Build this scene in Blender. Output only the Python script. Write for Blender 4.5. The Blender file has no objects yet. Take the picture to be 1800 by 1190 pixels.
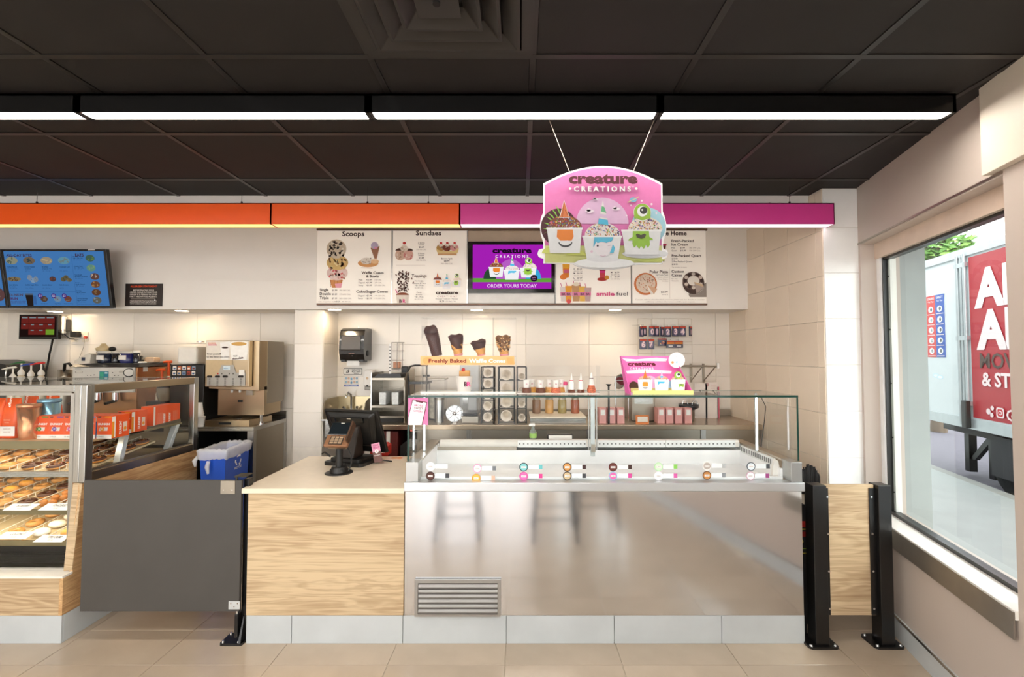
import bpy, math, random
from math import sin, cos, pi, radians, sqrt
from mathutils import Vector, Matrix, Euler
random.seed(7)
SC = bpy.context.scene
COL = SC.collection

# ------------------------------------------------------------------ camera
F, VX, PITCH, EYE = 820.0, 915.0, radians(1.9557), 1.613
cam_d = bpy.data.cameras.new('camera')
cam = bpy.data.objects.new('camera', cam_d)
COL.objects.link(cam)
cam.location = (0, 0, EYE)
cam.rotation_euler = (pi/2 + PITCH, 0, 0)
cam_d.sensor_width = 36.0
cam_d.lens = F/1800*36.0
cam_d.shift_x = -(VX - 900)/1800
cam_d.clip_start = 0.05
cam_d.clip_end = 200
SC.camera = cam

# ------------------------------------------------------------------ sky, sun, exposure
W = bpy.data.worlds.new('sky')
SC.world = W
W.use_nodes = True
nt = W.node_tree
bg = nt.nodes['Background']
sky = nt.nodes.new('ShaderNodeTexSky')
sky.sky_type = 'HOSEK_WILKIE'
sky.turbidity = 6.0
sky.ground_albedo = 0.4
sky.sun_direction = Vector((0.55, -0.45, 0.70)).normalized()
mixn = nt.nodes.new('ShaderNodeMix')
mixn.data_type = 'RGBA'
mixn.inputs['Factor'].default_value = 0.75
mixn.inputs['B'].default_value = (1.0, 1.0, 1.0, 1)
nt.links.new(sky.outputs['Color'], mixn.inputs['A'])
nt.links.new(mixn.outputs['Result'], bg.inputs['Color'])
bg.inputs['Strength'].default_value = 3.4
sun_d = bpy.data.lights.new('sun', 'SUN')
sun_d.energy = 0.6
sun_d.angle = radians(6)
sun_d.color = (1.0, 0.95, 0.88)
sun = bpy.data.objects.new('sun', sun_d)
COL.objects.link(sun)
sun.rotation_euler = Vector((-0.55, 0.45, -0.80)).to_track_quat('-Z', 'Y').to_euler()
vs = SC.view_settings
vs.view_transform = 'Standard'
vs.look = 'None'
vs.exposure = 0.75
vs.gamma = 1.0
vs.use_curve_mapping = False
LAMP = 30.0          # radiance of the linear ceiling lights
SC.cycles.max_bounces = 10
SC.cycles.transparent_max_bounces = 24
SC.cycles.sample_clamp_indirect = 6.0

# ------------------------------------------------------------------ helpers: measuring
def ray(px, py):
    xc, yc = (px - VX)/F, (595 - py)/F
    return Vector((xc, cos(PITCH) - yc*sin(PITCH), sin(PITCH) + yc*cos(PITCH)))
def at(px, py, X=None, Y=None, Z=None):
    d = ray(px, py)
    t = Y/d.y if Y is not None else ((Z - EYE)/d.z if Z is not None else X/d.x)
    return Vector((d.x*t, d.y*t, EYE + d.z*t))
RO = Vector((2.25, 3.09, 0)); RL = sqrt(1 + .25**2)
RE = Vector((-.25/RL, -1/RL, 0)); RN = Vector((-1/RL, .25/RL, 0))
def rw(u, off, z):            # a point of the window wall: u along it towards the viewer, off into the shop
    p = RO + RE*u + RN*off
    return Vector((p.x, p.y, z))

# ------------------------------------------------------------------ helpers: materials
def lin(c):
    if isinstance(c, str):
        c = tuple(int(c[i:i+2], 16) for i in (0, 2, 4))
    return tuple((x/255/12.92 if x/255 <= .04045 else ((x/255 + .055)/1.055)**2.4) for x in c) + (1,)
MATS = {}
def mat(name, c, rough=.5, metal=0.0, var=.06, scale=9.0, bump=0.0, spec=.5, coat=0.0, rnd=0.0, emit=0.0, trans=0.0):
    if name in MATS: return MATS[name]
    m = bpy.data.materials.new(name); MATS[name] = m
    m.use_nodes = True
    n, l = m.node_tree.nodes, m.node_tree.links
    b = n['Principled BSDF']
    base = lin(c)
    m.diffuse_color = base
    b.inputs['Roughness'].default_value = rough
    b.inputs['Metallic'].default_value = metal
    b.inputs['Specular IOR Level'].default_value = spec
    b.inputs['Coat Weight'].default_value = coat
    b.inputs['Transmission Weight'].default_value = trans
    b.inputs['Base Color'].default_value = base
    if var or bump or rnd:
        tc = n.new('ShaderNodeTexCoord')
        nz = n.new('ShaderNodeTexNoise'); nz.inputs['Scale'].default_value = scale; nz.inputs['Detail'].default_value = 4
        l.new(tc.outputs['Object'], nz.inputs['Vector'])
        mr = n.new('ShaderNodeMapRange'); mr.inputs['From Min'].default_value = .3; mr.inputs['From Max'].default_value = .7
        mr.inputs['To Min'].default_value = 1 - var; mr.inputs['To Max'].default_value = 1 + var
        l.new(nz.outputs['Fac'], mr.inputs['Value'])
        out = mr.outputs['Result']
        if rnd:
            oi = n.new('ShaderNodeObjectInfo')
            m2 = n.new('ShaderNodeMapRange'); m2.inputs['To Min'].default_value = 1 - rnd; m2.inputs['To Max'].default_value = 1 + rnd*.6
            l.new(oi.outputs['Random'], m2.inputs['Value'])
            mu = n.new('ShaderNodeMath'); mu.operation = 'MULTIPLY'
            l.new(out, mu.inputs[0]); l.new(m2.outputs['Result'], mu.inputs[1]); out = mu.outputs[0]
        vm = n.new('ShaderNodeVectorMath'); vm.operation = 'SCALE'
        vm.inputs[0].default_value = base[:3]
        l.new(out, vm.inputs['Scale'])
        l.new(vm.outputs['Vector'], b.inputs['Base Color'])
        if bump:
            bp = n.new('ShaderNodeBump'); bp.inputs['Strength'].default_value = bump; bp.inputs['Distance'].default_value = .01
            l.new(nz.outputs['Fac'], bp.inputs['Height']); l.new(bp.outputs['Normal'], b.inputs['Normal'])
    if emit:
        b.inputs['Emission Color'].default_value = base
        b.inputs['Emission Strength'].default_value = emit
    return m
def flat(c, rough=.55):                   # printing ink
    k = 'ink_%s' % (c if isinstance(c, str) else '%02x%02x%02x' % c)
    return mat(k, c, rough, var=0.03, scale=40, spec=.3)
def glow(name, c, s):
    if name in MATS: return MATS[name]
    m = bpy.data.materials.new(name); MATS[name] = m
    m.use_nodes = True
    n, l = m.node_tree.nodes, m.node_tree.links
    n.remove(n['Principled BSDF'])
    e = n.new('ShaderNodeEmission'); e.inputs['Color'].default_value = lin(c); e.inputs['Strength'].default_value = s
    l.new(e.outputs[0], n['Material Output'].inputs['Surface'])
    return m
def glass(name, c='fcfefd', f=.045, rough=.0, extra=0.0):      # thin pane: clear body with a Fresnel sheen
    if name in MATS: return MATS[name]
    m = bpy.data.materials.new(name); MATS[name] = m
    m.use_nodes = True
    n, l = m.node_tree.nodes, m.node_tree.links
    n.remove(n['Principled BSDF'])
    t = n.new('ShaderNodeBsdfTransparent'); t.inputs['Color'].default_value = lin(c)
    g = n.new('ShaderNodeBsdfGlossy'); g.inputs['Roughness'].default_value = rough
    fr = n.new('ShaderNodeFresnel'); fr.inputs['IOR'].default_value = 1.45
    ad = n.new('ShaderNodeMath'); ad.operation = 'ADD'; ad.inputs[1].default_value = extra; ad.use_clamp = True
    mx = n.new('ShaderNodeMixShader')
    ge = n.new('ShaderNodeNewGeometry')          # the far face of a pane adds no second sheen
    fa = n.new('ShaderNodeMath'); fa.operation = 'SUBTRACT'; fa.inputs[0].default_value = 1.0
    l.new(ge.outputs['Backfacing'], fa.inputs[1])
    mm = n.new('ShaderNodeMath'); mm.operation = 'MULTIPLY'
    l.new(fr.outputs[0], ad.inputs[0]); l.new(ad.outputs[0], mm.inputs[0]); l.new(fa.outputs[0], mm.inputs[1]); l.new(mm.outputs[0], mx.inputs[0])
    l.new(t.outputs[0], mx.inputs[1]); l.new(g.outputs[0], mx.inputs[2])
    l.new(mx.outputs[0], n['Material Output'].inputs['Surface'])
    return m
def wood(name, light, dark, axis='X', scale=1.0):
    if name in MATS: return MATS[name]
    m = mat(name, light, .5, var=0)
    n, l = m.node_tree.nodes, m.node_tree.links
    b = n['Principled BSDF']
    tc = n.new('ShaderNodeTexCoord')
    mp = n.new('ShaderNodeMapping')
    s = {'X': (.55, 3, 6.0), 'Y': (3, .55, 6.0), 'Z': (6, 6, .55)}[axis]
    mp.inputs['Scale'].default_value = tuple(v*scale for v in s)
    l.new(tc.outputs['Object'], mp.inputs['Vector'])
    n1 = n.new('ShaderNodeTexNoise'); n1.inputs['Scale'].default_value = 2.2; n1.inputs['Detail'].default_value = 3; n1.inputs['Distortion'].default_value = 1.1
    l.new(mp.outputs[0], n1.inputs['Vector'])
    wv = n.new('ShaderNodeMath'); wv.operation = 'MULTIPLY'; wv.inputs[1].default_value = 34
    l.new(n1.outputs['Fac'], wv.inputs[0])
    sn = n.new('ShaderNodeMath'); sn.operation = 'SINE'; l.new(wv.outputs[0], sn.inputs[0])
    mp2 = n.new('ShaderNodeMapping')
    s2 = {'X': (4, 60, 150), 'Y': (60, 4, 150), 'Z': (150, 150, 4)}[axis]
    mp2.inputs['Scale'].default_value = s2
    l.new(tc.outputs['Object'], mp2.inputs['Vector'])
    n2 = n.new('ShaderNodeTexNoise'); n2.inputs['Scale'].default_value = 1.0; n2.inputs['Detail'].default_value = 5
    l.new(mp2.outputs[0], n2.inputs['Vector'])
    n3 = n.new('ShaderNodeTexNoise'); n3.inputs['Scale'].default_value = .55; n3.inputs['Detail'].default_value = 2
    l.new(mp.outputs[0], n3.inputs['Vector'])
    a = n.new('ShaderNodeMath'); a.operation = 'MULTIPLY_ADD'; a.inputs[1].default_value = .16; a.inputs[2].default_value = -.62
    l.new(sn.outputs[0], a.inputs[0])
    c1 = n.new('ShaderNodeMath'); c1.operation = 'MULTIPLY_ADD'; c1.inputs[1].default_value = .9; l.new(n2.outputs['Fac'], c1.inputs[0]); l.new(a.outputs[0], c1.inputs[2])
    c2 = n.new('ShaderNodeMath'); c2.operation = 'MULTIPLY_ADD'; c2.inputs[1].default_value = 1.1; c2.use_clamp = True
    l.new(n3.outputs['Fac'], c2.inputs[0]); l.new(c1.outputs[0], c2.inputs[2])
    rp = n.new('ShaderNodeValToRGB')
    rp.color_ramp.elements[0].position = .12; rp.color_ramp.elements[0].color = lin(light)
    rp.color_ramp.elements[1].position = .85; rp.color_ramp.elements[1].color = lin(dark)
    l.new(c2.outputs[0], rp.inputs['Fac'])
    l.new(rp.outputs['Color'], b.inputs['Base Color'])
    return m
def steel(name, c=(196, 196, 194), rough=.28, axis='X', aniso=.6):
    if name in MATS: return MATS[name]
    m = mat(name, c, rough, 1.0, var=0)
    n, l = m.node_tree.nodes, m.node_tree.links
    b = n['Principled BSDF']
    tc = n.new('ShaderNodeTexCoord'); mp = n.new('ShaderNodeMapping')
    mp.inputs['Scale'].default_value = {'X': (1.2, 300, 300), 'Y': (300, 1.2, 300), 'Z': (300, 300, 1.2)}[axis]
    l.new(tc.outputs['Object'], mp.inputs['Vector'])
    nz = n.new('ShaderNodeTexNoise'); nz.inputs['Scale'].default_value = 2.0; nz.inputs['Detail'].default_value = 3
    l.new(mp.outputs[0], nz.inputs['Vector'])
    mr = n.new('ShaderNodeMapRange'); mr.inputs['To Min'].default_value = rough*.8; mr.inputs['To Max'].default_value = rough*1.25
    l.new(nz.outputs['Fac'], mr.inputs['Value']); l.new(mr.outputs['Result'], b.inputs['Roughness'])
    return m

# ------------------------------------------------------------------ helpers: meshes
class MB:
    def __init__(s): s.v, s.f, s.mi, s.sm = [], [], [], []
    def add(s, vs, fs, m=0, smooth=False):
        k = len(s.v)
        s.v += [Vector(p) for p in vs]
        for q in fs:
            s.f.append([k + i for i in q]); s.mi.append(m); s.sm.append(smooth)
        return s
    def box(s, a, b, m=0):
        x0, x1 = sorted((a[0], b[0])); y0, y1 = sorted((a[1], b[1])); z0, z1 = sorted((a[2], b[2]))
        return s.add([(x0,y0,z0),(x1,y0,z0),(x1,y1,z0),(x0,y1,z0),(x0,y0,z1),(x1,y0,z1),(x1,y1,z1),(x0,y1,z1)],
                     [(0,3,2,1),(4,5,6,7),(0,1,5,4),(1,2,6,5),(2,3,7,6),(3,0,4,7)], m)
    def hexa(s, bot, top, m=0):       # bot and top: four points each, same turning sense
        return s.add(list(bot) + list(top), [(0,3,2,1),(4,5,6,7),(0,1,5,4),(1,2,6,5),(2,3,7,6),(3,0,4,7)], m)
    def slab(s, u0, u1, o0, o1, z0, z1, m=0):      # a box in the window wall's own directions
        return s.hexa([rw(u0,o0,z0), rw(u1,o0,z0), rw(u1,o1,z0), rw(u0,o1,z0)], [rw(u0,o0,z1), rw(u1,o0,z1), rw(u1,o1,z1), rw(u0,o1,z1)], m)
    def prism(s, poly, o, ux, uy, depth, m=0, smooth=False):   # poly in (ux, uy), pushed along ux x uy by depth
        o, ux, uy = Vector(o), Vector(ux), Vector(uy)
        nn = ux.cross(uy).normalized()*depth
        k = len(poly)
        p = [o + ux*a + uy*b for a, b in poly]
        s.add(p + [q + nn for q in p], [list(range(k))[::-1], list(range(k, 2*k))], m)
        s.add(p + [q + nn for q in p], [(i, (i+1) % k, k + (i+1) % k, k + i) for i in range(k)], m, smooth)
        return s
    def cyl(s, p0, p1, r0, r1=None, n=16, m=0, caps=True, smooth=True):
        p0, p1 = Vector(p0), Vector(p1); r1 = r0 if r1 is None else r1
        d = (p1 - p0).normalized()
        a = d.orthogonal().normalized(); b = d.cross(a)
        c = [(cos(2*pi*i/n), sin(2*pi*i/n)) for i in range(n)]
        r = [p0 + (a*x + b*y)*r0 for x, y in c] + [p1 + (a*x + b*y)*r1 for x, y in c]
        s.add(r, [(i, (i+1) % n, n + (i+1) % n, n + i) for i in range(n)], m, smooth)
        if caps: s.add(r, [list(range(n))[::-1], list(range(n, 2*n))], m)
        return s
    def tube(s, pts, r, n=8, m=0):
        pts = [Vector(p) for p in pts]
        rings = []; a = None
        for i, p in enumerate(pts):
            d = (pts[min(i+1, len(pts)-1)] - pts[max(i-1, 0)]).normalized()
            a = d.orthogonal().normalized() if a is None else (a - d*a.dot(d)).normalized()
            b = d.cross(a); rr = r[i] if isinstance(r, (list, tuple)) else r
            rings.append([p + (a*cos(2*pi*k/n) + b*sin(2*pi*k/n))*rr for k in range(n)])
        v = [q for g in rings for q in g]
        s.add(v, [(i*n + k, i*n + (k+1) % n, (i+1)*n + (k+1) % n, (i+1)*n + k) for i in range(len(pts)-1) for k in range(n)], m, True)
        return s.add(rings[0] + rings[-1], [list(range(n))[::-1], list(range(n, 2*n))], m)
    def lathe(s, prof, o=(0,0,0), n=24, m=0, ax=None, smooth=True):   # prof: (radius, height) from bottom to top
        o = Vector(o); d = Vector(ax or (0,0,1)).normalized()
        a = d.orthogonal().normalized(); b = d.cross(a)
        v = [o + d*h + (a*cos(2*pi*k/n) + b*sin(2*pi*k/n))*max(r, 1e-5) for r, h in prof for k in range(n)]
        s.add(v, [(i*n + k, i*n + (k+1) % n, (i+1)*n + (k+1) % n, (i+1)*n + k) for i in range(len(prof)-1) for k in range(n)], m, smooth)
        e = []
        if prof[0][0] > 1e-4: e.append(list(range(n))[::-1])
        if prof[-1][0] > 1e-4: e.append([(len(prof)-1)*n + k for k in range(n)])
        if e: s.add(v, e, m)
        return s
    def ball(s, c, r, n=14, k=8, m=0, M=None):
        r = (r, r, r) if not isinstance(r, (tuple, list)) else r
        v = []
        for i in range(k + 1):
            t = pi*i/k
            for j in range(n):
                q = Vector((r[0]*sin(t)*cos(2*pi*j/n), r[1]*sin(t)*sin(2*pi*j/n), -r[2]*cos(t)))
                v.append(Vector(c) + (M @ q if M else q))
        return s.add(v, [(i*n + j, i*n + (j+1) % n, (i+1)*n + (j+1) % n, (i+1)*n + j) for i in range(k) for j in range(n)], m, True)
    def build(s, name, mats, parent=None, bevel=0.0, seg=2, local=False, ang=40):
        me = bpy.data.meshes.new(name)
        off = Vector((0,0,0))
        if parent and not local:
            off = root_loc(parent)
        me.from_pydata([p - off for p in s.v], [], s.f)
        for m in (mats if isinstance(mats, (list, tuple)) else [mats]): me.materials.append(m)
        me.polygons.foreach_set('material_index', s.mi)
        me.polygons.foreach_set('use_smooth', s.sm)
        me.validate(); me.update()
        o = bpy.data.objects.new(name, me)
        COL.objects.link(o)
        if parent: o.parent = parent
        if bevel:
            b = o.modifiers.new('bevel', 'BEVEL'); b.width = bevel; b.segments = seg; b.limit_method = 'ANGLE'; b.angle_limit = radians(ang)
        return o
def root_loc(o):
    while o.parent: o = o.parent
    return o.location.copy()
def tag(o, label, cat=None, group=None):
    o['label'] = label
    if cat: o['category'] = cat
    if group: o['group'] = group
    return o
def thing(name, label, cat, loc=(0,0,0), group=None, rz=0.0, rot=None):
    o = bpy.data.objects.new(name, None); COL.objects.link(o)
    o.empty_display_size = .05
    o.location = loc
    o.rotation_euler = rot or (0, 0, rz)
    return tag(o, label, cat, group)
def struct(o):
    o['kind'] = 'structure'; return o
def copy_tree(o, parent=None):
    c = o.copy(); COL.objects.link(c); c.parent = parent
    for ch in list(o.children): copy_tree(ch, c)
    return c
def inst(o, name, parent, loc=(0,0,0)):
    c = bpy.data.objects.new(name, o.data); COL.objects.link(c); c.parent = parent; c.location = loc
    for md in o.modifiers:
        if md.type == 'BEVEL':
            b = c.modifiers.new('bevel', 'BEVEL'); b.width = md.width; b.segments = md.segments; b.limit_method = 'ANGLE'; b.angle_limit = md.angle_limit
    return c
FONT = {}
def glyphs(txt, bold):
    k = (txt, bold)
    if k not in FONT:
        c = bpy.data.curves.new('lettering', 'FONT'); c.body = txt; c.offset = bold; c.resolution_u = 2; c.size = 1
        o = bpy.data.objects.new('lettering', c)
        me = o.to_mesh()
        FONT[k] = ([(v.co.x, v.co.y) for v in me.vertices], [list(p.vertices) for p in me.polygons])
        o.to_mesh_clear(); bpy.data.objects.remove(o); bpy.data.curves.remove(c)
    return FONT[k]
class Print:
    """flat printing on a plane: o = top corner at the reading left, ux to the right, uy downwards (one unit of the drawing each)"""
    def __init__(s, o, ux, uy, step=.0003, base=.0004):
        s.o, s.ux, s.uy = Vector(o), Vector(ux), Vector(uy)
        s.n = s.uy.cross(s.ux).normalized(); s.k = 0; s.step, s.base = step, base
        s.mb = MB(); s.cols = []; s.tone = 1.0
    def _m(s, c):
        if s.tone != 1.0: c = ''.join('%02x' % round(int(c[i:i+2], 16)*s.tone) for i in (0, 2, 4))
        if c not in s.cols: s.cols.append(c)
        return s.cols.index(c)
    def _p(s, pts):
        h = s.base + s.k*s.step
        return [s.o + s.ux*x + s.uy*y + s.n*h for x, y in pts]
    def poly(s, pts, c, up=True):
        if up: s.k += 1
        a = sum(pts[i][0]*pts[(i+1) % len(pts)][1] - pts[(i+1) % len(pts)][0]*pts[i][1] for i in range(len(pts)))
        if a > 0: pts = pts[::-1]
        s.mb.add(s._p(pts), [list(range(len(pts)))], s._m(c)); return s
    def rect(s, x0, y0, x1, y1, c, up=True): return s.poly([(x0,y0),(x1,y0),(x1,y1),(x0,y1)], c, up)
    def ell(s, x, y, rx, ry=None, c='000000', n=20, a0=0, a1=360, up=True):
        ry = rx if ry is None else ry
        k = n if a1 - a0 >= 360 else n + 1
        return s.poly([(x + rx*cos(radians(a0 + (a1-a0)*i/n)), y + ry*sin(radians(a0 + (a1-a0)*i/n))) for i in range(k)], c, up)
    def line(s, x0, y0, x1, y1, w, c, up=True):
        d = Vector((x1-x0, y1-y0)); q = Vector((-d.y, d.x)).normalized()*w/2
        return s.poly([(x0+q.x,y0+q.y),(x1+q.x,y1+q.y),(x1-q.x,y1-q.y),(x0-q.x,y0-q.y)], c, up)
    def dots(s, spots, w, h, cols, up=True):
        if up: s.k += 1
        for x, y in spots:
            a = random.uniform(0, pi)
            s.poly([(x + w*cos(a) - h*sin(a), y + w*sin(a) + h*cos(a)), (x - w*cos(a) - h*sin(a), y - w*sin(a) + h*cos(a)),
                    (x - w*cos(a) + h*sin(a), y - w*sin(a) - h*cos(a)), (x + w*cos(a) + h*sin(a), y + w*sin(a) - h*cos(a))], random.choice(cols), False)
        return s
    def text(s, t, x, y, h, c, al='l', bold=.0, w=None, sx=1.0, rot=0, up=True):
        """y: baseline, h: capital height, w: fit to this width"""
        if up: s.k += 1
        v, f = glyphs(t, bold)
        if not v: return s
        sc = h/.69; x0 = min(p[0] for p in v); x1 = max(p[0] for p in v)
        kx = sc*sx
        if w: kx = w/(x1 - x0)
        off = {'l': 0, 'c': -.5, 'r': -1}[al]*(x1 - x0)*kx
        q = [((px - x0)*kx + off, -py*sc) for px, py in v]
        if rot:
            ca, sa = cos(radians(rot)), sin(radians(rot)); q = [(a*ca - b*sa, a*sa + b*ca) for a, b in q]
        s.mb.add(s._p([(x + a, y + b) for a, b in q]), f, s._m(c)); return s
    def part(s, name, parent=None, **kw):            # what has been drawn so far becomes one part
        if s.mb.f: s.build(name, parent, **kw)
        s.mb = MB(); s.cols = []; return s
    def build(s, name, parent=None, light=0.0, local=False, rough=.55):
        ms = [flat(c, rough) if not light else glow('screen_%s_%g' % (c, light), c, light) for c in s.cols]
        return s.mb.build(name, ms, parent, local=local)
def rrect(x0, y0, x1, y1, r, n=4):
    out = []
    for cx, cy, a in ((x1-r, y1-r, 0), (x0+r, y1-r, 90), (x0+r, y0+r, 180), (x1-r, y0+r, 270)):
        for i in range(n + 1):
            t = radians(a + 90*i/n); out.append((cx + r*cos(t), cy + r*sin(t)))
    return out

# common materials
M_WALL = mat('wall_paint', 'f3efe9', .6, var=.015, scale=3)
M_TILEW = mat('wall_tile_white', 'f2ebe1', .22, var=.03, scale=2.5, rnd=.07)
M_TILEB = mat('wall_tile_cream', 'f0e0cb', .25, var=.03, scale=3, rnd=.07)
M_GROUT = mat('grout', 'efe8dd', .8)
M_FLOOR = mat('floor_tile', 'b4a390', .2, var=.07, scale=3.5, rnd=.06, spec=.75)
M_FGROUT = mat('floor_grout', 'c8bba8', .8)
M_BASE = mat('base_tile_grey', 'c0c5c7', .45, var=.05, scale=5, rnd=.04)
M_BGROUT = mat('base_grout', '8e9193', .8)
M_CEIL = mat('ceiling_tile', '1e1a19', .75, var=.12, scale=6, rnd=.10)
M_CGRID = mat('ceiling_grid', '231f1d', .4)
M_BLACK = mat('black_plastic', '161514', .38)
M_BLACKM = mat('black_metal', '0d0c0c', .3, spec=.6)
M_DARK = mat('dark_gap', '14110f', .8)
M_WHITE = mat('white_plastic', 'efece6', .35)
M_CREAM = mat('counter_stone', 'eadac4', .3, var=.03, scale=20)
M_WOOD = wood('light_oak', 'd2ba96', '9a7a58', 'X')
M_WOODY = wood('light_oak_side', 'dcb685', 'a87a4c', 'Y')
M_STEEL = steel('brushed_steel', 'bdbcb8', .26)
M_STEELZ = steel('brushed_steel_upright', 'bdbcb8', .28, 'Z')
M_STEELD = steel('dull_steel', 'a79f92', .36)
M_MIRROR = steel('polished_steel_panel', 'e2e3e6', .10, 'X')
M_SATIN = mat('satin_steel', 'b4b4b2', .3, 1.0, var=0)
M_GRILLE = mat('grille_grey', '8e8d8c', .35, 1.0, var=0)
M_CHROME = mat('chrome', 'd8d8d8', .12, 1.0)
M_PANE = glass('display_glass', 'feffff', extra=-.014)
M_WINDOW = glass('window_glass', 'f8fcfb')
M_ACRYL = glass('clear_acrylic', 'fefefe', extra=-.024)
M_GEDGE = mat('green_glass_edge', '0c3a30', .15)
M_LED = glow('lamp_lens', 'fff8ee', LAMP)
# ================================================================== THE SETTING
CEIL, SOFZ, SOFY, BACKY, BULKY, BULKZ = 2.72, 2.012, 4.12, 4.50, 3.23, 2.655
FRONT = 2.66                         # plane of the counter fronts
STUBX, STUBY = 2.02, 3.09
XL, YN = -6.0, -4.6                  # far side wall and street front behind the viewer

# ---- floor with its tiles
fl = struct(MB().box((XL, YN, -.08), (3.2, BACKY, -.004)).build('floor', M_FGROUT))
ft = MB().box((.0015, .0015, -.03), (.6085, .3035, 0)).build('floor_tile', M_FLOOR, fl, bevel=.0012, seg=1)
ft.location = (-.081 - 5*.61, 2.481, 0)
first = True
for j in range(-9, 5):
    for i in range(-6, 5):
        x, y = -.081 + i*.61, 2.481 + j*.305
        wx = 2.25 + .25*(y - 3.09)
        if x > wx - .05: continue
        if first: ft.location = (x, y, 0); first = False; continue
        inst(ft, 'floor_tile', fl, (x, y, 0))
rest = MB()
for j in range(-23, -9):
    for i in range(-9, 4):
        x, y = -.081 + i*.61, 2.481 + j*.305
        if x + .6 < 2.25 + .25*(y - 3.09): rest.box((x+.0015, y+.0015, -.03), (x+.6085, y+.3035, 0))
rf_ = rest.build('floor_tile_field', M_FLOOR, fl); rf_['kind'] = 'stuff'

# ---- ceiling: black lay-in tiles in a dark grid
ce = struct(MB().box((XL, YN, CEIL + .02), (3.2, BULKY, CEIL + .08)).build('ceiling', M_DARK))
ct = MB().box((.013, .013, .004), (.597, .597, .02)).build('ceiling_tile', M_CEIL, ce)
first = True
GX, GY = .047, 1.70
tiles = []
for j in range(-2, 3):
    for i in range(-8, 4):
        x, y = GX + i*.61, GY + j*.61
        if (i, j) == (-1, -1): continue              # the air diffuser fills this bay
        if x > 2.1: continue
        if j == 2: continue
        if first: ct.location = (x, y, CEIL); first = False
        else: inst(ct, 'ceiling_tile', ce, (x, y, CEIL))
c2 = MB().box((.013, .013, .004), (.597, BULKY - (GY + 2*.61), .02)).build('ceiling_tile', M_CEIL, ce)
first = True
for i in range(-8, 4):
    x = GX + i*.61
    if first: c2.location = (x, GY + 2*.61, CEIL); first = False
    else: inst(c2, 'ceiling_tile', ce, (x, GY + 2*.61, CEIL))
far = MB()
for j in range(-10, -2):
    for i in range(-9, 3):
        x, y = GX + i*.61, GY + j*.61
        far.box((x + .013, y + .013, CEIL + .004), (x + .597, y + .597, CEIL + .02))
ff = far.build('ceiling_tile_field', M_CEIL, ce); ff['kind'] = 'stuff'
for i in range(-9, 5):
    x = GX + i*.61
    MB().box((x - .012, YN, CEIL), (x + .012, BULKY, CEIL + .012)).build('grid_runner', M_CGRID, ce)
for j in range(-10, 3):
    y = GY + j*.61
    MB().box((XL, y - .012, CEIL - .0008), (2.6, y + .012, CEIL + .011)).build('grid_cross_runner', M_CGRID, ce)

# ---- lowered ceiling over the counter, menu soffit
bk = struct(MB().box((XL, BULKY, BULKZ), (STUBX, BULKY + .09, CEIL + .08)).build('wall_header', M_WALL))
struct(MB().box((XL, BULKY + .09, 2.98), (STUBX, BACKY, 3.05)).build('ceiling_raised', M_WALL))
struct(MB().box((XL, BULKY, CEIL + .08), (STUBX, BULKY + .09, 3.05)).build('wall_header_upper', M_WALL))
so = struct(MB().box((XL, SOFY, SOFZ), (STUBX, BACKY, 2.98)).build('wall_soffit', M_WALL))

def tile_wall(parent, origin, ux, uz, nu, nv, w, h, m, skip=None, thick=.006, umax=None, vmax=None, wavy=True):
    """rows of wall tiles, each one an object; ux, uz: directions, pieces stand proud of the grout"""
    o, ux, uz = Vector(origin), Vector(ux), Vector(uz)
    n = ux.cross(uz)
    meshes = {}
    for j in range(nv):
        for i in range(nu):
            a0, a1 = i*w, min((i+1)*w, umax if umax is not None else 1e9)
            b0, b1 = j*h, min((j+1)*h, vmax if vmax is not None else 1e9)
            if a1 - a0 < .02 or b1 - b0 < .02: continue
            key = (round(a1-a0, 3), round(b1-b0, 3))
            if key not in meshes:
                g = .0012
                q = MB()
                p = [ux*g + uz*g, ux*(key[0]-g) + uz*g, ux*(key[0]-g) + uz*(key[1]-g), ux*g + uz*(key[1]-g)]
                q.hexa([p[0], p[1], p[1] + n*thick, p[0] + n*thick], [p[3], p[2], p[2] + n*thick, p[3] + n*thick])
                ob = q.build('wall_tile', m, parent, bevel=.0015, seg=1)
                meshes[key] = ob
                ob.location = o + ux*a0 + uz*b0
            else:
                inst(meshes[key], 'wall_tile', parent, o + ux*a0 + uz*b0)

# ---- back wall, pier, return wall
wb = struct(MB().box((XL, BACKY, -.05), (3.2, BACKY + .1, SOFZ + .2)).build('wall_back', M_GROUT))
tile_wall(wb, (-1.78, BACKY, .792), (1,0,0), (0,0,1), 7, 4, .61, .305, M_TILEW, umax=1.78 + STUBX)
tile_wall(wb, (-4.95, BACKY, .792), (1,0,0), (0,0,1), 5, 4, .61, .305, M_TILEW, umax=2.93)
COLX0, COLX1, COLY = -2.02, -1.765, 4.17
wp = struct(MB().box((COLX0, COLY, 0), (COLX1, BACKY + .02, SOFZ + .01)).build('wall_pier', M_GROUT))
tile_wall(wp, (COLX0, COLY, .792), (1,0,0), (0,0,1), 1, 4, .30, .305, M_TILEW, umax=COLX1 - COLX0)
tile_wall(wp, (COLX1, COLY, .792), (0,1,0), (0,0,1), 1, 4, .35, .305, M_TILEW, umax=.325)
ws = struct(MB().box((STUBX, STUBY, 0), (2.30, BACKY + .05, 3.05)).build('wall_return', M_GROUT))
tile_wall(ws, (STUBX, BACKY, .612), (0,-1,0), (0,0,1), 5, 7, .335, .305, M_TILEB, umax=BACKY - STUBY, vmax=CEIL - .612)
tile_wall(ws, (STUBX, STUBY, .63), (1,0,0), (0,0,1), 1, 7, .3, .305, mat('wall_tile_bright', 'f9f8f6', .3, var=.02), umax=.232, vmax=CEIL - .63)

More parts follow.
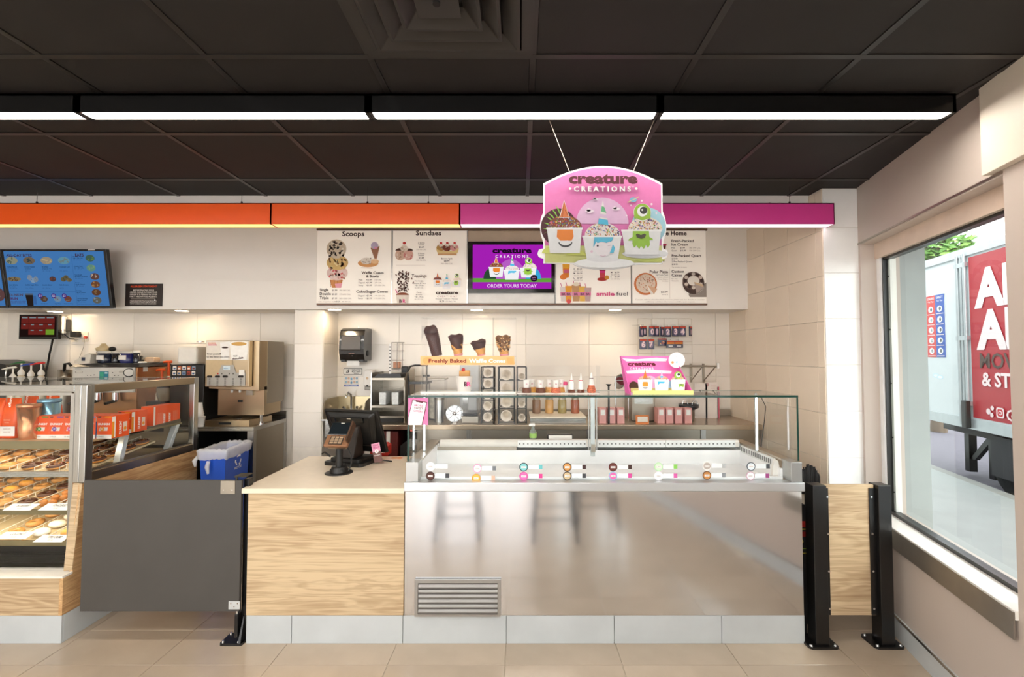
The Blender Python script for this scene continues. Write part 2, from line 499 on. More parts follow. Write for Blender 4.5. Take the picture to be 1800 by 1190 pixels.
# ---- window wall (angled), with window, sill and base
WU0, WU1, WZ0, WZ1 = .035, 1.275, .60, 2.335
WT = -.22
UEND = 7.9
w_ = MB()
w_.slab(-.1, UEND, WT, 0, -.02, WZ0)                    # below the sill
w_.slab(-.1, UEND, WT, 0, WZ1, CEIL + .04)              # above the head
w_.slab(-.1, WU0, WT, 0, WZ0, WZ1)
for u0, u1 in ((WU1, 1.85), (3.2, 3.8), (5.2, 5.8), (7.2, UEND)):
    w_.slab(u0, u1, WT, 0, WZ0, WZ1)
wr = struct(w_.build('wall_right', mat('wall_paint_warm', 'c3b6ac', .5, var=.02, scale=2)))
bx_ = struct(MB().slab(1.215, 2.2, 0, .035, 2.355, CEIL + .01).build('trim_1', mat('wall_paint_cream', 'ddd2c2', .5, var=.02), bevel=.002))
bb = struct(MB().slab(.03, UEND, 0, .014, 0, .118).build('baseboard_right', M_BASE))
MB().slab(.03, UEND, .014, .019, .112, .124).build('edge_trim', M_STEEL, bb)
wn = struct(MB().slab(WU0, WU1, -.125, -.117, WZ0 + .02, WZ1 - .09).build('window_1', M_WINDOW))
MB().slab(WU0, WU1, -.15, .012, .575, .612).build('window_sill', mat('sill_white', 'f1eee8', .3), wn, bevel=.003)
MB().slab(WU0, WU1, .012, .018, .50, .607).build('sill_apron', mat('sill_metal', '9a948c', .35, .8), wn)
fr_ = MB()
fr_.slab(WU0, WU0 + .045, -.16, -.09, .612, WZ1 - .09)
fr_.build('window_jamb', mat('frame_white', 'f4f4f2', .4), wn)
MB().slab(WU0 + .045, WU0 + .06, -.155, -.10, .612, WZ1 - .09).build('window_seal', M_BLACKM, wn)
MB().slab(WU0 + .06, WU0 + .085, -.16, -.126, .612, WZ1 - .09).build('window_stop', M_WHITE, wn)
MB().slab(WU1 - .03, WU1, -.16, -.09, .612, WZ1 - .09).build('window_jamb', mat('frame_white', 'f4f4f2', .4), wn)
MB().slab(WU0, WU1, -.16, -.08, WZ1 - .10, WZ1).build('window_head', mat('frame_truck_bounce', 'd9c4b2', .4), wn)  # peach bounce from the red truck is put into the head's colour
MB().slab(WU0, WU1, -.15, -.105, WZ1 - .115, WZ1 - .10).build('window_seal', M_BLACKM, wn)
MB().slab(WU0 + .045, WU1 - .03, -.15, -.105, .612, .632).build('window_seal', M_BLACKM, wn)
MB().slab(.012, WU1, 0, .006, WZ1 + .006, WZ1 + .016).build('head_bead', M_STEELD, wn)
for k in range(5):
    MB().cyl(rw(WU0 + .073, -.124, .75 + k*.34), rw(WU0 + .073, -.120, .75 + k*.34), .004, n=8).build('screw', M_DARK, wn)
for n_, (u0, u1) in enumerate(((1.85, 3.2), (3.8, 5.2), (5.8, 7.2))):
    struct(MB().slab(u0, u1, -.125, -.117, WZ0, WZ1).build('window_%d' % (n_ + 2), M_WINDOW))
# ---- the shop behind the viewer
struct(MB().box((XL - .15, YN, -.05), (XL, BACKY + .1, CEIL + .1)).build('wall_left', M_WALL))
wf = MB()
XR = 2.25 + .25*(YN - 3.09)
wf.box((XL, YN - .15, -.05), (XR + .3, YN, .10)); wf.box((XL, YN - .15, 2.62), (XR + .3, YN, CEIL + .1))
for x in (XL, -4.2, -2.4, -.6, XR - .1): wf.box((x, YN - .15, .10), (x + .10, YN, 2.62))
struct(wf.build('wall_front', M_WALL))
# ================================================================== LIGHTS AND SIGNS OVERHEAD
def PP(x0, y0, x1, y1, Y):                 # printing surface over a rectangle measured in the photograph, standing at depth Y
    o = at(x0, y0, Y=Y); ux = (at(x1, y0, Y=Y) - o)/(x1 - x0); uy = (at(x0, y1, Y=Y) - o)/(y1 - y0)
    ux.z = 0; uy.x = 0
    return Print(o - ux*x0 - uy*y0, ux, uy)
def board(px0, py0, px1, py1, Y, th, name, m, parent, bevel=.001):
    a, b = at(px0, py0, Y=Y), at(px1, py1, Y=Y)
    return MB().box((a.x, Y, a.z), (b.x, Y + th, b.z)).build(name, m, parent, bevel=bevel, seg=1)

# ---- linear ceiling lights
LY0, LY1, LZ0, LZ1 = 1.93, 2.0, 2.633, 2.712
xs = [-3.45] + [at(p, 198, Y=LY0).x for p in (134, 647, 1161, 1682)]
lbl = ['black linear ceiling light cut off by the frame above the blue menu screens',
       'black linear ceiling light above the blue donut menu screen and plaque',
       'black linear ceiling light under the square air diffuser',
       'black linear ceiling light at the end by the window wall']
for i in range(4):
    a, b = xs[i], xs[i+1]
    t = thing('linear_light', lbl[i], 'ceiling light', ((a+b)/2, LY0, LZ0), 'row of linear ceiling lights')
    hb = MB()
    hb.box((a + .001, LY0, LZ0), (b - .001, LY0 + .006, LZ1)).box((a + .001, LY1 - .006, LZ0), (b - .001, LY1, LZ1)).box((a + .001, LY0, LZ1 - .01), (b - .001, LY1, LZ1))
    hb.box((a + .001, LY0, LZ0), (a + .016, LY1, LZ1)).box((b - .016, LY0, LZ0), (b - .001, LY1, LZ1))
    hb.build('housing', M_BLACKM, t)
    MB().box((a + .017, LY0 + .007, LZ0 + .003), (b - .017, LY1 - .007, LZ0 + .012)).build('lens', M_LED, t)
    for x in (a + .02, b - .02):
        MB().cyl((x, (LY0+LY1)/2, LZ1), (x, (LY0+LY1)/2, CEIL), .003, n=6).build('hanger', M_CHROME, t)
# unseen rows of the same light, added behind the viewer to brighten the shop
for yy, lb in ((.45, 'added unseen linear light over the queue just behind the viewer'), (-.95, 'added unseen linear light over the seats nearer the counter'), (-2.3, 'added unseen linear light over the middle row of seats'), (-3.6, 'added unseen linear light over the seats by the street windows')):
    a, b = -4.6, .95 + .25*yy
    t = thing('linear_light', lb, 'ceiling light', (a, yy, LZ0), 'added linear lights over the seating')
    MB().box((a, yy, LZ0 + .004), (b, yy + .07, LZ1)).build('housing', M_BLACKM, t)
    MB().box((a + .02, yy + .005, LZ0), (b - .02, yy + .065, LZ0 + .0035)).build('lens', M_LED, t)
    for x in (a + .02, b - .02): MB().cyl((x, yy + .035, LZ1), (x, yy + .035, CEIL), .003, n=6).build('hanger', M_CHROME, t)

# ---- square air diffuser in the ceiling
cx, cy = GX - .305, GY - .305
t = thing('air_diffuser', 'black square ceiling air diffuser with nested louvres', 'vent', (cx, cy, CEIL))
def sq(h, z): return [(cx-h, cy-h, z), (cx+h, cy-h, z), (cx+h, cy+h, z), (cx-h, cy+h, z)]
mdf = mat('diffuser_black', '2a2624', .45)
f = MB()
for h0, h1, z0, z1 in ((.303, .262, CEIL - .004, CEIL - .004),):
    f.add(sq(h0, z0) + sq(h1, z1) + sq(h0, z0 + .008) + sq(h1, z1 + .008), [(i, (i+1) % 4, 4 + (i+1) % 4, 4 + i) for i in range(4)] + [(8+i, 12+i, 12 + (i+1) % 4, 8 + (i+1) % 4) for i in range(4)] + [(i, 8+i, 8+(i+1) % 4, (i+1) % 4) for i in range(4)] + [(4+i, 4+(i+1) % 4, 12+(i+1) % 4, 12+i) for i in range(4)])
f.build('frame', mdf, t)
for k, h in enumerate((.258, .195, .133)):
    r = MB(); lo = CEIL - .014 - .006*k; hi = CEIL + .014
    a, b, c, d = sq(h, lo), sq(h - .012, lo), sq(h - .062, hi), sq(h - .05, hi)
    r.add(a + b + c + d, [q for i in range(4) for q in ((i, (i+1) % 4, 4+(i+1) % 4, 4+i), (4+i, 4+(i+1) % 4, 8+(i+1) % 4, 8+i), (12+i, 12+(i+1) % 4, (i+1) % 4, i), (8+i, 8+(i+1) % 4, 12+(i+1) % 4, 12+i))])
    r.build('louvre_ring', mdf, t, bevel=.003)
ctr = MB(); ctr.hexa(sq(.052, CEIL + .014), sq(.052, CEIL + .016)); ctr.hexa(sq(.068, CEIL - .028), sq(.05, CEIL + .012))
ctr.build('centre_cap', mdf, t, bevel=.003)
MB().cyl((cx, cy, CEIL - .028), (cx, cy, CEIL - .034), .012, n=12).build('centre_screw', M_DARK, t)

# ---- glowing colour bands
BY0, BY1, BZ0, BZ1 = 3.0, 3.085, 2.458, 2.597
m_or = mat('band_orange', 'e9550f', .35, var=.02); m_mg = mat('band_magenta', 'cf3a8c', .35, var=.02)
gl_o = glow('band_glow_amber', 'ffdf7e', 1.15); gl_m = glow('band_glow_white', 'ffeaf0', 2.0)
bx = [-5.6, at(476, 375, Y=BY0).x, at(808, 375, Y=BY0).x, at(1467, 375, Y=BY0).x]
wires = [(65, ), (424, 500), (646, 754, ), (1388, )]
for i, (m, g, lb, wx) in enumerate(((m_or, gl_o, 'long orange light band hung above the blue donut menu screen', (-230, 65, 425)),
                                     (m_or, gl_o, 'short orange light band hung above the scoops menu panel', (646, 753)),
                                     (m_mg, gl_m, 'magenta light band hung behind the pink hanging sign', (1388, 860)))):
    a, b = bx[i] + .0006, bx[i+1] - .0006
    t = thing('light_band', lb, 'light', ((a+b)/2, BY0, BZ0), 'coloured light bands over the counter')
    q = MB().box((a, BY0, BZ0), (b, BY0 + .005, BZ1)).box((a, BY1 - .005, BZ0), (b, BY1, BZ1)).box((a, BY0, BZ1 - .005), (b, BY1, BZ1)).box((a, BY0, BZ0), (a + .005, BY1, BZ1)).box((b - .005, BY0, BZ0), (b, BY1, BZ1))
    q.build('fascia', m, t)
    MB().box((a + .006, BY0 + .006, BZ0 + .001), (b - .006, BY1 - .006, BZ0 + .008)).build('lens', g, t)
    for p in wx:
        x = at(p, 340, Y=3.04).x
        w = MB().cyl((x, 3.042, BZ1), (x, 3.042, CEIL), .0016, n=6).build('hanging_wire', M_CHROME, t)
        MB().cyl((x, 3.042, BZ1), (x, 3.042, BZ1 + .022), .006, n=8).build('wire_gripper', M_BLACKM, w)
    if i:
        x = at(660 if i == 1 else 1346, 350, Y=3.05).x
        MB().tube([(x + .05*k/6 - .0, 3.05, BZ1 + .012*sin(pi*k/6) + .002) for k in range(7)], .004, 6).build('cable_loop', M_BLACK, t)

# ---- the drawing of the three decorated sundaes, shared by several prints
SPR = ['e0503a', 'f2a23a', '4a78c8', 'f4e06a', 'e88ab8', '7a4ab0', 'ffffff', '58b060']
def creatures(P, T, k, full=True, n=1.0):
    """T: drawing units (photo pixels of the hanging sign) -> print coordinates; k: scale"""
    def pl(pts, c): P.poly([T(x, y) for x, y in pts], c)
    def el(x, y, rx, ry, c, a0=0, a1=360, m=24): P.ell(*T(x, y), rx*k, ry*k, c, m, a0, a1)
    def cup(x0, x1, y0, x2, x3, y1, c='f3f3f5'):
        pl([(x0, y0), (x1, y0), (x3, y1), (x2, y1)], c)
        pl([(x0 - 1, y0 - 1.6), (x1 + 1, y0 - 1.6), (x1 + 1, y0 + 1.6), (x0 - 1, y0 + 1.6)], 'ffffff')
    def mound(x, y, rx, ry, c, num):
        el(x, y, rx, ry, c, 180, 360)
        sp = []
        for _ in range(int(num*n)):
            a = random.uniform(0, pi); r = sqrt(random.uniform(0, 1))
            sp.append(T(x + cos(a)*r*rx*.96, y - sin(a)*r*ry*.93))
        P.dots(sp, 1.5*k, .55*k, SPR)
    mound(992, 402, 30, 22, '8a4a34', 130)
    pl([(991, 352.5), (982.5, 384), (1000.5, 384)], 'ffffff'); pl([(991, 354.5), (984, 383), (999.5, 383)], 'e8824a')
    if full:
        P.line(*T(991, 356), *T(988, 383), .9*k, '9a4a28'); P.line(*T(992, 370), *T(997, 380), .8*k, '9a4a28')
    cup(961, 1022, 403, 966, 1018, 446)
    pl([(979, 405), (1006, 405), (1007.5, 417), (1003, 426), (996, 424), (990, 427), (984, 424), (978, 418)], 'f08a35')
    el(993, 427, 12, 9, '4a4a4e', 0, 180); el(993, 424.5, 11, 8, 'f3f3f5', 0, 180)
    mound(1132, 406, 30, 23, 'f4e6d8', 130)
    el(1127, 375, 15.5, 15.5, 'ffffff'); el(1127, 374.5, 14.6, 14.6, 'a3cc45'); pl([(1112.4, 374), (1141.6, 374), (1141, 386), (1113, 386)], 'a3cc45')
    el(1127, 373.5, 9, 9, 'ffffff'); el(1129, 371.8, 6.4, 6.4, '413b3b'); el(1126.6, 371, 1.6, 1.6, 'ffffff')
    cup(1091, 1159, 407, 1097, 1154, 449)
    pl([(1110, 408), (1138, 408), (1139.5, 432), (1136, 437.5), (1132.5, 432), (1129, 439), (1124, 434), (1121, 439.5), (1116, 433), (1112, 437), (1109, 430)], '9fce4b')
    pl([(1110, 418), (1103, 422), (1102, 425), (1110, 424)], '9fce4b'); pl([(1138, 418), (1144, 421), (1145, 424), (1138, 424)], '9fce4b')
    pl([(1115, 414), (1118, 412.5), (1124, 415), (1130, 412.5), (1133, 414.5), (1131, 419), (1124, 421.5), (1117, 419)], '54503f')
    mound(1057.5, 416, 31, 22, 'f4ece6', 130)
    pl([(1058, 355), (1049.5, 396), (1068, 398)], 'f4f0ea')
    pl([(1056, 365), (1060.5, 366), (1064, 376.5), (1055, 374)], '6ec08c'); pl([(1053.2, 378), (1064.6, 380), (1066, 386), (1052, 384)], 'e6c8e8'); pl([(1051, 386), (1066.4, 389), (1067.6, 397.6), (1049.6, 396)], '58c4ea')
    cup(1023, 1090, 418, 1030, 1083, 459)
    pl([(1043, 419), (1076, 419), (1074, 425), (1066, 429.5), (1055, 428), (1047, 430.5), (1041, 436), (1042, 425)], '63c6ea')
    if full:
        el(1058, 437, 15, 16, 'faf2f6'); pl([(1075, 431), (1078.5, 438), (1076, 446), (1069, 447), (1072, 440)], '63c6ea')
        pl([(1043, 420), (1075, 420), (1072, 425), (1064, 429), (1055, 427), (1048, 429.5)], '63c6ea')
        el(1048.5, 434, 1.8, 1.8, '3c3440'); P.line(*T(1066, 434), *T(1071, 433), .7*k, 'b08a98'); el(1038, 444, 2.2, 2.2, 'f6cfe0')
        el(1057.5, 449, 6, 3.5, 'e8b8cc', 20, 160); el(1057.5, 448.2, 6, 3.4, 'faf2f6', 20, 160)
def creature_title(P, x, y, w, c1, c2, k):
    """x: centre, y: baseline of the first word, w: its width"""
    P.text('creature', x, y, w*.155, c1, 'c', .045, w)
    P.text('C R E A T I O N S', x, y + w*.125, w*.066, c2, 'c', .028, w*.80)
    P.ell(x - w*.475, y + w*.095, w*.016, None, c2, 10); P.ell(x + w*.475, y + w*.095, w*.016, None, c2, 10)

# ---- pink hanging sign
SY = 2.10
t = thing('hanging_sign', 'pink die-cut sign of three decorated sundaes hung on two wires', 'sign', at(1058, 473, Y=SY))
def arc_top(y0, x0, x1, h, n=14): return [(x0 + (x1-x0)*i/n, y0 - h*(1 - (2*i/n - 1)**2)) for i in range(n + 1)]
outl = arc_top(323, 955, 1164, 31) + [(1164, 372), (1168, 382), (1170.5, 396), (1169, 412), (1164, 426), (1164, 437), (1171, 440), (1173, 447), (1170, 453), (1163, 456), (1163, 464), (1112, 466)]
outl += [(1060 + 52*cos(radians(a)), 464 + 10*sin(radians(a))) for a in range(10, 171, 20)]
outl += [(1006, 464), (955, 463), (955, 455), (947, 452), (944.5, 446), (947, 439), (955, 437), (955, 428), (950.5, 412), (948.5, 397), (951, 382), (955, 374)]
P = PP(940, 290, 1180, 476, SY); P.tone = .69
MB().prism([(x, y) for x, y in outl][::-1], P.o, P.ux, P.uy, .005).build('sign_board', mat('foamboard_white', 'c8c6c7', .5, var=.01), t)
P.o = P.o - Vector((0, .0055, 0)) if False else P.o - Vector((0, .0001, 0))
def shrink(pts, d):
    cx_, cy_ = 1058, 385
    return [(x + (d if x < cx_ else -d)*min(1, abs(x - cx_)/60), y + (d if y < cy_ else -d)*min(1, abs(y - cy_)/60)) for x, y in pts]
pk = shrink(arc_top(323, 955, 1164, 31), 2.6) + [(1161.4, 462), (957.6, 462)]
P.poly(pk, 'f283c4')
P.poly([(957.6, 432), (1161.4, 432), (1161.4, 462), (957.6, 462)], 'f3f59c')
P.ell(982, 400, 31.5, 33, '53202a', 28, 120, 400 - 30)
P.ell(1139, 398, 30, 32, 'b6e6f6', 28, 180, 440)
P.ell(1058, 394, 46, 46, 'eec3e6', 30, 180, 360)
for x0, y0, x1, y1 in ((968, 366, 981, 385), (962, 374, 976, 388), (976, 361, 985, 380), (955, 392, 968, 398), (953, 402, 964, 405), (960, 381, 972, 392), (955, 412, 962, 408)):
    P.poly([(x0, y0), (x1, y1), ((x0+x1)/2 + 2, (y0+y1)/2 - 1.6)], '9bd35a')
for x, y, s_ in ((1036, 372, 1), (1082, 368, .9), (1046, 351, .6)):
    P.ell(x, y, 8*s_, 3*s_, 'f9e9f6', 14); P.ell(x - 2*s_, y - 2*s_, 3.5*s_, 3*s_, 'f9e9f6', 12, up=False)
P.line(1102, 357, 1122, 347, 1.6, 'e8c8a0'); P.ell(1112, 352, 6.5, 4.2, '8ccbe8', 14); P.line(1105, 355, 1119, 349, 1.2, 'f2e0a0')
for x, y, r in ((1127, 354, 1.8), (1144, 360, 2), (1108, 362, 1.5), (1152, 376, 1.8), (1100, 380, 1.5)): P.ell(x, y, r, None, 'ffe9f6', 10)
P.ell(972, 446, 20, 12, 'e9ef7a', 20, 180, 360); P.ell(1012, 450, 18, 9, 'e9ef7a', 20, 180, 360); P.ell(1140, 458, 26, 3, 'd9e47e', 20)
P.ell(1132, 447, 40, 8, 'f6f6f8', 26)
creatures(P, lambda x, y: (x, y), 1.0)
P.ell(1060, 464, 51, 8.6, 'fdfdfe', 26)
P.ell(1058, 458, 28, 4, 'f0eff2', 26)
P.text('creature', 1058.5, 325.5, 17.5, '5c1a26', 'c', .048, 120)
P.text('C R E A T I O N S', 1057, 339.5, 8.4, 'ffffff', 'c', .030, 99)
P.ell(1001, 335, 2.1, None, 'ffffff', 12); P.ell(1116, 335, 2.1, None, 'ffffff', 12); P.text('®', 1109, 333, 2.5, 'ffffff')
P.build('sign_print', t)
for (a, b) in (((1001, 302), 955), ((1113, 302), 1160)):
    p0 = at(a[0], a[1], Y=SY); p1 = Vector((at(b, 214, Y=2.04).x, 2.035, CEIL))
    MB().cyl(p0, p1, .0017, n=6).build('hanging_wire', mat('wire_pale', 'd8c8b8', .4, .6), t)

# ---- menu boards on the soffit
MY = 4.095
c_paper, c_br, c_gr = 'f3ece1', '3d2a26', 'a59c94'
t = thing('menu_rack', 'brown metal rails holding the menu panels', 'frame', at(900, 536, Y=MY))
m_rail = mat('rail_brown', '6d5343', .4, .3)
for y0, y1 in ((402, 405), (533.5, 536.5)):
    a, b = at(557, y0, Y=MY), at(1243, y1, Y=MY)
    MB().box((a.x, MY - .006, a.z), (b.x, SOFY, b.z)).build('rail', m_rail, t)
for px in (689, 821.5, 976, 1110):
    a, b = at(px - .8, 405, Y=MY), at(px + .8, 533.5, Y=MY)
    MB().box((a.x, MY - .004, a.z), (b.x, SOFY, b.z)).build('divider', M_STEELZ, t)
def panel(x0, x1, label, y0=405.4, y1=533.2, parts=True):
    t = thing('menu_board', label, 'menu', at((x0+x1)/2, y1, Y=MY), 'menu panels on the soffit')
    board(x0, y0, x1, y1, MY, SOFY - MY - .001, 'panel', mat('menu_paper', c_paper, .4, var=.01, emit=.12), t)  # small emission put into the paper itself
    return t, PP(x0, y0, x1, y1, MY)
def prices(P, rows, x, h=3.0):
    for (a, pr, cal), y in rows:
        if a: P.text(a, x, y, h, c_br, bold=.01)
        if pr: P.text(pr, x + 14, y, h*.9, c_br, bold=.004)
        if cal: P.text(cal, x + 30, y, h*.85, c_gr)
def scoop(P, x, y, rx, ry, c, spots, cols, num, size=.9):
    P.ell(x, y, rx, ry, c, 20)
    P.dots([(x + random.uniform(-.75, .75)*rx, y + random.uniform(-.75, .75)*ry) for _ in range(num)], size*1.5, size, cols)
# scoops
t, P = panel(558, 688, 'menu panel headed Scoops with a tall triple-scoop cone picture')
P.text('Scoops', 621, 415, 8.2, c_br, 'c', .028, 39)
P.part('heading', t)
P.poly([(581, 492), (604, 492), (600, 506), (585, 506)], 'd8935a')
for k in range(4): P.line(583 + k*6, 492, 580 + k*6 + 3, 505, .7, 'a8623a')
P.poly([(590, 499), (603, 498), (601, 506), (592, 506)], 'f0a8b8')
scoop(P, 594, 480, 18.5, 13, 'e9cfc8', 0, ['d86a6a', 'b88a78', 'f2e4dc', 'd8a89c'], 26, 1.4)
scoop(P, 594, 462, 19, 13, 'd9b878', 0, ['e8c884', '7a5638', '9a6e42', 'f0dca4'], 26, 1.5)
scoop(P, 592, 438, 17.5, 17, 'd6c8b2', 0, ['3a302a', '5a4a3e', 'efe6d6', '2c2420'], 34, 1.4)
P.part('triple_scoop_picture', t)
P.poly([(652, 436), (668, 433), (663, 455), (659, 455)], 'a8785e'); P.ell(659, 432, 6.5, 6.5, 'c8bcd8', 16); P.ell(661, 436, 3, 2, 'e8a0c0', 10)
P.ell(648, 463, 18, 7, 'e0a468', 20); P.ell(645, 459, 10, 6, 'e4dcd0', 16); P.dots([(645 + random.uniform(-8, 8), 459 + random.uniform(-5, 5)) for _ in range(16)], 1, .7, ['9a8878', 'f6efe6', 'b0a090'])
P.ell(660, 460, 7, 4, 'f0c898', 12); P.line(636, 471, 656, 472, 1, 'd8cabc')
P.part('waffle_bowl_picture', t)
P.text('Waffle Cones', 656, 482, 4.6, c_br, 'c', .02, 39); P.text('& Bowls', 656, 488, 4.4, c_br, 'c', .02, 22)
for (a, b, c), y in zip((('Plain', '+$1.99', '160 CAL'), ('Dipped', '+$1.99', '270 CAL'), ('Fancy', '+$1.99', '270-350 CAL')), (493.5, 498.5, 503.2)):
    P.text(a, 632, y, 2.6, c_br); P.text(b, 645, y, 2.6, c_br, bold=.01); P.text(c, 660, y, 2.4, c_gr)
for a, b, c, y in (('Single', '$3.99', '190-360 CAL', 512), ('Double', '$5.29', '370-690 CAL', 519), ('Triple', '$7.19', '560-1020 CAL', 526)):
    P.text(a, 564.5, y, 4.6, c_br, bold=.018); P.text(b, 586, y, 2.8, c_br, bold=.01); P.text(c, 599, y, 2.5, c_gr)
P.text("Kid's scoop of ice cream", 563, 531.5, 2.1, c_gr); P.text('+$3.29', 591, 531.5, 2.4, c_br); P.text('80-190 CAL', 604, 531.5, 2.1, c_gr)
P.text('Cake/Sugar Cones', 656, 515, 4.4, c_br, 'c', .02, 55)
for a, b, c, y in (('Dipped', '+$1.99', '190-250 CAL', 521.5), ('Fancy', '+$1.99', '170-350 CAL', 526)):
    P.text(a, 632, y, 2.6, c_br); P.text(b, 645, y, 2.6, c_br, bold=.01); P.text(c, 661, y, 2.4, c_gr)
P.build('menu_print', t)
# sundaes
t, P = panel(690, 821, 'menu panel headed Sundaes with banana split and toppings pictures')
P.text('Sundaes', 753.5, 413.5, 7.8, c_br, 'c', .028, 45)
P.part('heading', t)
scoop(P, 704, 448, 9, 10, 'dcbca6', 0, ['b8907a', 'e8d4c6'], 10); scoop(P, 718, 448, 9, 10, 'e2b4a6', 0, ['d07878', 'f0d8cc'], 10)
P.ell(704, 441, 8.5, 4.5, '5a3a2e', 14, 180, 360); P.ell(719, 441, 7.5, 4, '5a3a2e', 14, 180, 360)
scoop(P, 711, 437, 7, 5.5, 'efe4d4', 0, ['d8c4ac', 'fbf4ea'], 8); P.ell(711, 427.5, 2.8, 2.4, 'd83a34', 12)
P.part('sundae_picture', t)
for a, b, c, y in (('2 Scoop', 'Sundae', '$5.69', 428), ('3 Scoop', 'Sundae', '$7.49', 447)):
    P.text(a, 741, y, 2.5, c_br, 'c'); P.text(b, 741, y + 3.4, 2.5, c_br, 'c'); P.text(c, 741, y + 8, 2.8, c_br, 'c', .01); P.text('550-960 CAL', 741, y + 12, 2.2, c_gr, 'c')
P.line(697, 466.5, 748, 466.5, .5, 'cfc5ba')
P.part('price_lettering', t)
for x, c in ((775, 'caa05c'), (786, '8a4a34'), (799, 'dca0a0')):
    scoop(P, x, 436, 7.5, 6, c, 0, ['5a3428', 'e8d0b8'], 6); scoop(P, x + .5, 431, 4, 3, 'f2e8da', 0, ['e0d0bc'], 3); P.ell(x + .6, 427.5, 2.3, 2, 'd0302c', 10)
P.poly([(767, 438), (776, 442), (798, 442), (807, 437), (805, 445), (798, 449), (775, 449), (769, 444)], 'ead294'); P.rect(770, 446, 803, 449, 'd8a878')
P.part('banana_split_picture', t)
P.text('Banana Split', 786, 456.5, 2.8, c_br, 'c', .012); P.text('$8.99', 786, 461, 3, c_br, 'c', .01); P.text('960-1060 CAL', 786, 465, 2.4, c_gr, 'c')
P.part('price_lettering', t)
P.dots([(692 + abs(random.gauss(16, 8)), 477 + random.uniform(0, 36)) for _ in range(75)], 1.7, .9, ['4a2c24', '5e3a2e', '6e4a3a'])
P.poly([(698, 519), (720, 519), (718, 533), (700, 533)], 'e9dfd2'); P.ell(709, 519, 11, 4.5, '8a4a2c', 14, 180, 360); P.line(697, 509, 700, 516, 1.4, 'e0509a')
P.part('toppings_cup_picture', t)
P.text('B', 703.5, 532.5, 6, '4a2024', bold=.03); P.text('R', 709.5, 532.5, 6, 'e0408c', bold=.03)
P.text('Toppings', 738, 487.5, 4.6, c_br, 'c', .02, 26)
for s_, y, c, h in (('Hot Fudge,', 495.5, c_br, 2.4), ('Caramel & More', 499.5, c_br, 2.4), ('+$1.29 ea', 503.5, c_br, 2.7), ('50-180 CAL', 507.5, c_gr, 2.2), ('Candy', 515.5, c_br, 2.4), ('& More', 519.5, c_br, 2.4), ('+$1.29 ea', 523.5, c_br, 2.7), ('40-170 CAL', 527.5, c_gr, 2.2)):
    P.text(s_, 738, y, h, c, 'c')
P.part('price_lettering', t)
creatures(P, lambda x, y: (787 + (x - 1060)*.245, 508 + (y - 459)*.27), .25, False, .2)
P.part('decorated_sundaes_picture', t)
P.text('creature', 787, 517.5, 5.5, c_br, 'c', .045, 39); P.text('C R E A T I O N S', 787, 523, 2.6, 'b07a80', 'c', .0, 34)
P.text('Dinosaur • Unicorn • Monster', 787, 527, 2.2, c_br, 'c'); P.text('$8.29', 778, 531.5, 2.6, c_br, 'c', .01); P.text('550-960 CAL', 785, 531.5, 2.3, c_gr)
P.build('menu_print', t)
# smile fuel
t, P = panel(977, 1109, 'menu panel with shakes and the words smile fuel')
P.text('Drinks', 1043, 415, 8, c_br, 'c', .028)
P.part('heading', t)
P.poly([(988, 455), (1002, 455), (999.5, 488), (990, 490)], 'e88a2c'); P.poly([(988.6, 462), (1001.5, 462), (1001, 472), (989.4, 472)], 'f4b43c'); P.rect(991, 474, 1000, 480, 'd86a8c'); P.ell(990, 487, 6, 5, 'f08a3c', 14)
P.part('orange_drink_picture', t)
P.poly([(1053, 470), (1064, 470), (1062.5, 491), (1054.5, 491)], 'd8505a'); P.rect(1054, 476, 1063, 480, 'e0408c'); P.ell(1058, 491, 9, 3.2, 'b83c34', 14); P.ell(1066, 488, 4, 4, 'd89a3c', 10); P.rect(1053, 470, 1064, 476, '8a2c34')
P.part('red_drink_picture', t)
for x, ys in ((1008, (474, 482, 490)), (1073, (480.5, 488))):
    for (a, b), y in zip((('S', '$5.55'), ('M', '$6.59'), ('L', '$7.69')) if x < 1050 else (('M', '$6.79'), ('L', '$7.79')), ys):
        P.text(a, x, y, 2.6, c_br, bold=.015); P.text(b, x + 6.5, y, 2.6, c_br, bold=.01); P.text('460-690 CAL', x, y + 3.8, 2, c_gr)
P.part('price_lettering', t)
for x, y0, c, w in ((990, 505, 'e8dcd6', 6), (999, 503, 'f2a83c', 6), (1012, 501, 'c89a6c', 7.5), (1023, 504, 'f0c05c', 6), (1032.5, 506, 'c8aaa4', 6)):
    P.poly([(x - w, y0), (x + w, y0), (x + w*.75, 530), (x - w*.75, 530)], c); P.rect(x - w*.9, 514, x + w*.9, 520, 'e68ab0'); P.line(x - 3, y0, x - 5, y0 - 7, 1, 'c8447c')
    P.text('BR', x, 519.4, 4, '4a3038', 'c', .02)
P.ell(1012, 500, 6, 3.5, 'efe2cc', 14); P.ell(999, 530, 4, 4, 'e05a5a', 10)
P.part('shake_row_picture', t)
P.text('smile', 1063, 520, 6.6, 'e3558f', 'c', .032, 32); P.text('fuel', 1092, 520, 6.8, '4a4448', 'c', .0, 20)
P.build('menu_print', t)
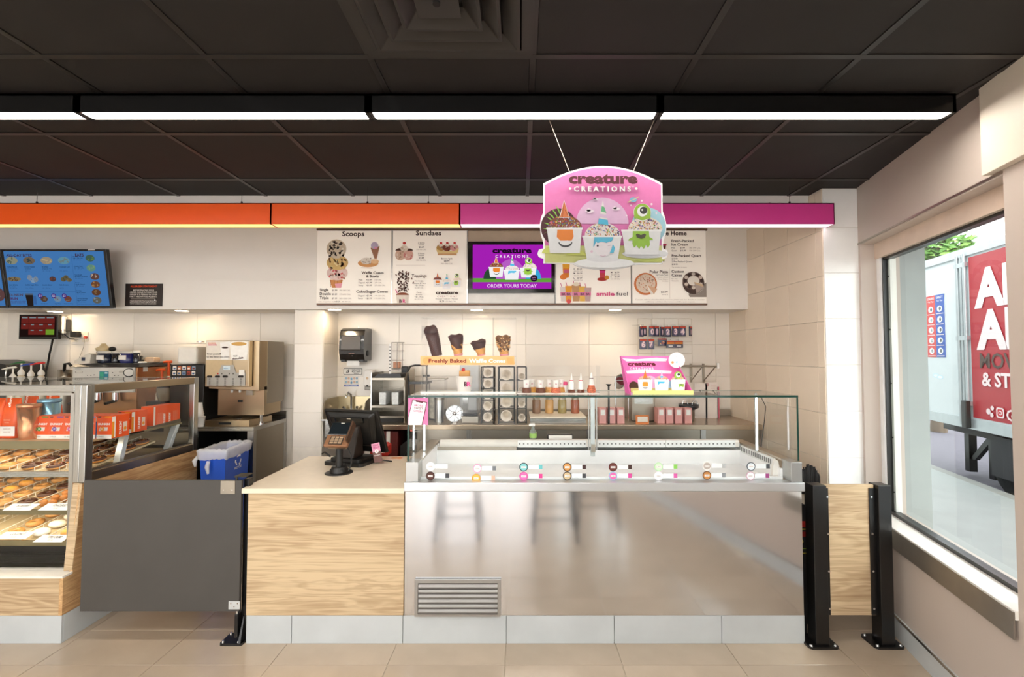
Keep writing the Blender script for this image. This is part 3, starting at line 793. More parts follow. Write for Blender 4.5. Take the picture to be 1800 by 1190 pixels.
# take home
t, P = panel(1111, 1242, 'menu panel headed Take Home with pizza and cake pictures')
P.text('Take Home', 1207, 413.6, 7.6, c_br, 'r', .028, 54)
P.part('heading', t)
P.text('Fresh-Packed', 1180, 425.7, 4.6, c_br, bold=.018, w=39); P.text('Ice Cream', 1180, 432, 4.6, c_br, bold=.018, w=29)
for a, b, c, y in (('Pint', '$7.99', '580-1090 CAL', 437), ('Quart', '$12.99', '770-2290 CAL', 442)):
    P.text(a, 1180, y, 2.6, c_br); P.text(b, 1195, y, 2.6, c_br, bold=.01); P.text(c, 1211, y, 2.3, c_gr)
P.part('subheading', t)
P.text('Pre-Packed Quart', 1180, 452, 4.6, c_br, bold=.018, w=52); P.text('$10.99', 1180, 456.4, 2.6, c_br, bold=.01); P.text('2 Pre-Packed Quarts', 1180, 461.4, 2.6, c_br, bold=.008, w=36); P.text('$18.99', 1180, 466.3, 2.6, c_br, bold=.01); P.text('Tax included in menus', 1180, 471, 2, c_gr)
P.part('price_lettering', t)
P.rect(1164, 429, 1171, 432, 'd0406c'); P.poly([(1165, 432), (1170, 432), (1169, 439), (1166, 439)], '6a4038'); P.part('pint_picture', t); P.rect(1164, 454, 1167, 460, '5a4640')
P.part('pint_picture', t)
P.line(1176, 472, 1176, 525, .5, 'd6ccc0')
P.part('divider_line', t)
P.text('Polar Pizza', 1173, 480.4, 4.8, c_br, 'r', .018, 32); P.part('subheading', t); P.text("Ice Cream Treat", 1173, 484.6, 2.2, c_br, 'r')
for s_, y in (('Oreo Cookies n Cream', 488.5), ('Peanut Butter n', 492), ('Chocolate', 495.3)): P.text(s_, 1173, y, 1.9, c_gr, 'r')
P.part('pizza_lettering', t)
P.ell(1133.5, 499.5, 20, 19.5, 'd9824e', 30); P.ell(1134, 499, 17, 16.5, 'ecd8c4', 28)
P.dots([(1134 + random.uniform(-1, 1)*13, 499 + random.uniform(-1, 1)*12) for _ in range(60)], 1.1, .5, ['c86a4a', 'b8864a', 'e8a88a', '8a5a40'])
P.poly([(1134, 499), (1153, 509), (1147, 517), (1143, 518.5)], 'f3ece1'); P.poly([(1136, 501), (1154, 508), (1148, 517.5)], 'e4b896')
P.part('pizza_picture', t)
P.text('$21.99', 1172, 515, 3, c_br, 'r', .01); P.text('Serves 8', 1172, 519, 2.2, c_gr, 'r')
P.text('Custom', 1179, 480, 4.8, c_br, bold=.018, w=22); P.part('subheading', t); P.text('Cakes', 1179, 486.5, 4.8, c_br, bold=.018, w=18); P.text('For Any', 1179, 491.5, 2.2, c_gr); P.text('Occasion', 1179, 495, 2.2, c_gr)
P.part('cake_lettering', t)
P.poly([(1208, 517), (1239.5, 497), (1239.5, 522.5), (1210, 522.5)], '9a9088')
P.ell(1217, 498, 19, 19.5, '4e3c36', 30); P.ell(1216, 494, 18, 15.5, '6e5850', 28)
for k in range(12):
    a = 2*pi*k/12; P.ell(1217 + 14.5*cos(a), 494 + 12*sin(a), 3.2, 3, ('3c2e2a', 'd8ccc0')[k % 2], 10, up=(k == 0))
P.ell(1217, 494, 10.5, 8.5, 'efe9e0', 20)
P.poly([(1218, 496), (1234, 501), (1235, 506), (1222, 517)], 'b8a8a0'); P.poly([(1218, 496), (1234, 501), (1234, 505), (1220, 500)], 'd8be9c'); P.poly([(1222, 518), (1236, 506), (1230, 512)], 'f2eee8')
P.part('cake_picture', t)
P.text('Custom cake is a handcrafted product, please ask for details at counter', 1115, 528, 2.0, c_gr, w=121); P.text('additional nutrition information available upon request', 1133, 531.6, 2.0, c_gr, w=85)
P.build('menu_print', t)
# digital display between the panels
t = thing('digital_display', 'black framed screen with magenta picture and the words ORDER YOURS TODAY', 'screen', at(899, 534, Y=MY))
board(823, 405.4, 975, 424.5, MY + .012, .012, 'upper_filler', mat('filler_tan', 'c9b9a4', .5), t)
board(823, 515, 975, 533.2, MY + .008, .012, 'lower_filler', M_WHITE, t)
board(822.5, 424.8, 975.5, 514.7, MY - .03, .05, 'bezel', mat('screen_black', '0c0b0d', .12), t)
P = PP(831, 430, 969, 507.5, MY - .03)
P.rect(831, 430, 969, 507.5, 'a51fb4'); P.rect(831, 489, 969, 496, '63a33c'); P.ell(866, 490, 16, 20, '2c4a34', 20, 180, 360); P.ell(931, 490, 20, 22, '3aa8d8', 20, 180, 360); P.ell(898, 490, 26, 34, 'b860c4', 24, 180, 360)
creatures(P, lambda x, y: (901 + (x - 1060)*.42, 492 + (y - 459)*.39), .40, False, .35)
P.text('creature', 900, 445, 9, '1c0a20', 'c', .048, 69); P.text('C R E A T I O N S', 900, 453.5, 4.8, 'f6e6fa', 'c', .02, 58)
P.text('ORDER YOURS TODAY', 900, 505.5, 5.6, 'f2d6f6', 'c', .022, 87); P.ell(938.5, 489.5, 6.2, None, '28182c', 16); P.text('baskin', 938.5, 489, 1.9, 'f0a0d0', 'c'); P.text('bites', 938.5, 492, 1.9, 'f0a0d0', 'c')
P.build('screen_picture', t, light=.58)
# ================================================================== LEFT: SCREENS, PLAQUE, BACK BAR
# ---- tilted menu televisions
def television(label, bl, br, tl, tr, art):
    t = thing('menu_television', label, 'screen', (bl + br)/2, 'tilted menu televisions')
    ux = (br - bl)/185; uy = ((bl - tl) + (br - tr))*.5/105
    o = tl
    n = uy.cross(ux).normalized()
    c = [o, o + ux*185, o + ux*185 + uy*105, o + uy*105]
    MB().hexa([p - n*.035 for p in (c[3], c[2], c[1], c[0])], [p for p in (c[3], c[2], c[1], c[0])]).build('bezel', mat('tv_black', '0d0c0d', .25), t, bevel=.002)
    MB().hexa([p - n*.075 for p in (o + ux*60 + uy*75, o + ux*125 + uy*75, o + ux*125 + uy*30, o + ux*60 + uy*30)], [p - n*.035 for p in (o + ux*60 + uy*75, o + ux*125 + uy*75, o + ux*125 + uy*30, o + ux*60 + uy*30)]).build('wall_bracket', M_BLACKM, t)
    q = o + ux*92 + uy*52
    MB().cyl(q - n*.07, Vector((q.x, SOFY, q.z)), .02, n=10).build('bracket_arm', M_BLACKM, t)
    P = Print(o + n*.0005, ux, uy)
    P.rect(4.5, 3.5, 180.5, 100.5, '4c86c9')
    art(P); P.build('screen_picture', t, light=.42)
    return t, o, ux, uy, n
def food(P, x, y, rx, ry, c, c2, n=8):
    P.ell(x, y, rx, ry, c, 16); P.dots([(x + random.uniform(-.7, .7)*rx, y + random.uniform(-.6, .6)*ry) for _ in range(n)], rx*.2, ry*.18, [c2, c])
DK, LT = '16304f', '3a5f94'
def art1(P):
    P.text('ALL-DAY BITES', 8.5, 13, 4.4, '4a2a3a', bold=.02, w=45); P.text('EATS', 130, 12.5, 4.6, '4a2a3a', bold=.025, w=15)
    for x, n, l2, l3, c, c2 in ((17, 'Stuffed Biscuit', 'Bites with cheese', '190 - 290 CAL', '9a9c86', '5a6a60'), (48, 'Kreme Delight', 'Sandwich', '480 CAL', '7a6a58', '3c4a4c'), (79, 'Breakfast', 'Empanada Trio', '340 - 370 CAL', 'a89a84', 'c8b48c'), (110, 'Croissant Loaf', '', '350 - 490 CAL', '6aa0b8', '7a8c8c')):
        food(P, x, 20, 10.5, 6.5, c, c2, 12)
        P.text(n, x - 9, 32, 2.1, DK, bold=.015); P.text(l2, x - 9, 35.4, 1.9, DK if x > 40 else LT); P.text(l3, x - 9, 39, 1.6, LT)
    food(P, 18, 52.5, 12.5, 4, '8a7c5c', '5a4436', 8); food(P, 46, 50, 4.5, 5, '8a9ab0', '6a88b0', 6); food(P, 52, 55, 5, 4.5, '8aa8c8', '5a7ca8', 6); food(P, 57, 53, 4, 5, '8c9aa8', '5a7ca8', 5)
    food(P, 87, 52.5, 6, 4.5, '5a4444', '8a4a3a', 6); food(P, 106, 53, 5, 4, '6e6448', '4a4a3a', 4); food(P, 111, 49.5, 4.5, 4, '6e6448', '4a4a3a', 4); food(P, 116, 54, 5, 3.5, '6e6448', '8a7a5a', 4)
    for x, n, l2, l3 in ((9, 'Ham & Swiss', 'Sandwich', '360 - 480 CAL'), (38, 'Stuffed Bagel Minis', '', '230 - 270 CAL'), (68, 'Snackin Bacon', '', '250 - 280 CAL'), (98, 'Hash Browns', '', '130 CAL')):
        P.text(n, x, 64, 2.1, DK, bold=.015); P.text(l2, x, 67.2, 2, DK); P.text(l3, x, 69.4, 1.6, LT)
    P.line(6, 74.5, 126, 74.5, .5, '3a6aa8'); P.line(126, 5, 126, 100, .5, '3a6aa8')
    P.text("DUNKIN'", 8, 83, 4.4, '5c4a52', bold=.025, w=25); P.text('RUN', 9, 89.5, 4.4, '5a2a5e', bold=.03, w=13)
    P.text('BUY A MED. ICED COFFEE', 9, 93, 1.6, '4a2a5e'); P.text('AND GET A SNACK FOR', 9, 95.6, 1.6, '4a2a5e')
    P.poly([(36, 78), (50, 78), (48.5, 100.4), (38, 100.4)], '2c2420'); P.rect(36, 78, 50, 81, '5a6a80'); P.rect(50, 82, 55, 98, '4270b0')
    for x, s_, c in ((63, '$1', '5a4840'), (87, '$2', '7a9ab8'), (106, '$3', '7a4a40')):
        food(P, x + 6, 88, 6.5, 5.2, c, '8a7464', 5); P.ell(x, 82, 4.2, None, '4a2a86', 16); P.text(s_, x, 84, 3.6, 'd0c8ea', 'c', .02)
        P.text('Hash Browns' if x < 70 else 'Bagel Minis' if x < 100 else 'Wake-Up Wrap', x + 6, 97.2, 1.7, DK, 'c')
    for y, a, b, c, c2 in ((14, 'Avocado Toast', '240 - 320 CAL', '4a6a5c', '6a8a4c'), (31, 'Omelet Bites', '160 - 280 CAL', '6a9a8a', '8aa87c'), (46, 'Sourdough', 'Breakfast Sandwich', '6a4a44', 'c8b0a0'), (60, 'Bacon,', 'Egg & Cheese', '7a5038', 'b88a54'), (74, 'Sausage,', 'Egg & Cheese', '6a4630', '9a7a54'), (88, 'Turkey Sausage,', 'Egg & Cheese', '6a6a60', '8a9ab0')):
        P.text(a, 130, y, 2, DK, bold=.012); P.text(b, 130, y + 3, 2, DK, bold=.01); P.text('450 - 690 CAL', 130, y + 6, 1.6, LT)
        food(P, 165 if y > 40 else 160, y + 2, 8, 6, c, c2, 7)
    P.text('2,000 calories a day is used for general nutrition advice', 130, 98, 1.5, LT, w=46)
def art2(P):
    food(P, 172, 80, 10, 12, '6a4a4a', '8a7a6a', 10); P.text('DONUTS', 10, 14, 5, '4a2a3a', bold=.02); P.text('LUNCH', 150, 14, 5, '4a2a3a', bold=.02)
br = at(198, 542, Y=3.98); bl = at(16, 542, Y=3.98); tr = at(186, 437.5, X=br.x); tl = at(1, 438.5, X=bl.x)
yy = (tr.y + tl.y)/2; tr.y = tl.y = yy; tr.z = tl.z = (tr.z + tl.z)/2; bl.z = br.z
w = br.x - bl.x
t, o, ux, uy, n = television('blue menu television headed ALL-DAY BITES, tilted down from the soffit', bl, br, tl, tr, art1)
MB().hexa([p + n*.001 for p in (o + ux*154 + uy*1.8, o + ux*166 + uy*1.8, o + ux*166, o + ux*154)], [p + n*.003 for p in (o + ux*154 + uy*1.8, o + ux*166 + uy*1.8, o + ux*166, o + ux*154)]).build('white_sticker', M_WHITE, t)
dx = Vector((-(w + .004), 0, 0))
television('blue menu television mostly cut off by the edge of the frame', bl + dx, br + dx, tl + dx, tr + dx, art2)

# ---- allergen plaque
t = thing('allergen_sign', 'small dark allergen plaque with orange heading on the soffit', 'sign', at(252, 538, Y=4.108))
board(220.5, 498.5, 284, 538, 4.108, .011, 'plaque', mat('plaque_brown', '2e2624', .4), t)
P = PP(220.5, 498.5, 284, 538, 4.108)
P.text('ALLERGEN STATEMENT', 253, 505, 3.2, 'e8562a', 'c', .02, 47)
for s_, y in (('BEFORE PLACING YOUR', 511.5), ('ORDER, PLEASE INFORM YOUR', 515.2), ('SERVER IF A PERSON IN YOUR', 518.9), ('PARTY HAS A FOOD ALLERGY.', 522.6)): P.text(s_, 253, y, 2.6, 'e8e2da', 'c', .015, 48 if y > 513 else 37)
P.line(231, 525.3, 274, 525.3, .5, 'c8c0b8')
for s_, y in (('PLEASE BE ADVISED THAT OUR PRODUCTS', 530), ('MAY CONTAIN OR HAVE COME IN CONTACT', 532.6), ('WITH COMMON FOOD ALLERGENS', 535.2)): P.text(s_, 253, y, 1.7, 'e8e2da', 'c', .01, 46)
P.build('lettering', t)
MB().cyl(at(272.5, 527.5, Y=4.107), at(272.5, 527.5, Y=4.110), .005, n=10).build('screw', M_CHROME, t)

# ---- recessed downlights in the soffit
for px, py, lb in ((97, 548, 'recessed downlight above the small order monitor'), (320, 546.5, 'recessed downlight above the clear topping dispenser'), (588, 544.5, 'recessed downlight beside the tiled pier'), (838, 545.3, 'recessed downlight above the waffle cone display'), (1081, 545, 'recessed downlight above the hanging candle packets')):
    p = at(px, py, Z=SOFZ - .003)
    t = thing('downlight', lb, 'light', p, 'downlights under the soffit')
    MB().lathe([(.052, 0), (.066, .0005), (.066, .003), (.052, .003)], p, 24).build('trim_ring', M_WHITE, t)
    MB().lathe([(.0515, -.0006), (.0515, .0028)], p, 24).build('lens', glow('downlight_lens', 'ffe2b8', 44), t)

# ---- order monitor, mini computer, power adapter, outlets
MO = 4.38
t = thing('order_monitor', 'small black order monitor with red tiles under the soffit', 'monitor', at(68, 596, Y=MO))
board(34, 553, 101, 596, MO, .035, 'bezel', mat('tv_black', '0d0c0d', .25), t, .002)
P = PP(34, 553, 101, 596, MO)
P.rect(36, 556, 99.5, 592, '241614')
for i, (x0, x1) in enumerate(((38, 51), (51.5, 66), (66.5, 82), (82.5, 97.5))):
    for j, (y0, y1) in enumerate(((556.5, 568.5), (569, 578.5), (579, 588.5))):
        if i == 0 and j == 2: continue
        g = (i == 3 and j == 2)
        P.rect(x0, y0, x1, y1, '86b438' if g else '7e2c26')
        if not g: P.rect(x0 + (1 if j == 0 else 4), y0 + 1, x1 - (2 if j == 0 else 5), y0 + (2.8 if j == 0 else 2.6), '8fa8ac')
P.build('screen_picture', t, light=.38)
a = at(66, 574, Y=MO); MB().box((a.x - .06, MO + .035, a.z - .05), (a.x + .06, BACKY, a.z + .05)).build('wall_bracket', M_BLACKM, t, bevel=.004)
t = thing('mini_computer', 'slim white mini computer on a black bracket beside the order monitor', 'computer', at(107, 586, Y=4.42))
board(104, 556.5, 111.5, 586, 4.42, .03, 'case', M_WHITE, t, .003)
board(112, 561.5, 116.5, 583, 4.44, .05, 'bracket', M_BLACKM, t, .003)
board(101.5, 556, 103.8, 587, 4.42, .03, 'side_plate', M_BLACK, t)
MB().cyl(at(107.8, 581, Y=4.4185), at(107.8, 581, Y=4.421), .006, n=12).build('power_button', mat('button_red', 'b84a3a', .4), t)
a = at(108, 572, Y=4.45); MB().box((a.x - .02, 4.45, a.z - .03), (a.x + .02, 4.488, a.z + .03)).build('wall_plate', M_BLACKM, t)
t = thing('power_adapter', 'black plug-in power adapter in the wall outlet', 'adapter', at(128, 592, Y=4.44))
board(122.5, 582.5, 134, 592.5, 4.435, .05, 'body', M_BLACK, t, .004)
P0 = [at(112, 580, Y=4.42), at(118, 580.5, Y=4.43), at(124, 580, Y=4.43), at(126, 583, Y=4.45)]
MB().tube(P0, .004, 6).build('cable', M_BLACK, t)
MB().tube([at(112, 586, Y=4.44), at(117, 591, Y=4.45), at(123, 595, Y=4.46), at(131, 596, Y=4.47)], .005, 6).build('cable', M_BLACK, t)
for px, lb, c in ((131, 'ivory wall outlet plate behind the black adapter', 0), (149, 'ivory wall outlet plate with a red plug', 1)):
    t = thing('wall_outlet', lb, 'outlet', at(px, 601, Y=4.488), 'wall outlets')
    board(px - 5, 584, px + 5, 601, 4.486, .008, 'cover_plate', mat('ivory_plastic', 'ece2cf', .4), t, .002)
    if c:
        a = at(149, 593, Y=4.47)
        MB().cyl(a, a + Vector((0, .018, 0)), .014, n=12).build('red_plug', mat('plug_red', 'c8402a', .4), t)
        MB().tube([a, at(143, 595, Y=4.46), at(134, 598, Y=4.47), at(122, 597, Y=4.47), at(108, 588, Y=4.45)], .0022, 5).build('cord', mat('cord_grey', '9a9084', .5), t)
        MB().tube([at(149, 596, Y=4.47), at(147, 610, Y=4.48), at(139, 630, Y=4.48), at(135, 655, Y=4.47)], .002, 5).build('cord', mat('cord_grey', '9a9084', .5), t)
t = tag(MB().tube([at(93, 595, Y=4.425), at(90, 610, Y=4.44), at(87, 622, Y=4.44), at(86, 630, Y=4.46), at(83.5, 642, Y=4.46), at(81, 652, Y=4.44), at(79, 672, Y=4.40)], .008, 8).build('monitor_cable', M_BLACK), 'thick black cable running down the wall from the order monitor', 'cable')

# ---- stainless back bar along the rear wall on the left
CBZ, CBY = 1.005, 3.93
CBX = -2.235
t = thing('back_bar_counter', 'stainless steel back bar counter under the beverage machines', 'counter', (-3.4, 4.2, 0))
MB().box((-5.2, CBY, CBZ - .035), (CBX, BACKY - .012, CBZ)).build('worktop', M_STEEL, t, bevel=.003)
struct(MB().box((-5.2, BACKY - .03, CBZ + .001), (CBX, BACKY - .007, CBZ + .07)).build('trim_2', M_STEEL))
MB().box((CBX - .03, CBY + .03, .10), (CBX - .005, BACKY - .02, CBZ - .035)).build('end_panel', M_STEELD, t)
MB().box((CBX - .055, CBY + .005, 0), (CBX - .003, CBY + .05, CBZ - .035)).build('leg', M_STEELZ, t)
MB().box((CBX - .045, BACKY - .06, 0), (CBX - .003, BACKY - .02, CBZ - .036)).build('leg', M_STEELZ, t)
MB().box((-2.76, CBY + .01, 0), (-2.70, BACKY - .02, CBZ - .035)).build('black_side_panel', M_BLACK, t)
MB().box((-5.2, CBY + .02, .08), (-2.76, CBY + .04, CBZ - .035)).build('front_panel', M_STEELD, t)
MB().box((-2.70, BACKY - .04, .1), (CBX - .04, BACKY - .02, CBZ - .04)).build('back_panel', M_DARK, t)

# recycling bin
yc = 3.50; p = at(397, 795, Y=yc)
t = thing('recycling_bin', 'blue recycling bin with a clear plastic liner under the back bar', 'bin', (p.x, yc, 0), rz=radians(5))
bw, bd, bh = .185, .36, p.z
def rr(x0, y0, x1, y1, z): return [(x0, y0, z), (x1, y0, z), (x1, y1, z), (x0, y1, z)]
b = MB(); tp = .035
lo, hi = rr(-bw + tp, tp, -tp, bd - tp, .0), rr(-bw, 0, 0, bd, bh)
lo2, hi2 = rr(-bw + tp + .005, tp + .005, -tp - .005, bd - tp - .005, .01), rr(-bw + .005, .005, -.005, bd - .005, bh)
b.add(lo + hi + lo2 + hi2, [(0,3,2,1)] + [(i, (i+1) % 4, 4 + (i+1) % 4, 4 + i) for i in range(4)] + [(8+i, 12+i, 12+(i+1) % 4, 8+(i+1) % 4) for i in range(4)] + [(8,9,10,11)] + [(4+i, 4+(i+1) % 4, 12+(i+1) % 4, 12+i) for i in range(4)])
b.build('tub', mat('bin_blue', '1552c4', .4), t, local=True)
ln = MB(); N_ = 48; ring = []
def per(s_, e, z):                          # a point of the rim outline grown by e
    q = (s_ % 1)*4; k = int(q); f_ = q - k
    c = [(-bw - e, -e), (e, -e), (e, bd + e), (-bw - e, bd + e)]
    return (c[k][0] + (c[(k+1) % 4][0] - c[k][0])*f_, c[k][1] + (c[(k+1) % 4][1] - c[k][1])*f_, z)
for e, z in ((.008, -.052), (.012, -.034), (.011, -.012), (.013, .012), (.002, .026), (-.012, .008), (-.014, -.10)):
    ring.append([per(i/N_, e + random.uniform(-.003, .004), bh + z + random.uniform(-.006, .006)*(1 + 2*(z < -.06))) for i in range(N_)])
ln.add([q for r in ring for q in r], [(j*N_ + i, j*N_ + (i+1) % N_, (j+1)*N_ + (i+1) % N_, (j+1)*N_ + i) for j in range(6) for i in range(N_)], 0, True)
m_film = mat('bin_liner_film', 'f0f2f6', .35, var=.05)
m_film.node_tree.nodes['Principled BSDF'].inputs['Alpha'].default_value = .55
ln.build('liner', m_film, t, local=True)
MB().tube([(-bw*.6, -.018, bh - .06), (-bw*.62, -.03, bh - .10), (-bw*.58, -.028, bh - .15)], [.012, .016, .008], 8).build('liner_knot', m_film, t, local=True)
MB().tube([(-bw - .01, .01, bh - .02), (-bw - .03, -.01, bh - .06), (-bw - .022, -.01, bh - .10)], [.012, .016, .008], 8).build('liner_knot', m_film, t, local=True)
sl = Vector((-tp/bh, 0, 0))                  # the right-hand wall leans in a little
P = Print(Vector((.002, .09, bh - .045)), Vector((0, .00078, 0)), Vector((-.035/bh*.0007, 0, -.0007)))
for k in range(3):
    a = radians(-90 + 120*k)
    def rt(x, y): return (120 + x*cos(a) - y*sin(a), 75 + x*sin(a) + y*cos(a))
    P.poly([rt(38, -34), rt(58, -20), rt(58, 20), rt(38, 14)], 'f2f2f4', up=(k == 0)); P.poly([rt(58, 16), rt(66, 22), rt(48, 44), rt(28, 28), rt(38, 20)], 'f2f2f4', up=False)
P.text('RECYCLE', 120, 165, 24, 'f2f2f4', 'c', .02, 130)
P.build('recycle_symbol', t, local=True)

# hot chocolate machine
HY = 3.93; HX0, HX1 = at(361, 640, Y=HY).x, at(438, 640, Y=HY).x
z = lambda py, Y=HY: at(400, py, Y=Y).z
t = thing('hot_chocolate_machine', 'tall stainless hot chocolate dispenser with a cup picture on its door', 'dispenser', ((HX0+HX1)/2, 4.1, CBZ))
m_bronze = steel('warm_steel', 'bda98c', .3)
MB().box((HX0, HY, z(680)), (HX1, HY + .05, z(598.5))).build('door', m_bronze, t, bevel=.004)
MB().hexa([(HX0, HY + .05, z(684)), (HX1 + .05, HY + .06, z(688)), (HX1 + .05, BACKY - .1, z(688)), (HX0, BACKY - .1, z(684))], [(HX0, HY + .05, z(598.5)), (HX1 + .05, HY + .06, z(598.5)), (HX1 + .05, BACKY - .1, z(598.5)), (HX0, BACKY - .1, z(598.5))]).build('cabinet', m_bronze, t, bevel=.003)
MB().box((HX1 - .02, 4.12, z(708, 4.2)), (HX1 + .052, BACKY - .1, z(600, 4.2))).build('rear_housing', M_STEELD, t)
MB().box((at(386, 700, Y=4.1).x, 4.08, CBZ + .08), (HX1 + .05, 4.36, z(684) + .01)).build('lower_body', m_bronze, t)
MB().box((HX0, HY + .01, CBZ), (at(437, 735, Y=HY).x, 4.3, CBZ + .055)).build('drip_tray', m_bronze, t, bevel=.003)
MB().box((HX0 + .12, HY + .006, CBZ + .02), (HX0 + .22, HY + .011, CBZ + .038)).build('tray_slot', M_DARK, t)
for i in range(2): MB().cyl((HX0 + .16 + .07*i, 4.04, z(684) + .002), (HX0 + .16 + .07*i, 4.04, z(692)), .012, .009, n=10).build('nozzle', M_WHITE, t)
MB().box((HX0 + .27, 4.06, z(697)), (HX0 + .33, 4.085, z(688))).build('valve_box', M_STEELD, t)
MB().box((at(419, 700, Y=4.08).x, 4.072, z(710)), (at(427, 700, Y=4.08).x, 4.081, z(706))).build('warning_label', M_BLACK, t)
P = PP(361, 598.5, 438, 680, HY)
P.rect(363, 600, 437, 633, 'ece3d6'); P.text('DUNKIN', 366, 604.5, 2.4, 'e0703a', bold=.03); P.text("DONUTS", 367, 607.5, 2.4, 'd8406c', bold=.03)
P.poly([(387, 602), (405, 600), (402, 632), (390, 632)], 'f6f2ec'); P.ell(396, 611, 6, 1.6, '4a3830', 12)
P.poly([(404, 604), (437, 604), (434, 633), (408, 633)], 'fbf8f2'); P.ell(420.5, 604, 16.5, 4.5, 'fdfbf6', 22); P.ell(420.5, 604.5, 13.5, 3.4, 'd8a85c', 20)
P.text('HOT', 411, 627, 2.4, '5a3428', bold=.02); P.text('chocolate', 419, 631.5, 3.6, '4a2820', 'c', .03, 20, rot=-8)
P.text('Treat yourself', 364.5, 623.5, 2.8, '5a4a40', bold=.02, w=25); P.text('to the flavor you crave', 364.5, 628.6, 2.8, '5a4a40', bold=.02, w=40)
P.poly([(363, 633.6), (410, 633.6), (408, 650), (386, 655), (378, 662), (363, 662)], 'cdb48e')
P.poly([(386, 655), (391, 641.5), (412, 641.5), (416, 655), (433, 655), (433, 678), (366, 678), (366, 662), (378, 662)], 'b4b0a8')
P.rect(394, 643.5, 406, 650, 'd8e4e8'); P.text('SELECT', 400, 648.4, 2.2, '4a8ab8', 'c', .02); P.rect(422, 650, 431.5, 659, 'f0ece4'); P.ell(385, 657, 1.4, None, 'c8402c', 10); P.ell(392, 657, 1.2, None, '5a564e', 10); P.ell(405, 657, 1.2, None, '5a564e', 10); P.ell(412, 657, 1.2, None, '5a564e', 10)
for i in range(5):
    x = 371 + i*13.7
    if i != 3: P.poly(rrect(x - 4.6, 660, x + 4.6, 663.6, 1.4), '2c2824')
    for j in range(4): P.rect(x - 1.6, 665.4 + j*3.4, x + 1.6, 667 + j*3.4, '2c2824', up=(j == 0))
P.build('door_print', t)
t = thing('water_tap', 'small chrome water tap standing at the end of the back bar', 'tap', at(475, 735, Y=4.2))
p = Vector((CBX - .045, 4.12, CBZ))
t.location = p
MB().cyl(p, p + Vector((0, 0, .015)), .025, n=16).build('foot', M_CHROME, t)
MB().cyl(p + Vector((0, 0, .015)), p + Vector((0, 0, .16)), .013, n=12).build('stem', M_CHROME, t)
MB().box(p + Vector((-.022, -.018, .15)), p + Vector((.022, .018, .185))).build('head', M_BLACKM, t, bevel=.003)
t = thing('order_tray', 'low black and white tray beside the drip tray on the back bar', 'tray', (CBX - .17, 4.02, CBZ))
MB().box((CBX - .25, 3.97, CBZ), (CBX - .07, 4.10, CBZ + .012)).build('base', M_BLACK, t, bevel=.003)
MB().box((CBX - .18, 3.975, CBZ + .012), (CBX - .075, 4.06, CBZ + .022)).build('white_pad', M_WHITE, t, bevel=.002)
MB().tube([(CBX - .24, 4.0, CBZ + .012), (CBX - .22, 4.02, CBZ + .05), (CBX - .17, 4.04, CBZ + .055)], .012, 8).build('scoop_handle', M_BLACK, t)

# paper cups
def cup_profile(r, h): return [(r*.72, 0), (r, h*.94), (r*1.06, h*.95), (r*1.06, h), (r*.95, h), (r*.68, .006), (0.0001, .006)]
x, y = at(351, 740, Y=4.0).x, 3.985
for k in range(7):
    o = MB().lathe(cup_profile(.038, .1), (0, 0, 0), 20).build('paper_cup', mat('paper_white', 'f4efe8', .6, var=.02))
    o.location = (x, y, CBZ + .11 + .015*k); o.rotation_euler = (pi, 0, 0)
    tag(o, '%s white paper cup from the bottom of the upside-down stack on the back bar' % ['first', 'second', 'third', 'fourth', 'fifth', 'sixth', 'seventh'][k], 'cup', 'stack of paper cups on the back bar')
x2 = at(363.5, 740, Y=3.95).x
o = MB().lathe(cup_profile(.034, .085), (0, 0, 0), 20).build('paper_cup', mat('paper_white', 'f4efe8', .6, var=.02)); o.location = (x2, 3.955, CBZ)
HXc = HX0
tag(o, 'single upright white paper cup on the back bar by the cup stack', 'cup')
o.location.x = HX0 - .045
o = tag(MB().box((HX0 - .115, 3.96, CBZ), (HX0 - .086, 3.99, CBZ + .085)).build('sugar_packet_box', mat('box_orange_pale', 'd8845a', .5), bevel=.002), 'small orange and white box between the cups on the back bar', 'box')

# topping dispenser: clear bin on a printed black base
dx0, dx1 = at(303, 640, Y=4.0).x, at(346, 640, Y=4.0).x
t = thing('topping_dispenser', 'clear topping dispenser with a black printed base behind the bakery case', 'dispenser', ((dx0+dx1)/2, 4.1, CBZ))
zz = lambda py: at(320, py, Y=4.0).z
MB().box((dx0, 4.0, zz(641)), (dx1, 4.3, zz(603))).build('bin_body', M_ACRYL, t, bevel=.01)
MB().box((dx0 + .02, 4.02, zz(641) + .004), (dx1 - .02, 4.28, zz(609))).build('white_contents', mat('powder_white', 'efe9de', .8), t, bevel=.02)
MB().box((dx0 + .01, 4.0, zz(603)), (dx1 + .04, 4.3, zz(601))).build('lid', M_ACRYL, t, bevel=.003)
MB().cyl((dx0 + .17, 4.1, zz(601)), (dx0 + .17, 4.1, zz(599)), .03, n=14).build('lid_knob', M_CHROME, t)
MB().box((dx0 - .01, 3.99, CBZ), (dx1 + .07, 4.32, zz(641))).build('base', M_BLACK, t, bevel=.006)
P = PP(303, 641, 352, 740, 3.99)
for j in range(2):
    for i in range(5): P.poly(rrect(304 + i*8.4, 643.5 + j*9, 310.5 + i*8.4, 650.5 + j*9, 1), random.choice(['c8704a', 'a84a3a', 'e0c8a8', '8a9ab0', 'f0e8dc']), up=(i == 0)); P.rect(305 + i*8.4, 646 + j*9, 309 + i*8.4, 649 + j*9, random.choice(['7a3a2a', 'f4ece0', '4a6a9a']))
P.build('flavour_stickers', t)

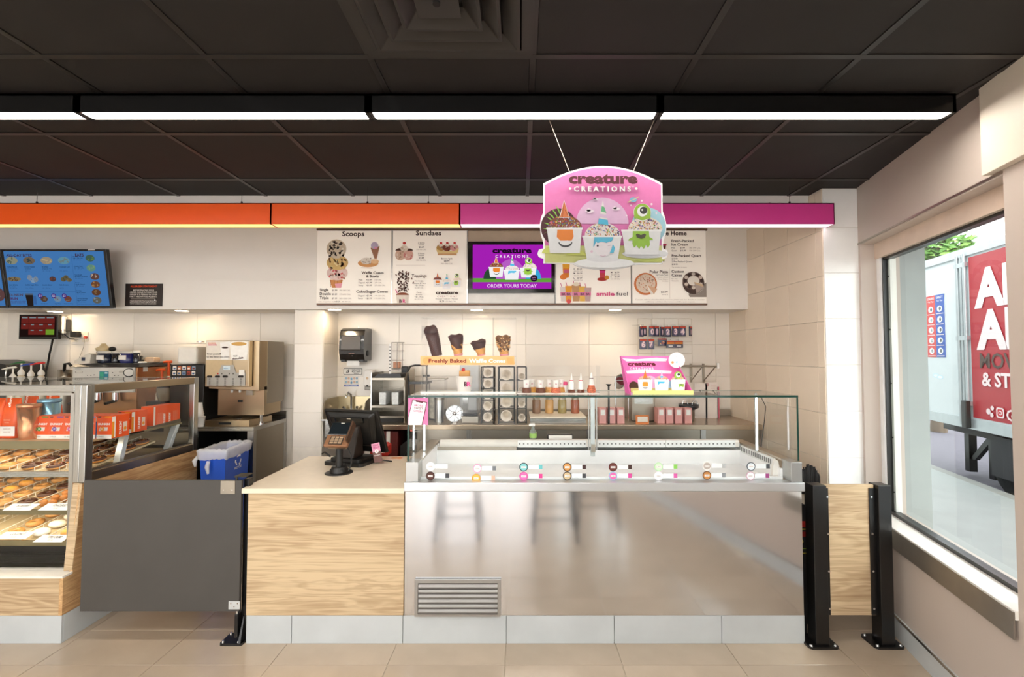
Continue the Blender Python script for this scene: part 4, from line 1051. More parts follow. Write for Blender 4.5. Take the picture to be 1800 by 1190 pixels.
# espresso machine
ex0, ex1 = at(128, 655, Y=4.0).x, at(236, 655, Y=4.0).x; ey1 = 4.38
ze = lambda py: at(180, py, Y=4.0).z
t = thing('espresso_machine', 'wide espresso machine with a white control panel and round dial', 'machine', ((ex0+ex1)/2, 4.2, CBZ))
MB().box((ex0, 4.0, ze(690)), (ex1, 4.02, ze(645.5))).build('control_panel', mat('panel_white', 'dedad2', .35), t, bevel=.004)
MB().box((ex0 + .005, 4.02, CBZ + .03), (ex1 + .01, ey1, ze(645.5))).build('body', mat('machine_copper', 'b07f58', .3, .7), t, bevel=.004)
MB().hexa([(ex0 - .02, 3.98, ze(645)), (ex1 + .05, 3.98, ze(645)), (ex1 + .03, ey1 + .02, ze(645)), (ex0 - .02, ey1 + .02, ze(645))], [(ex0, 4.03, ze(640)), (ex1 + .02, 4.03, ze(640)), (ex1 + .02, ey1, ze(638)), (ex0, ey1, ze(638))]).build('top_tray', M_BLACK, t, bevel=.004)
MB().box((ex0, 3.97, CBZ), (ex1, 4.3, CBZ + .05)).build('drip_tray', M_BLACKM, t, bevel=.004)
for i in range(3):
    gx = ex0 + .09 + .15*i
    g = MB().cyl((gx, 3.985, CBZ + .22), (gx, 3.985, ze(690) + .0), .028, n=14).build('group_head', M_CHROME, t)
    MB().cyl((gx, 3.985, CBZ + .215), (gx, 3.88, CBZ + .20), .012, n=10).build('handle', M_BLACK, g)
for fx in (ex0 + .04, ex1 - .04): MB().cyl((fx, 4.05, CBZ), (fx, 4.05, CBZ + .03), .02, n=10).build('foot', M_BLACK, t)
P = PP(128, 645, 236, 690, 4.0)
P.poly(rrect(132, 652, 146, 656, 2), 'b8b2a8'); P.line(148, 652.5, 208, 652.5, .4, 'b4aca0')
for x in (136, 139.5, 143): P.ell(x, 654, 1.1, None, 'f0ece4', 8)
P.text('ESPRESSO', 133, 649, 1.6, '9a948a'); P.rect(175.5, 653, 191.5, 663, '3a8aa0'); P.rect(176.5, 654, 183, 662, '48b090'); P.rect(185, 654, 190, 657, 'b8dce0')
for x, y in ((155, 660), (161, 660), (166.5, 659), (199, 655), (203, 660), (209, 660)): P.ell(x, y, .9, None, '2c2a28', 8)
P.poly(rrect(210, 651.5, 220, 655.2, 1.5), 'c4beb4'); P.build('panel_print', t)
k = MB().cyl(at(227, 655, Y=4.0), at(227, 655, Y=3.985), .038, n=24).build('dial_ring', M_BLACK, t)
MB().cyl(at(226.5, 655, Y=3.985), at(226.5, 655, Y=3.965), .032, .029, n=24).build('dial', mat('dial_grey', 'd8d4cc', .3), k)
p = Vector((ex1 + .0105, 4.08, ze(654))); MB().box(p, p + Vector((.001, .05, .05))).build('white_sticker', M_WHITE, t)
# things on top of the espresso machine
TT = ze(639) + .002
def jar(px, w, h, c, label, kind='bean_hopper', Y=4.12, cat='container', tagc=None, lid='c8c4bc'):
    x = at(px, 635, Y=Y).x
    t = thing(kind, label, cat, (x, Y, TT))
    MB().lathe([(w*.92, 0), (w, .01), (w, h), (w*.97, h)], (x, Y, TT), 20).build('body', mat('jar_%s' % c, c, .15, coat=.5), t)
    MB().lathe([(w*1.03, h), (w*1.03, h + .016), (w*.9, h + .02), (.0001, h + .021)], (x, Y, TT), 20).build('lid', mat('lid_%s' % lid, lid, .3), t)
    if tagc:
        MB().box((x - .03, Y - w - .003, TT + h*.35), (x + .028, Y - w + .03, TT + h*.8)).build('paper_label', mat('label_white', 'efe9e0', .6), t)
    return t
jar(186, .058, .085, '1d2336', 'dark blue jar with a white label, first on the espresso machine', tagc=1)
jar(204, .034, .085, '1a1a20', 'narrow black jar between two blue jars on the espresso machine')
jar(224, .056, .085, '232a66', 'bright blue jar with a white label on the espresso machine', tagc=1)
jar(240, .026, .09, '20222c', 'slim dark jar with a pale lid beside the bright blue jar', lid='f0ece4')
x = at(157, 632, Y=4.1).x
t = thing('tilted_carton', 'white slant-topped carton on the end of the espresso machine', 'carton', (x, 4.1, TT))
MB().prism([(-.085, 0), (.05, 0), (.06, .075), (.03, .085), (-.085, .02)], (x, 4.05, TT), (1,0,0), (0,0,1), -.1).build('body', mat('carton_white', 'ded6c8', .6), t, bevel=.002)
MB().box((x - .02, 4.048, TT + .02), (x + .01, 4.0495, TT + .05)).build('printed_mark', mat('mark_navy', '30344c', .5), t)
x = at(182, 616, Y=4.25).x
t = thing('bean_grinder', 'small steel grinder top standing behind the dark blue jar', 'grinder', (x, 4.25, TT))
MB().cyl((x, 4.25, TT), (x, 4.25, TT + .10), .05, n=16).build('column', M_STEELD, t)
MB().lathe([(.045, .10), (.06, .13), (.03, .15), (.015, .175), (.0001, .176)], (x, 4.25, TT), 16).build('cap', mat('grinder_tan', 'c8b48c', .4), t)
MB().ball((x + .08, 4.25, TT + .125), (.03, .025, .022)).build('lever', M_BLACK, t)
MB().cyl((x + .045, 4.25, TT + .10), (x + .08, 4.25, TT + .12), .01, n=8).build('lever_arm', M_CHROME, t)
x = at(269, 632, Y=4.22).x
t = thing('acrylic_box', 'small clear acrylic box of packets on the espresso machine', 'box', (x, 4.22, TT - .002))
x0, x1, y0, y1, zt = x - .06, x + .05, 4.17, 4.27, TT + .085
q = MB(); [q.box(a, b) for a, b in (((x0, y0, TT), (x1, y0 + .003, zt)), ((x0, y1 - .003, TT), (x1, y1, zt)), ((x0, y0, TT), (x0 + .003, y1, zt)), ((x1 - .003, y0, TT), (x1, y1, zt)), ((x0, y0, TT - .002), (x1, y1, TT + .002)))]
q.build('box_walls', M_ACRYL, t)
MB().box((x0 + .01, y0 + .01, TT + .003), (x1 - .012, y1 - .01, TT + .05)).build('packets', mat('packet_tan', 'd8b898', .6), t, bevel=.01)
x = at(248, 634, Y=4.15).x
t = thing('tamper', 'black handled tamper on a pale saucer on the espresso machine', 'tamper', (x, 4.15, TT))
MB().lathe([(.04, 0), (.045, .01), (.03, .014), (.0001, .014)], (x, 4.15, TT), 18).build('saucer', M_WHITE, t)
MB().lathe([(.022, .014), (.022, .03), (.01, .035), (.014, .06), (.0001, .066)], (x, 4.15, TT), 16).build('grip', M_BLACK, t)
# orange pumps
for px, py, Y, lb in ((297, 636, 4.30, 'orange-topped syrup pump bottle next to the clear topping dispenser'), (285, 650, 4.18, 'orange-topped syrup pump bottle close to the espresso machine side')):
    p = at(px, py, Y=Y); x = p.x; zt = p.z
    t = thing('syrup_pump', lb, 'pump bottle', (x, Y, CBZ), 'orange syrup pumps')
    MB().lathe([(.04, 0), (.042, .01), (.042, (zt - CBZ)*.55), (.018, (zt - CBZ)*.7), (.018, (zt - CBZ)*.76)], (x, Y, CBZ), 18).build('bottle', mat('bottle_pale', 'e2d6c2', .3), t)
    MB().cyl((x, Y, CBZ + (zt - CBZ)*.76), (x, Y, zt), .011, n=10).build('pump_stem', mat('pump_orange', 'e2571c', .4), t)
    MB().tube([(x - .045, Y - .01, zt - .004), (x - .02, Y, zt), (x + .025, Y, zt)], [.009, .012, .012], 8).build('spout', mat('pump_orange', 'e2571c', .4), t)
# four syrup bottles with coloured pumps
for px, py, c, lb in ((23, 646, 'f0ece2', 'white syrup pump bottle, the shortest beside the black machine'), (38, 637, '2f6a3a', 'syrup bottle with a green pump handle'), (55, 640, '2c4aa6', 'syrup bottle with a blue pump handle'), (73, 638, 'd0302a', 'syrup bottle with a red pump handle')):
    Y = 4.05; p = at(px, py, Y=Y); x, zt = p.x, p.z; h = zt - CBZ
    t = thing('pump_bottle', lb, 'pump bottle', (x, Y, CBZ), 'syrup bottles with pumps')
    MB().lathe([(.031, 0), (.034, .01), (.034, h*.70), (.028, h*.76), (.016, h*.80), (.016, h*.83)], (x, Y, CBZ), 20).build('bottle', mat('syrup_clear', 'dccfb8', .15, coat=.4), t)
    MB().lathe([(.022, h*.80), (.024, h*.84), (.012, h*.88), (.006, h*.9), (.006, h)], (x, Y, CBZ), 16).build('pump_collar', M_WHITE, t)
    MB().tube([(x - .075, Y - .02, zt - .016), (x - .03, Y - .01, zt - .004), (x + .02, Y, zt + .002), (x + .028, Y, zt)], [.005, .008, .010, .007], 8).build('pump_handle', mat('pump_%s' % c, c, .4), t)
x0 = at(-60, 650, Y=4.05).x; x1 = at(11, 650, Y=4.05).x
t = thing('coffee_brewer', 'black coffee brewer at the edge of the frame beside the pump bottles', 'machine', ((x0+x1)/2, 4.15, CBZ))
MB().prism([(x0, 0), (x1 + .01, 0), (x1 + .015, .46), (x1 - .01, .52), (x0 + .1, .56), (x0, .56)], (0, 4.05, CBZ), (1,0,0), (0,0,1), -.32).build('housing', M_BLACK, t, bevel=.008)
MB().tube([(x1 + .004, 4.05, CBZ + .5), (x1 + .02, 4.03, CBZ + .45), (x1 + .006, 4.04, CBZ + .40)], .006, 8).build('latch', M_CHROME, t)
x = at(119, 640, Y=4.05).x
t = thing('steam_pitcher', 'steel steaming pitcher with a black handle beside the espresso machine', 'pitcher', (x - .02, 4.08, CBZ))
hh = at(119, 650, Y=4.05).z - CBZ
MB().lathe([(.05, 0), (.052, .02), (.045, hh*.8), (.048, hh), (.044, hh), (.042, hh*.8), (.0001, .01)], (x - .05, 4.08, CBZ), 20).build('body', M_STEELD, t)
MB().tube([(x - .03, 4.05, CBZ + hh - .02), (x - .015, 4.04, CBZ + hh + .05), (x + .02, 4.04, CBZ + hh + .055), (x + .045, 4.04, CBZ + hh + .03)], .011, 8).build('handle', M_BLACK, t)
# black grinder with orange sticker seen through the bakery case, glass jar on it
x0, x1 = at(262, 720, Y=4.0).x, at(328, 720, Y=4.0).x
zz2 = at(290, 705, Y=4.0).z
t = thing('black_grinder', 'black grinder with a small orange sticker seen through the case glass', 'machine', ((x0+x1)/2, 4.1, CBZ))
x1 = dx0 - .025 if x1 > dx0 - .025 else x1
MB().box((x0, 3.96, CBZ), (x1, 4.10, zz2)).build('body', M_BLACK, t, bevel=.006)
P = PP(262, 700, 328, 745, 3.96); P.rect(289, 718.5, 301, 731, 'e08a34'); P.line(299, 720, 299, 729, 1, '3a2a20'); P.text('HOT', 291, 724, 2.2, '8a4a1c', bold=.02); P.rect(277, 719, 286, 730, '3a3a40'); P.build('stickers', t)
x = at(290, 700, Y=4.02).x
t = thing('blender_jar', 'clear blender jar standing on the black grinder', 'jar', (x, 4.02, zz2))
MB().lathe([(.045, 0), (.06, .05), (.062, .11), (.058, .115), (.056, .06), (.04, .008), (.0001, .008)], (x, 4.02, zz2), 20).build('jar_body', mat('jar_smoke', 'b8a68c', .1, trans=.6), t)
MB().lathe([(.06, .112), (.06, .13), (.02, .14), (.0001, .14)], (x, 4.02, zz2), 20).build('jar_lid', M_BLACK, t)
# ================================================================== BAKERY CASE
KX1, KX0 = -2.565, -5.0             # end towards the gate, far end
KY0, KY1 = 2.77, 3.73               # glass front, back
KZS, KZB, KZT = .372, .858, 1.432   # sill, lower edge of the end pane, top
t = thing('bakery_case', 'oak and steel glass bakery case full of donuts', 'display case', (-3.7, 3.2, 0))
CASE = t
MB().box((KX0, FRONT + .012, .002), (KX1 - .012, KY1, .152)).build('plinth', M_BGROUT, t)
tl_ = None
for k in range(4):                                     # grey base tiles along the front and the end
    a, b = KX1 - .61*(k+1) + .001, KX1 - .61*k - .001
    MB().box((a, FRONT, 0), (b, FRONT + .012, .152)).build('base_tile', M_BASE, t, bevel=.001, seg=1)
for k in range(2):
    MB().box((KX1 - .012, FRONT + .001 + .53*k + (.012 if k == 0 else 0), 0), (KX1, FRONT + .53*(k+1), .152)).build('base_tile', M_BASE, t, bevel=.001, seg=1)
MB().box((KX0, FRONT, .154), (KX1 - .0205, FRONT + .02, KZS - .0125)).build('front_panel', M_WOOD, t)
e = MB()
e.prism([(FRONT, .154), (KY1, .154), (KY1, KZB), (KY0 + .065, KZB), (KY0 - .012, KZB), (KY0 - .055, KZS + .001), (KY0 - .055, KZS - .012), (FRONT, KZS - .012)], (KX1 - .02, 0, 0), (0,1,0), (0,0,1), .02)
e.build('end_panel', M_WOODY, t)
# oak strip turned to the front beside the lower glass
MB().hexa([(KX1 - .055, KY0 - .052, KZS), (KX1 - .0005, KY0 - .058, KZS + .01), (KX1 - .0005, KY0 + .02, KZS), (KX1 - .055, KY0 + .02, KZS)], [(KX1 - .055, KY0 - .011, KZB), (KX1 - .0005, KY0 - .0125, KZB), (KX1 - .0005, KY0 + .02, KZB), (KX1 - .055, KY0 + .02, KZB)]).build('end_stile', M_WOOD, t)
MB().box((KX0, FRONT - .006, KZS - .012), (KX1 + .002, KY0 - .056, KZS)).box((KX0, KY0 - .056, KZS - .012), (KX1 - .0205, KY0 + .12, KZS)).build('sill', mat('sill_stone', 'f2ede4', .3), t)
MB().box((KX0, KY0 - .02, KZS + .0005), (KX1 - .06, KY0 + .30, KZS + .006)).build('case_floor', M_STEEL, t)
MB().box((KX0, KY0 + .20, KZS + .006), (KX1 - .06, KY0 + .215, .485)).build('kick_panel', mat('case_black', '1d1a17', .35), t)
m_olive = mat('case_lining', '6e6350', .4, .5)
MB().box((KX0, KY1 - .03, KZS), (KX1 - .025, KY1 - .012, KZT - .06)).build('back_lining', M_PANE, t)
MB().box((KX0, KY1 - .13, .49), (KX1 - .03, KY1 - .115, .86)).build('inner_back', m_olive, t)
# steel frame
m_fr = M_STEELZ
MB().box((KX1 - .075, KY0, KZB), (KX1 - .035, KY0 + .035, KZT)).build('corner_post', m_fr, t, bevel=.003)
MB().box((KX1 - .034, KY0, KZB - .001), (KX1, KY0 + .05, KZT)).build('corner_post', m_fr, t, bevel=.003)
MB().box((KX1 - .095, KY0 - .0, KZS + .001), (KX1 - .07, KY0 + .02, KZT - .05)).build('glass_stile', M_STEELZ, t)
MB().box((KX1 - .04, KY1 - .05, KZB), (KX1, KY1, KZT)).build('back_post', m_fr, t, bevel=.003)
MB().box((KX0, KY0, KZT - .042), (KX1 - .075, KY0 + .035, KZT)).build('top_rail', M_STEEL, t, bevel=.003)
MB().box((KX0, KY0 + .004, KZT - .062), (KX1 - .095, KY0 + .02, KZT - .043)).build('glass_channel', M_STEEL, t)
my = steel('brushed_steel_end', 'a8977f', .3, 'Y')
MB().box((KX1 - .035, KY0 + .05, KZT - .05), (KX1, KY1 - .05, KZT)).build('top_rail', my, t, bevel=.003)
MB().box((KX1 - .035, KY0 + .05, KZB), (KX1, KY1 - .05, KZB + .055)).build('bottom_rail', my, t, bevel=.003)
MB().box((KX1 - .03, KY0 + .05, KZB + .055), (KX1 - .012, KY1 - .05, KZB + .066)).build('glass_bead', M_STEELD, t)
MB().box((KX0, KY1 - .035, KZT - .03), (KX1 - .035, KY1, KZT)).build('top_rail', M_STEEL, t)
# panes
MB().box((KX0, KY0 + .008, KZS + .008), (KX1 - .09, KY0 + .013, KZT - .045)).build('front_pane', M_PANE, t)
MB().box((KX1 - .022, KY0 + .05, KZB + .05), (KX1 - .017, KY1 - .05, KZT - .045)).build('end_pane', M_PANE, t)
xj = at(85, 670, Y=3.3).x
MB().box((KX0, KY0 + .036, KZT - .006), (xj - .002, KY1 - .036, KZT)).build('top_pane', M_PANE, t)
MB().box((xj + .002, KY0 + .036, KZT - .006), (KX1 - .036, KY1 - .036, KZT)).build('top_pane', M_PANE, t)
MB().box((xj - .003, KY0 + .036, KZT - .007), (xj + .003, KY1 - .036, KZT + .0005)).build('pane_joint', M_DARK, t)
# shelves
SH = 1.088
MB().box((KX0, KY0 + .09, SH - .012), (KX1 - .06, KY0 + .50, SH)).build('merchandise_shelf', wood('shelf_oak', 'd2b184', 'a8835a', 'X'), t)
MB().box((KX0, KY0 + .08, SH - .05), (KX1 - .055, KY0 + .092, SH - .002)).build('shelf_edge', mat('shelf_edge_olive', '8e8363', .3, .6), t)
DS = (('upper', .905, .985, KY0 + .06), ('middle', .690, .765, KY0 + .04), ('lower', .512, .60, KY0 + .03))     # front and back heights of the sloping donut shelves
for nm, zf, zb, y0 in DS:
    y1 = KY0 + .66
    MB().hexa([(KX0, y0, zf - .012), (KX1 - .1, y0, zf - .012), (KX1 - .1, y1, zb - .012), (KX0, y1, zb - .012)], [(KX0, y0, zf), (KX1 - .1, y0, zf), (KX1 - .1, y1, zb), (KX0, y1, zb)]).build('sloping_shelf', mat('tray_beige', 'd8c8a4', .35, .2), t)
    MB().box((KX0, y0 - .008, zf - .028), (KX1 - .1, y0, zf + .004)).build('shelf_edge', mat('shelf_edge_olive', '8e8363', .3, .6), t)
MB().box((KX0, KY0 + .02, .888), (KX1 - .1, KY0 + .034, .918)).build('shelf_edge', M_STEEL, t)
# leaning bright brackets of the inner shelf at the end
for px, pyt, pyb, X in ((216, 757, 826, -2.62), (305, 746, 791, -2.62)):
    a, b = at(px + 6, pyt, X=X), at(px - 10, pyb, X=X)
    w_ = .035
    MB().hexa([(X - .04, b.y, b.z), (X, b.y, b.z), (X, b.y + w_, b.z), (X - .04, b.y + w_, b.z)], [(X - .04, a.y, a.z), (X, a.y, a.z), (X, a.y + w_, a.z), (X - .04, a.y + w_, a.z)]).build('shelf_bracket', mat('bracket_bright', 'd8e0e4', .25, .5), t, bevel=.002)
a, b = at(226, 760, X=-2.625), at(318, 736, X=-2.625)
MB().hexa([(-2.68, a.y, a.z - .03), (-2.625, a.y, a.z - .03), (-2.625, b.y, b.z - .03), (-2.68, b.y, b.z - .03)], [(-2.68, a.y, a.z), (-2.625, a.y, a.z), (-2.625, b.y, b.z), (-2.68, b.y, b.z)]).build('inner_rail', m_olive, t)
MB().box((-3.6, KY1 - .18, .93), (-2.66, KY1 - .165, 1.09)).build('inner_panel', m_olive, t)
MB().box((-2.86, KY1 - .184, 1.03), (-2.70, KY1 - .18, 1.055)).build('panel_slot', M_DARK, t)
MB().box((-3.4, KY0 + .50, .865), (KX1 - .03, KY1 - .04, .88)).build('inner_deck', mat('deck_beige', 'b8a47c', .3, .3), t)

# wire basket dividers on each donut shelf
m_wire = mat('wire_white', 'efe9dc', .4)
def shelf_pt(k, x, s, h=0):
    nm, zf, zb, y0 = DS[k]; y1 = KY0 + .66
    return Vector((x, y0 + (y1 - y0)*s, zf + (zb - zf)*s + h))
colx = {0: [-2.70 - .15*i for i in range(9)], 1: [-2.70 - .15*i for i in range(9)], 2: [-2.72 - .17*i for i in range(4)]}
WIRE = None
for k in range(3):
    for i, x in enumerate(colx[k]):
        q = MB(); xx = x - .072
        q.tube([shelf_pt(k, xx, 0, .03), shelf_pt(k, xx, 1, .03)], .0028, 5); q.tube([shelf_pt(k, xx, 0, .004), shelf_pt(k, xx, 1, .004)], .0022, 5)
        for j in range(15): q.tube([shelf_pt(k, xx, j/14, .0), shelf_pt(k, xx, j/14, .03)], .0018, 4)
        q.build('wire_divider', m_wire, CASE)

# donuts
def donut(kind):
    q = MB(); mats = []
    R, r = .029, .0165
    def torus(r_, h0, m, lim=None):
        n, k = 22, 12; v = []
        for i in range(n):
            for j in range(k):
                a, b = 2*pi*i/n, 2*pi*j/k
                v.append(((R + r_*cos(b))*cos(a), (R + r_*cos(b))*sin(a), h0 + r_*sin(b)*.85))
        f = []
        for i in range(n):
            for j in range(k):
                if lim and not (lim[0] <= j < lim[1]): continue
                f.append((i*k + j, ((i+1) % n)*k + j, ((i+1) % n)*k + (j+1) % k, i*k + (j+1) % k))
        q.add(v, f, m, True)
    if kind in ('choc', 'glazed', 'sprinkle'):
        torus(r, r*.85, 0)
        if kind != 'glazed': torus(r + .0012, r*.85 + .0006, 1, (0, 6))
        if kind == 'sprinkle':
            for _ in range(26):
                a, b = random.uniform(0, 2*pi), random.uniform(.3, 2.8)
                p = Vector(((R + (r + .002)*cos(b))*cos(a), (R + (r + .002)*cos(b))*sin(a), r*.85 + (r + .002)*sin(b)*.85)); d = Vector((random.uniform(-1,1), random.uniform(-1,1), random.uniform(-.3,.3))).normalized()*.004
                q.cyl(p - d, p + d, .0012, n=4, m=2 + _ % 3, smooth=False)
    elif kind == 'powder':
        q.ball((0, 0, .02), (.05, .036, .021), 18, 10, 0)
    elif kind == 'hole':
        q.ball((0, 0, .021), (.022, .022, .021), 14, 8, 0)
    elif kind == 'filled':
        q.ball((0, 0, .018), (.05, .032, .019), 18, 10, 0); q.ball((0, 0, .026), (.042, .026, .014), 16, 8, 1)
    return q
m_dough = mat('dough_gold', 'd99a4a', .5, var=.2, scale=30); m_choc = mat('icing_chocolate', '4e2c1e', .25); m_glz = mat('dough_glazed', 'cf9a5c', .2, var=.15, scale=40)
m_pow = mat('powder_sugar', 'f6efe2', .85, var=.08, scale=60, bump=.3); m_yel = mat('icing_yellow', 'eeb04a', .3); m_hole = mat('dough_brown', 'bf7a38', .5, var=.2, scale=30)
KINDS = {'choc': [m_dough, m_choc], 'glazed': [m_glz], 'sprinkle': [m_dough, m_choc, flat('f0e8e0'), flat('d8402c'), flat('f0a030')], 'powder': [m_pow], 'hole': [m_hole], 'filled': [m_dough, m_yel]}
DL = {'choc': 'chocolate iced donut', 'glazed': 'plain glazed donut', 'sprinkle': 'sprinkled chocolate donut', 'powder': 'powdered oval donut', 'hole': 'brown donut hole', 'filled': 'golden iced donut'}
proto = {}
NTH = ['first', 'second', 'third', 'fourth', 'fifth', 'sixth', 'seventh', 'eighth', 'ninth']
def put_donut(kind, k, x, s, pos):
    if kind not in proto:
        o = donut(kind).build('donut', KINDS[kind]); proto[kind] = o
    else:
        o = proto[kind].copy(); COL.objects.link(o)
    nm, zf, zb, y0 = DS[k]
    o.location = shelf_pt(k, x, s, .003); o.rotation_euler = (math.atan((zb - zf)/(KY0 + .66 - y0)), 0, 0) if kind in ('powder', 'filled') else (math.atan((zb - zf)/(KY0 + .66 - y0)), 0, 0)
    tag(o, ('%s, %s from the front, %s, %s shelf' if kind == 'hole' else '%s, %s from the front, %s from the gate end, %s shelf') % ((DL[kind],) + pos + (nm,)), 'donut', '%s row, %s donut shelf' % (kind, nm))
plan = {0: ['sprinkle', 'sprinkle', 'choc', 'glazed', 'glazed', 'glazed', 'glazed', 'glazed'], 1: ['powder', 'hole', 'choc', 'glazed', 'filled', 'glazed', 'glazed', 'choc'], 2: ['filled', 'powder', 'glazed']}
for k in plan:
    for i, kd in enumerate(plan[k]):
        x = colx[k][i] if k < 2 else colx[k][i]
        if kd == 'hole':
            for s in range(8):
                for d, sd in ((-.032, 'far half'), (.032, 'gate half')): put_donut(kd, k, x + d*.8 + random.uniform(-.003, .003), .06 + s*.115, (NTH[s], sd + ' of the column'))
        elif kd in ('powder', 'filled'):
            for s in range(6): put_donut(kd, k, x, .09 + s*.155, (NTH[s], NTH[i] + ' column'))
        else:
            for s in range(5): put_donut(kd, k, x, .10 + s*.19, (NTH[s], NTH[i] + ' column'))
# name tags
for px0, px1, py0, py1, s1, s2, Y in ((5, 56, 887.5, 897, 'BLUEBERRY', '360 CAL', 2.79), (67, 121, 887, 896.5, 'POWDERED', '330 CAL', 2.79), (-8, 48, 937.5, 947, 'COCONUT', '390 CAL', 2.785), (58, 112, 942.5, 952.5, 'APPLE CRUMB', '490 CAL', 2.785)):
    a, b = at(px0 + 3, py0, Y=Y + .035), at(px1 - 3, py1, Y=Y)
    nm = {'BLUEBERRY': 'white shelf tag under the donut holes row', 'POWDERED': 'white shelf tag in front of the powdered donuts', 'COCONUT': 'white shelf tag on the lower shelf cut by the frame', 'APPLE CRUMB': 'white shelf tag in front of the golden iced donuts'}[s1]
    o = thing('shelf_tag', nm, 'tag', ((a.x + b.x)/2, Y, b.z), 'donut name tags')
    w2 = (at(px1 - 3, py1, Y=Y).x - at(px0, py1, Y=Y).x)
    xl = at(px0, py1, Y=Y).x
    dz = a.z - b.z
    c = [Vector((xl, Y - .004, b.z)), Vector((xl + w2, Y - .004, b.z)), Vector((xl + w2 + .03, Y + .03, b.z + .03)), Vector((xl + .03, Y + .03, b.z + .03))]
    nn = (c[1] - c[0]).cross(c[3] - c[0]).normalized()
    MB().hexa([p - nn*.002 for p in c], c).build('card', mat('tag_white', 'f6f3ec', .5, var=.01), o)
    P = Print(c[3], (c[2] - c[3])/50, (c[0] - c[3])/10)
    P.text(s1, 26, 4.6, 3, '4a4440', 'c', .01, 24); P.text(s2, 26, 8.2, 1.8, '8a847c', 'c'); P.build('lettering', o)

# goods on the top shelf
def bag(px, w, Y, label, lean=0):
    x = at(px, 740, Y=Y).x
    t = thing('coffee_bag', label, 'coffee bag', (x, Y, SH), 'orange coffee bags')
    h = .25; n = 9
    q = MB(); rows = []
    for j, (hh, ww, dd) in enumerate(((0, .9, .9), (.02, 1, 1), (.5, 1.02, 1), (.74, .96, .8), (.86, .88, .3), (1, .9, .06))):
        ring = []
        for i in range(16):
            a = 2*pi*i/16; cx_, sy_ = cos(a), sin(a)
            ring.append((x + (abs(cx_)**.5*(1 if cx_ > 0 else -1))*w/2*ww + lean*hh, Y + (abs(sy_)**.6*(1 if sy_ > 0 else -1))*.035*dd, SH + h*hh))
        rows.append(ring)
    v = [p for r in rows for p in r]
    q.add(v, [(j*16 + i, j*16 + (i+1) % 16, (j+1)*16 + (i+1) % 16, (j+1)*16 + i) for j in range(5) for i in range(16)] + [list(range(16))[::-1], list(range(80, 96))], 0, True)
    q.build('pouch', mat('bag_orange', 'ee5a14', .35, var=.03), t)
    P = Print((x - w/2, Y - .0365, SH + h), (w/100, 0, 0), (0, 0, -h/100), base=.001)
    P.rect(3, 70, 97, 94, 'f3efe8'); P.text('ORIGINAL BLEND', 50, 78, 4, 'b08a78', 'c'); P.text('GROUND COFFEE', 50, 86, 3.5, 'b08a78', 'c')
    P.text('dunkin', 66, 24, 15, 'fbe6da', 'l', .03, 48, rot=-68); P.text('MEDIUM ROAST', 50, 56, 4, 'f7c8ac', 'c'); P.text('100% ARABICA', 50, 62, 3, 'f7c8ac', 'c')
    P.build('printing', t)
bag(-4, .105, 2.96, 'orange coffee bag cut off by the edge of the frame')
bag(24, .105, 2.97, 'orange coffee bag standing just before the copper tumbler')
bag(52, .10, 3.10, 'orange coffee bag behind the copper tumbler', .01)
bag(92, .10, 3.12, 'orange coffee bag behind the pale blue tumbler')
def tumbler(px, c, label, Y, hh):
    x = at(px, 740, Y=Y).x
    t = thing('tumbler', label, 'tumbler', (x, Y, SH), 'metal tumblers in the case')
    MB().lathe([(.042, 0), (.044, .004), (.057, hh), (.055, hh), (.042, .008), (.0001, .008)], (x, Y, SH), 28).build('body', mat('tumbler_%s' % c, c, .25, .75), t)
    MB().lathe([(.059, hh - .004), (.060, hh + .008), (.056, hh + .014), (.0001, hh + .014)], (x, Y, SH), 28).build('lid', mat('tumblerlid_%s' % c, c, .15, .6), t)
    MB().cyl((x + .01, Y, SH + hh + .014), (x + .014, Y, SH + hh + .07), .005, n=10).build('straw', M_ACRYL, t)
tumbler(51, 'd9986f', 'copper metal tumbler with a lid on the case shelf', 2.92, .205)
tumbler(86, '86b4cc', 'pale blue metal tumbler with a straw behind the coffee boxes', 3.02, .225)
BW, BD, BH = .094, .13, .142
def coffee_box(x, y, c, label, rz=0):
    t = thing('coffee_box', label, 'box', (x, y, SH), 'orange coffee pod boxes', rz=rz)
    MB().box((-BW/2, -BD/2, .0), (BW/2, BD/2, BH)).build('carton', mat('box_orange', 'ee5716', .4, var=.03), t, local=True, bevel=.001)
    P = Print((-BW/2, -BD/2, BH), (BW/50, 0, 0), (0, 0, -BH/76))
    P.rect(0, 63, 50, 76, 'f3efe8'); P.rect(3, 2, 14, 6, '2a3440'); P.rect(26, 2, 48, 6, c); P.text("DUNKIN'", 5, 31, 6.5, 'fbeee6', 'l', .045, 40)
    P.poly([(8, 50), (12, 38), (38, 38), (36, 50)], 'e8e2da'); P.ell(19, 44, 7, None, c, 16); P.text('12', 19, 46.5, 5, 'f6f0ea', 'c', .02); P.text('12 PODS', 4, 71.5, 4, '3a4a44', bold=.01)
    P.build('front_print', t, local=True)
    P = Print((BW/2, -BD/2, BH), (0, BD/70, 0), (0, 0, -BH/76))
    P.rect(0, 3, 14, 73, 'f4ece2'); P.rect(0, 20, 9, 73, c); P.text("DUNKIN'", 38, 66, 10, 'fbeee6', 'l', .04, 44, rot=-90); P.poly([(44, 26), (60, 26), (60, 58), (44, 58)], 'e8d2c0'); P.ell(52, 48, 6, None, c, 14)
    P.build('side_print', t, local=True)
cols = ['3a9a4c', '6a4aa8', 'd02a8c', '4a8ad8', 'f09a2c']; cn = ['green', 'violet', 'magenta', 'light blue', 'amber']
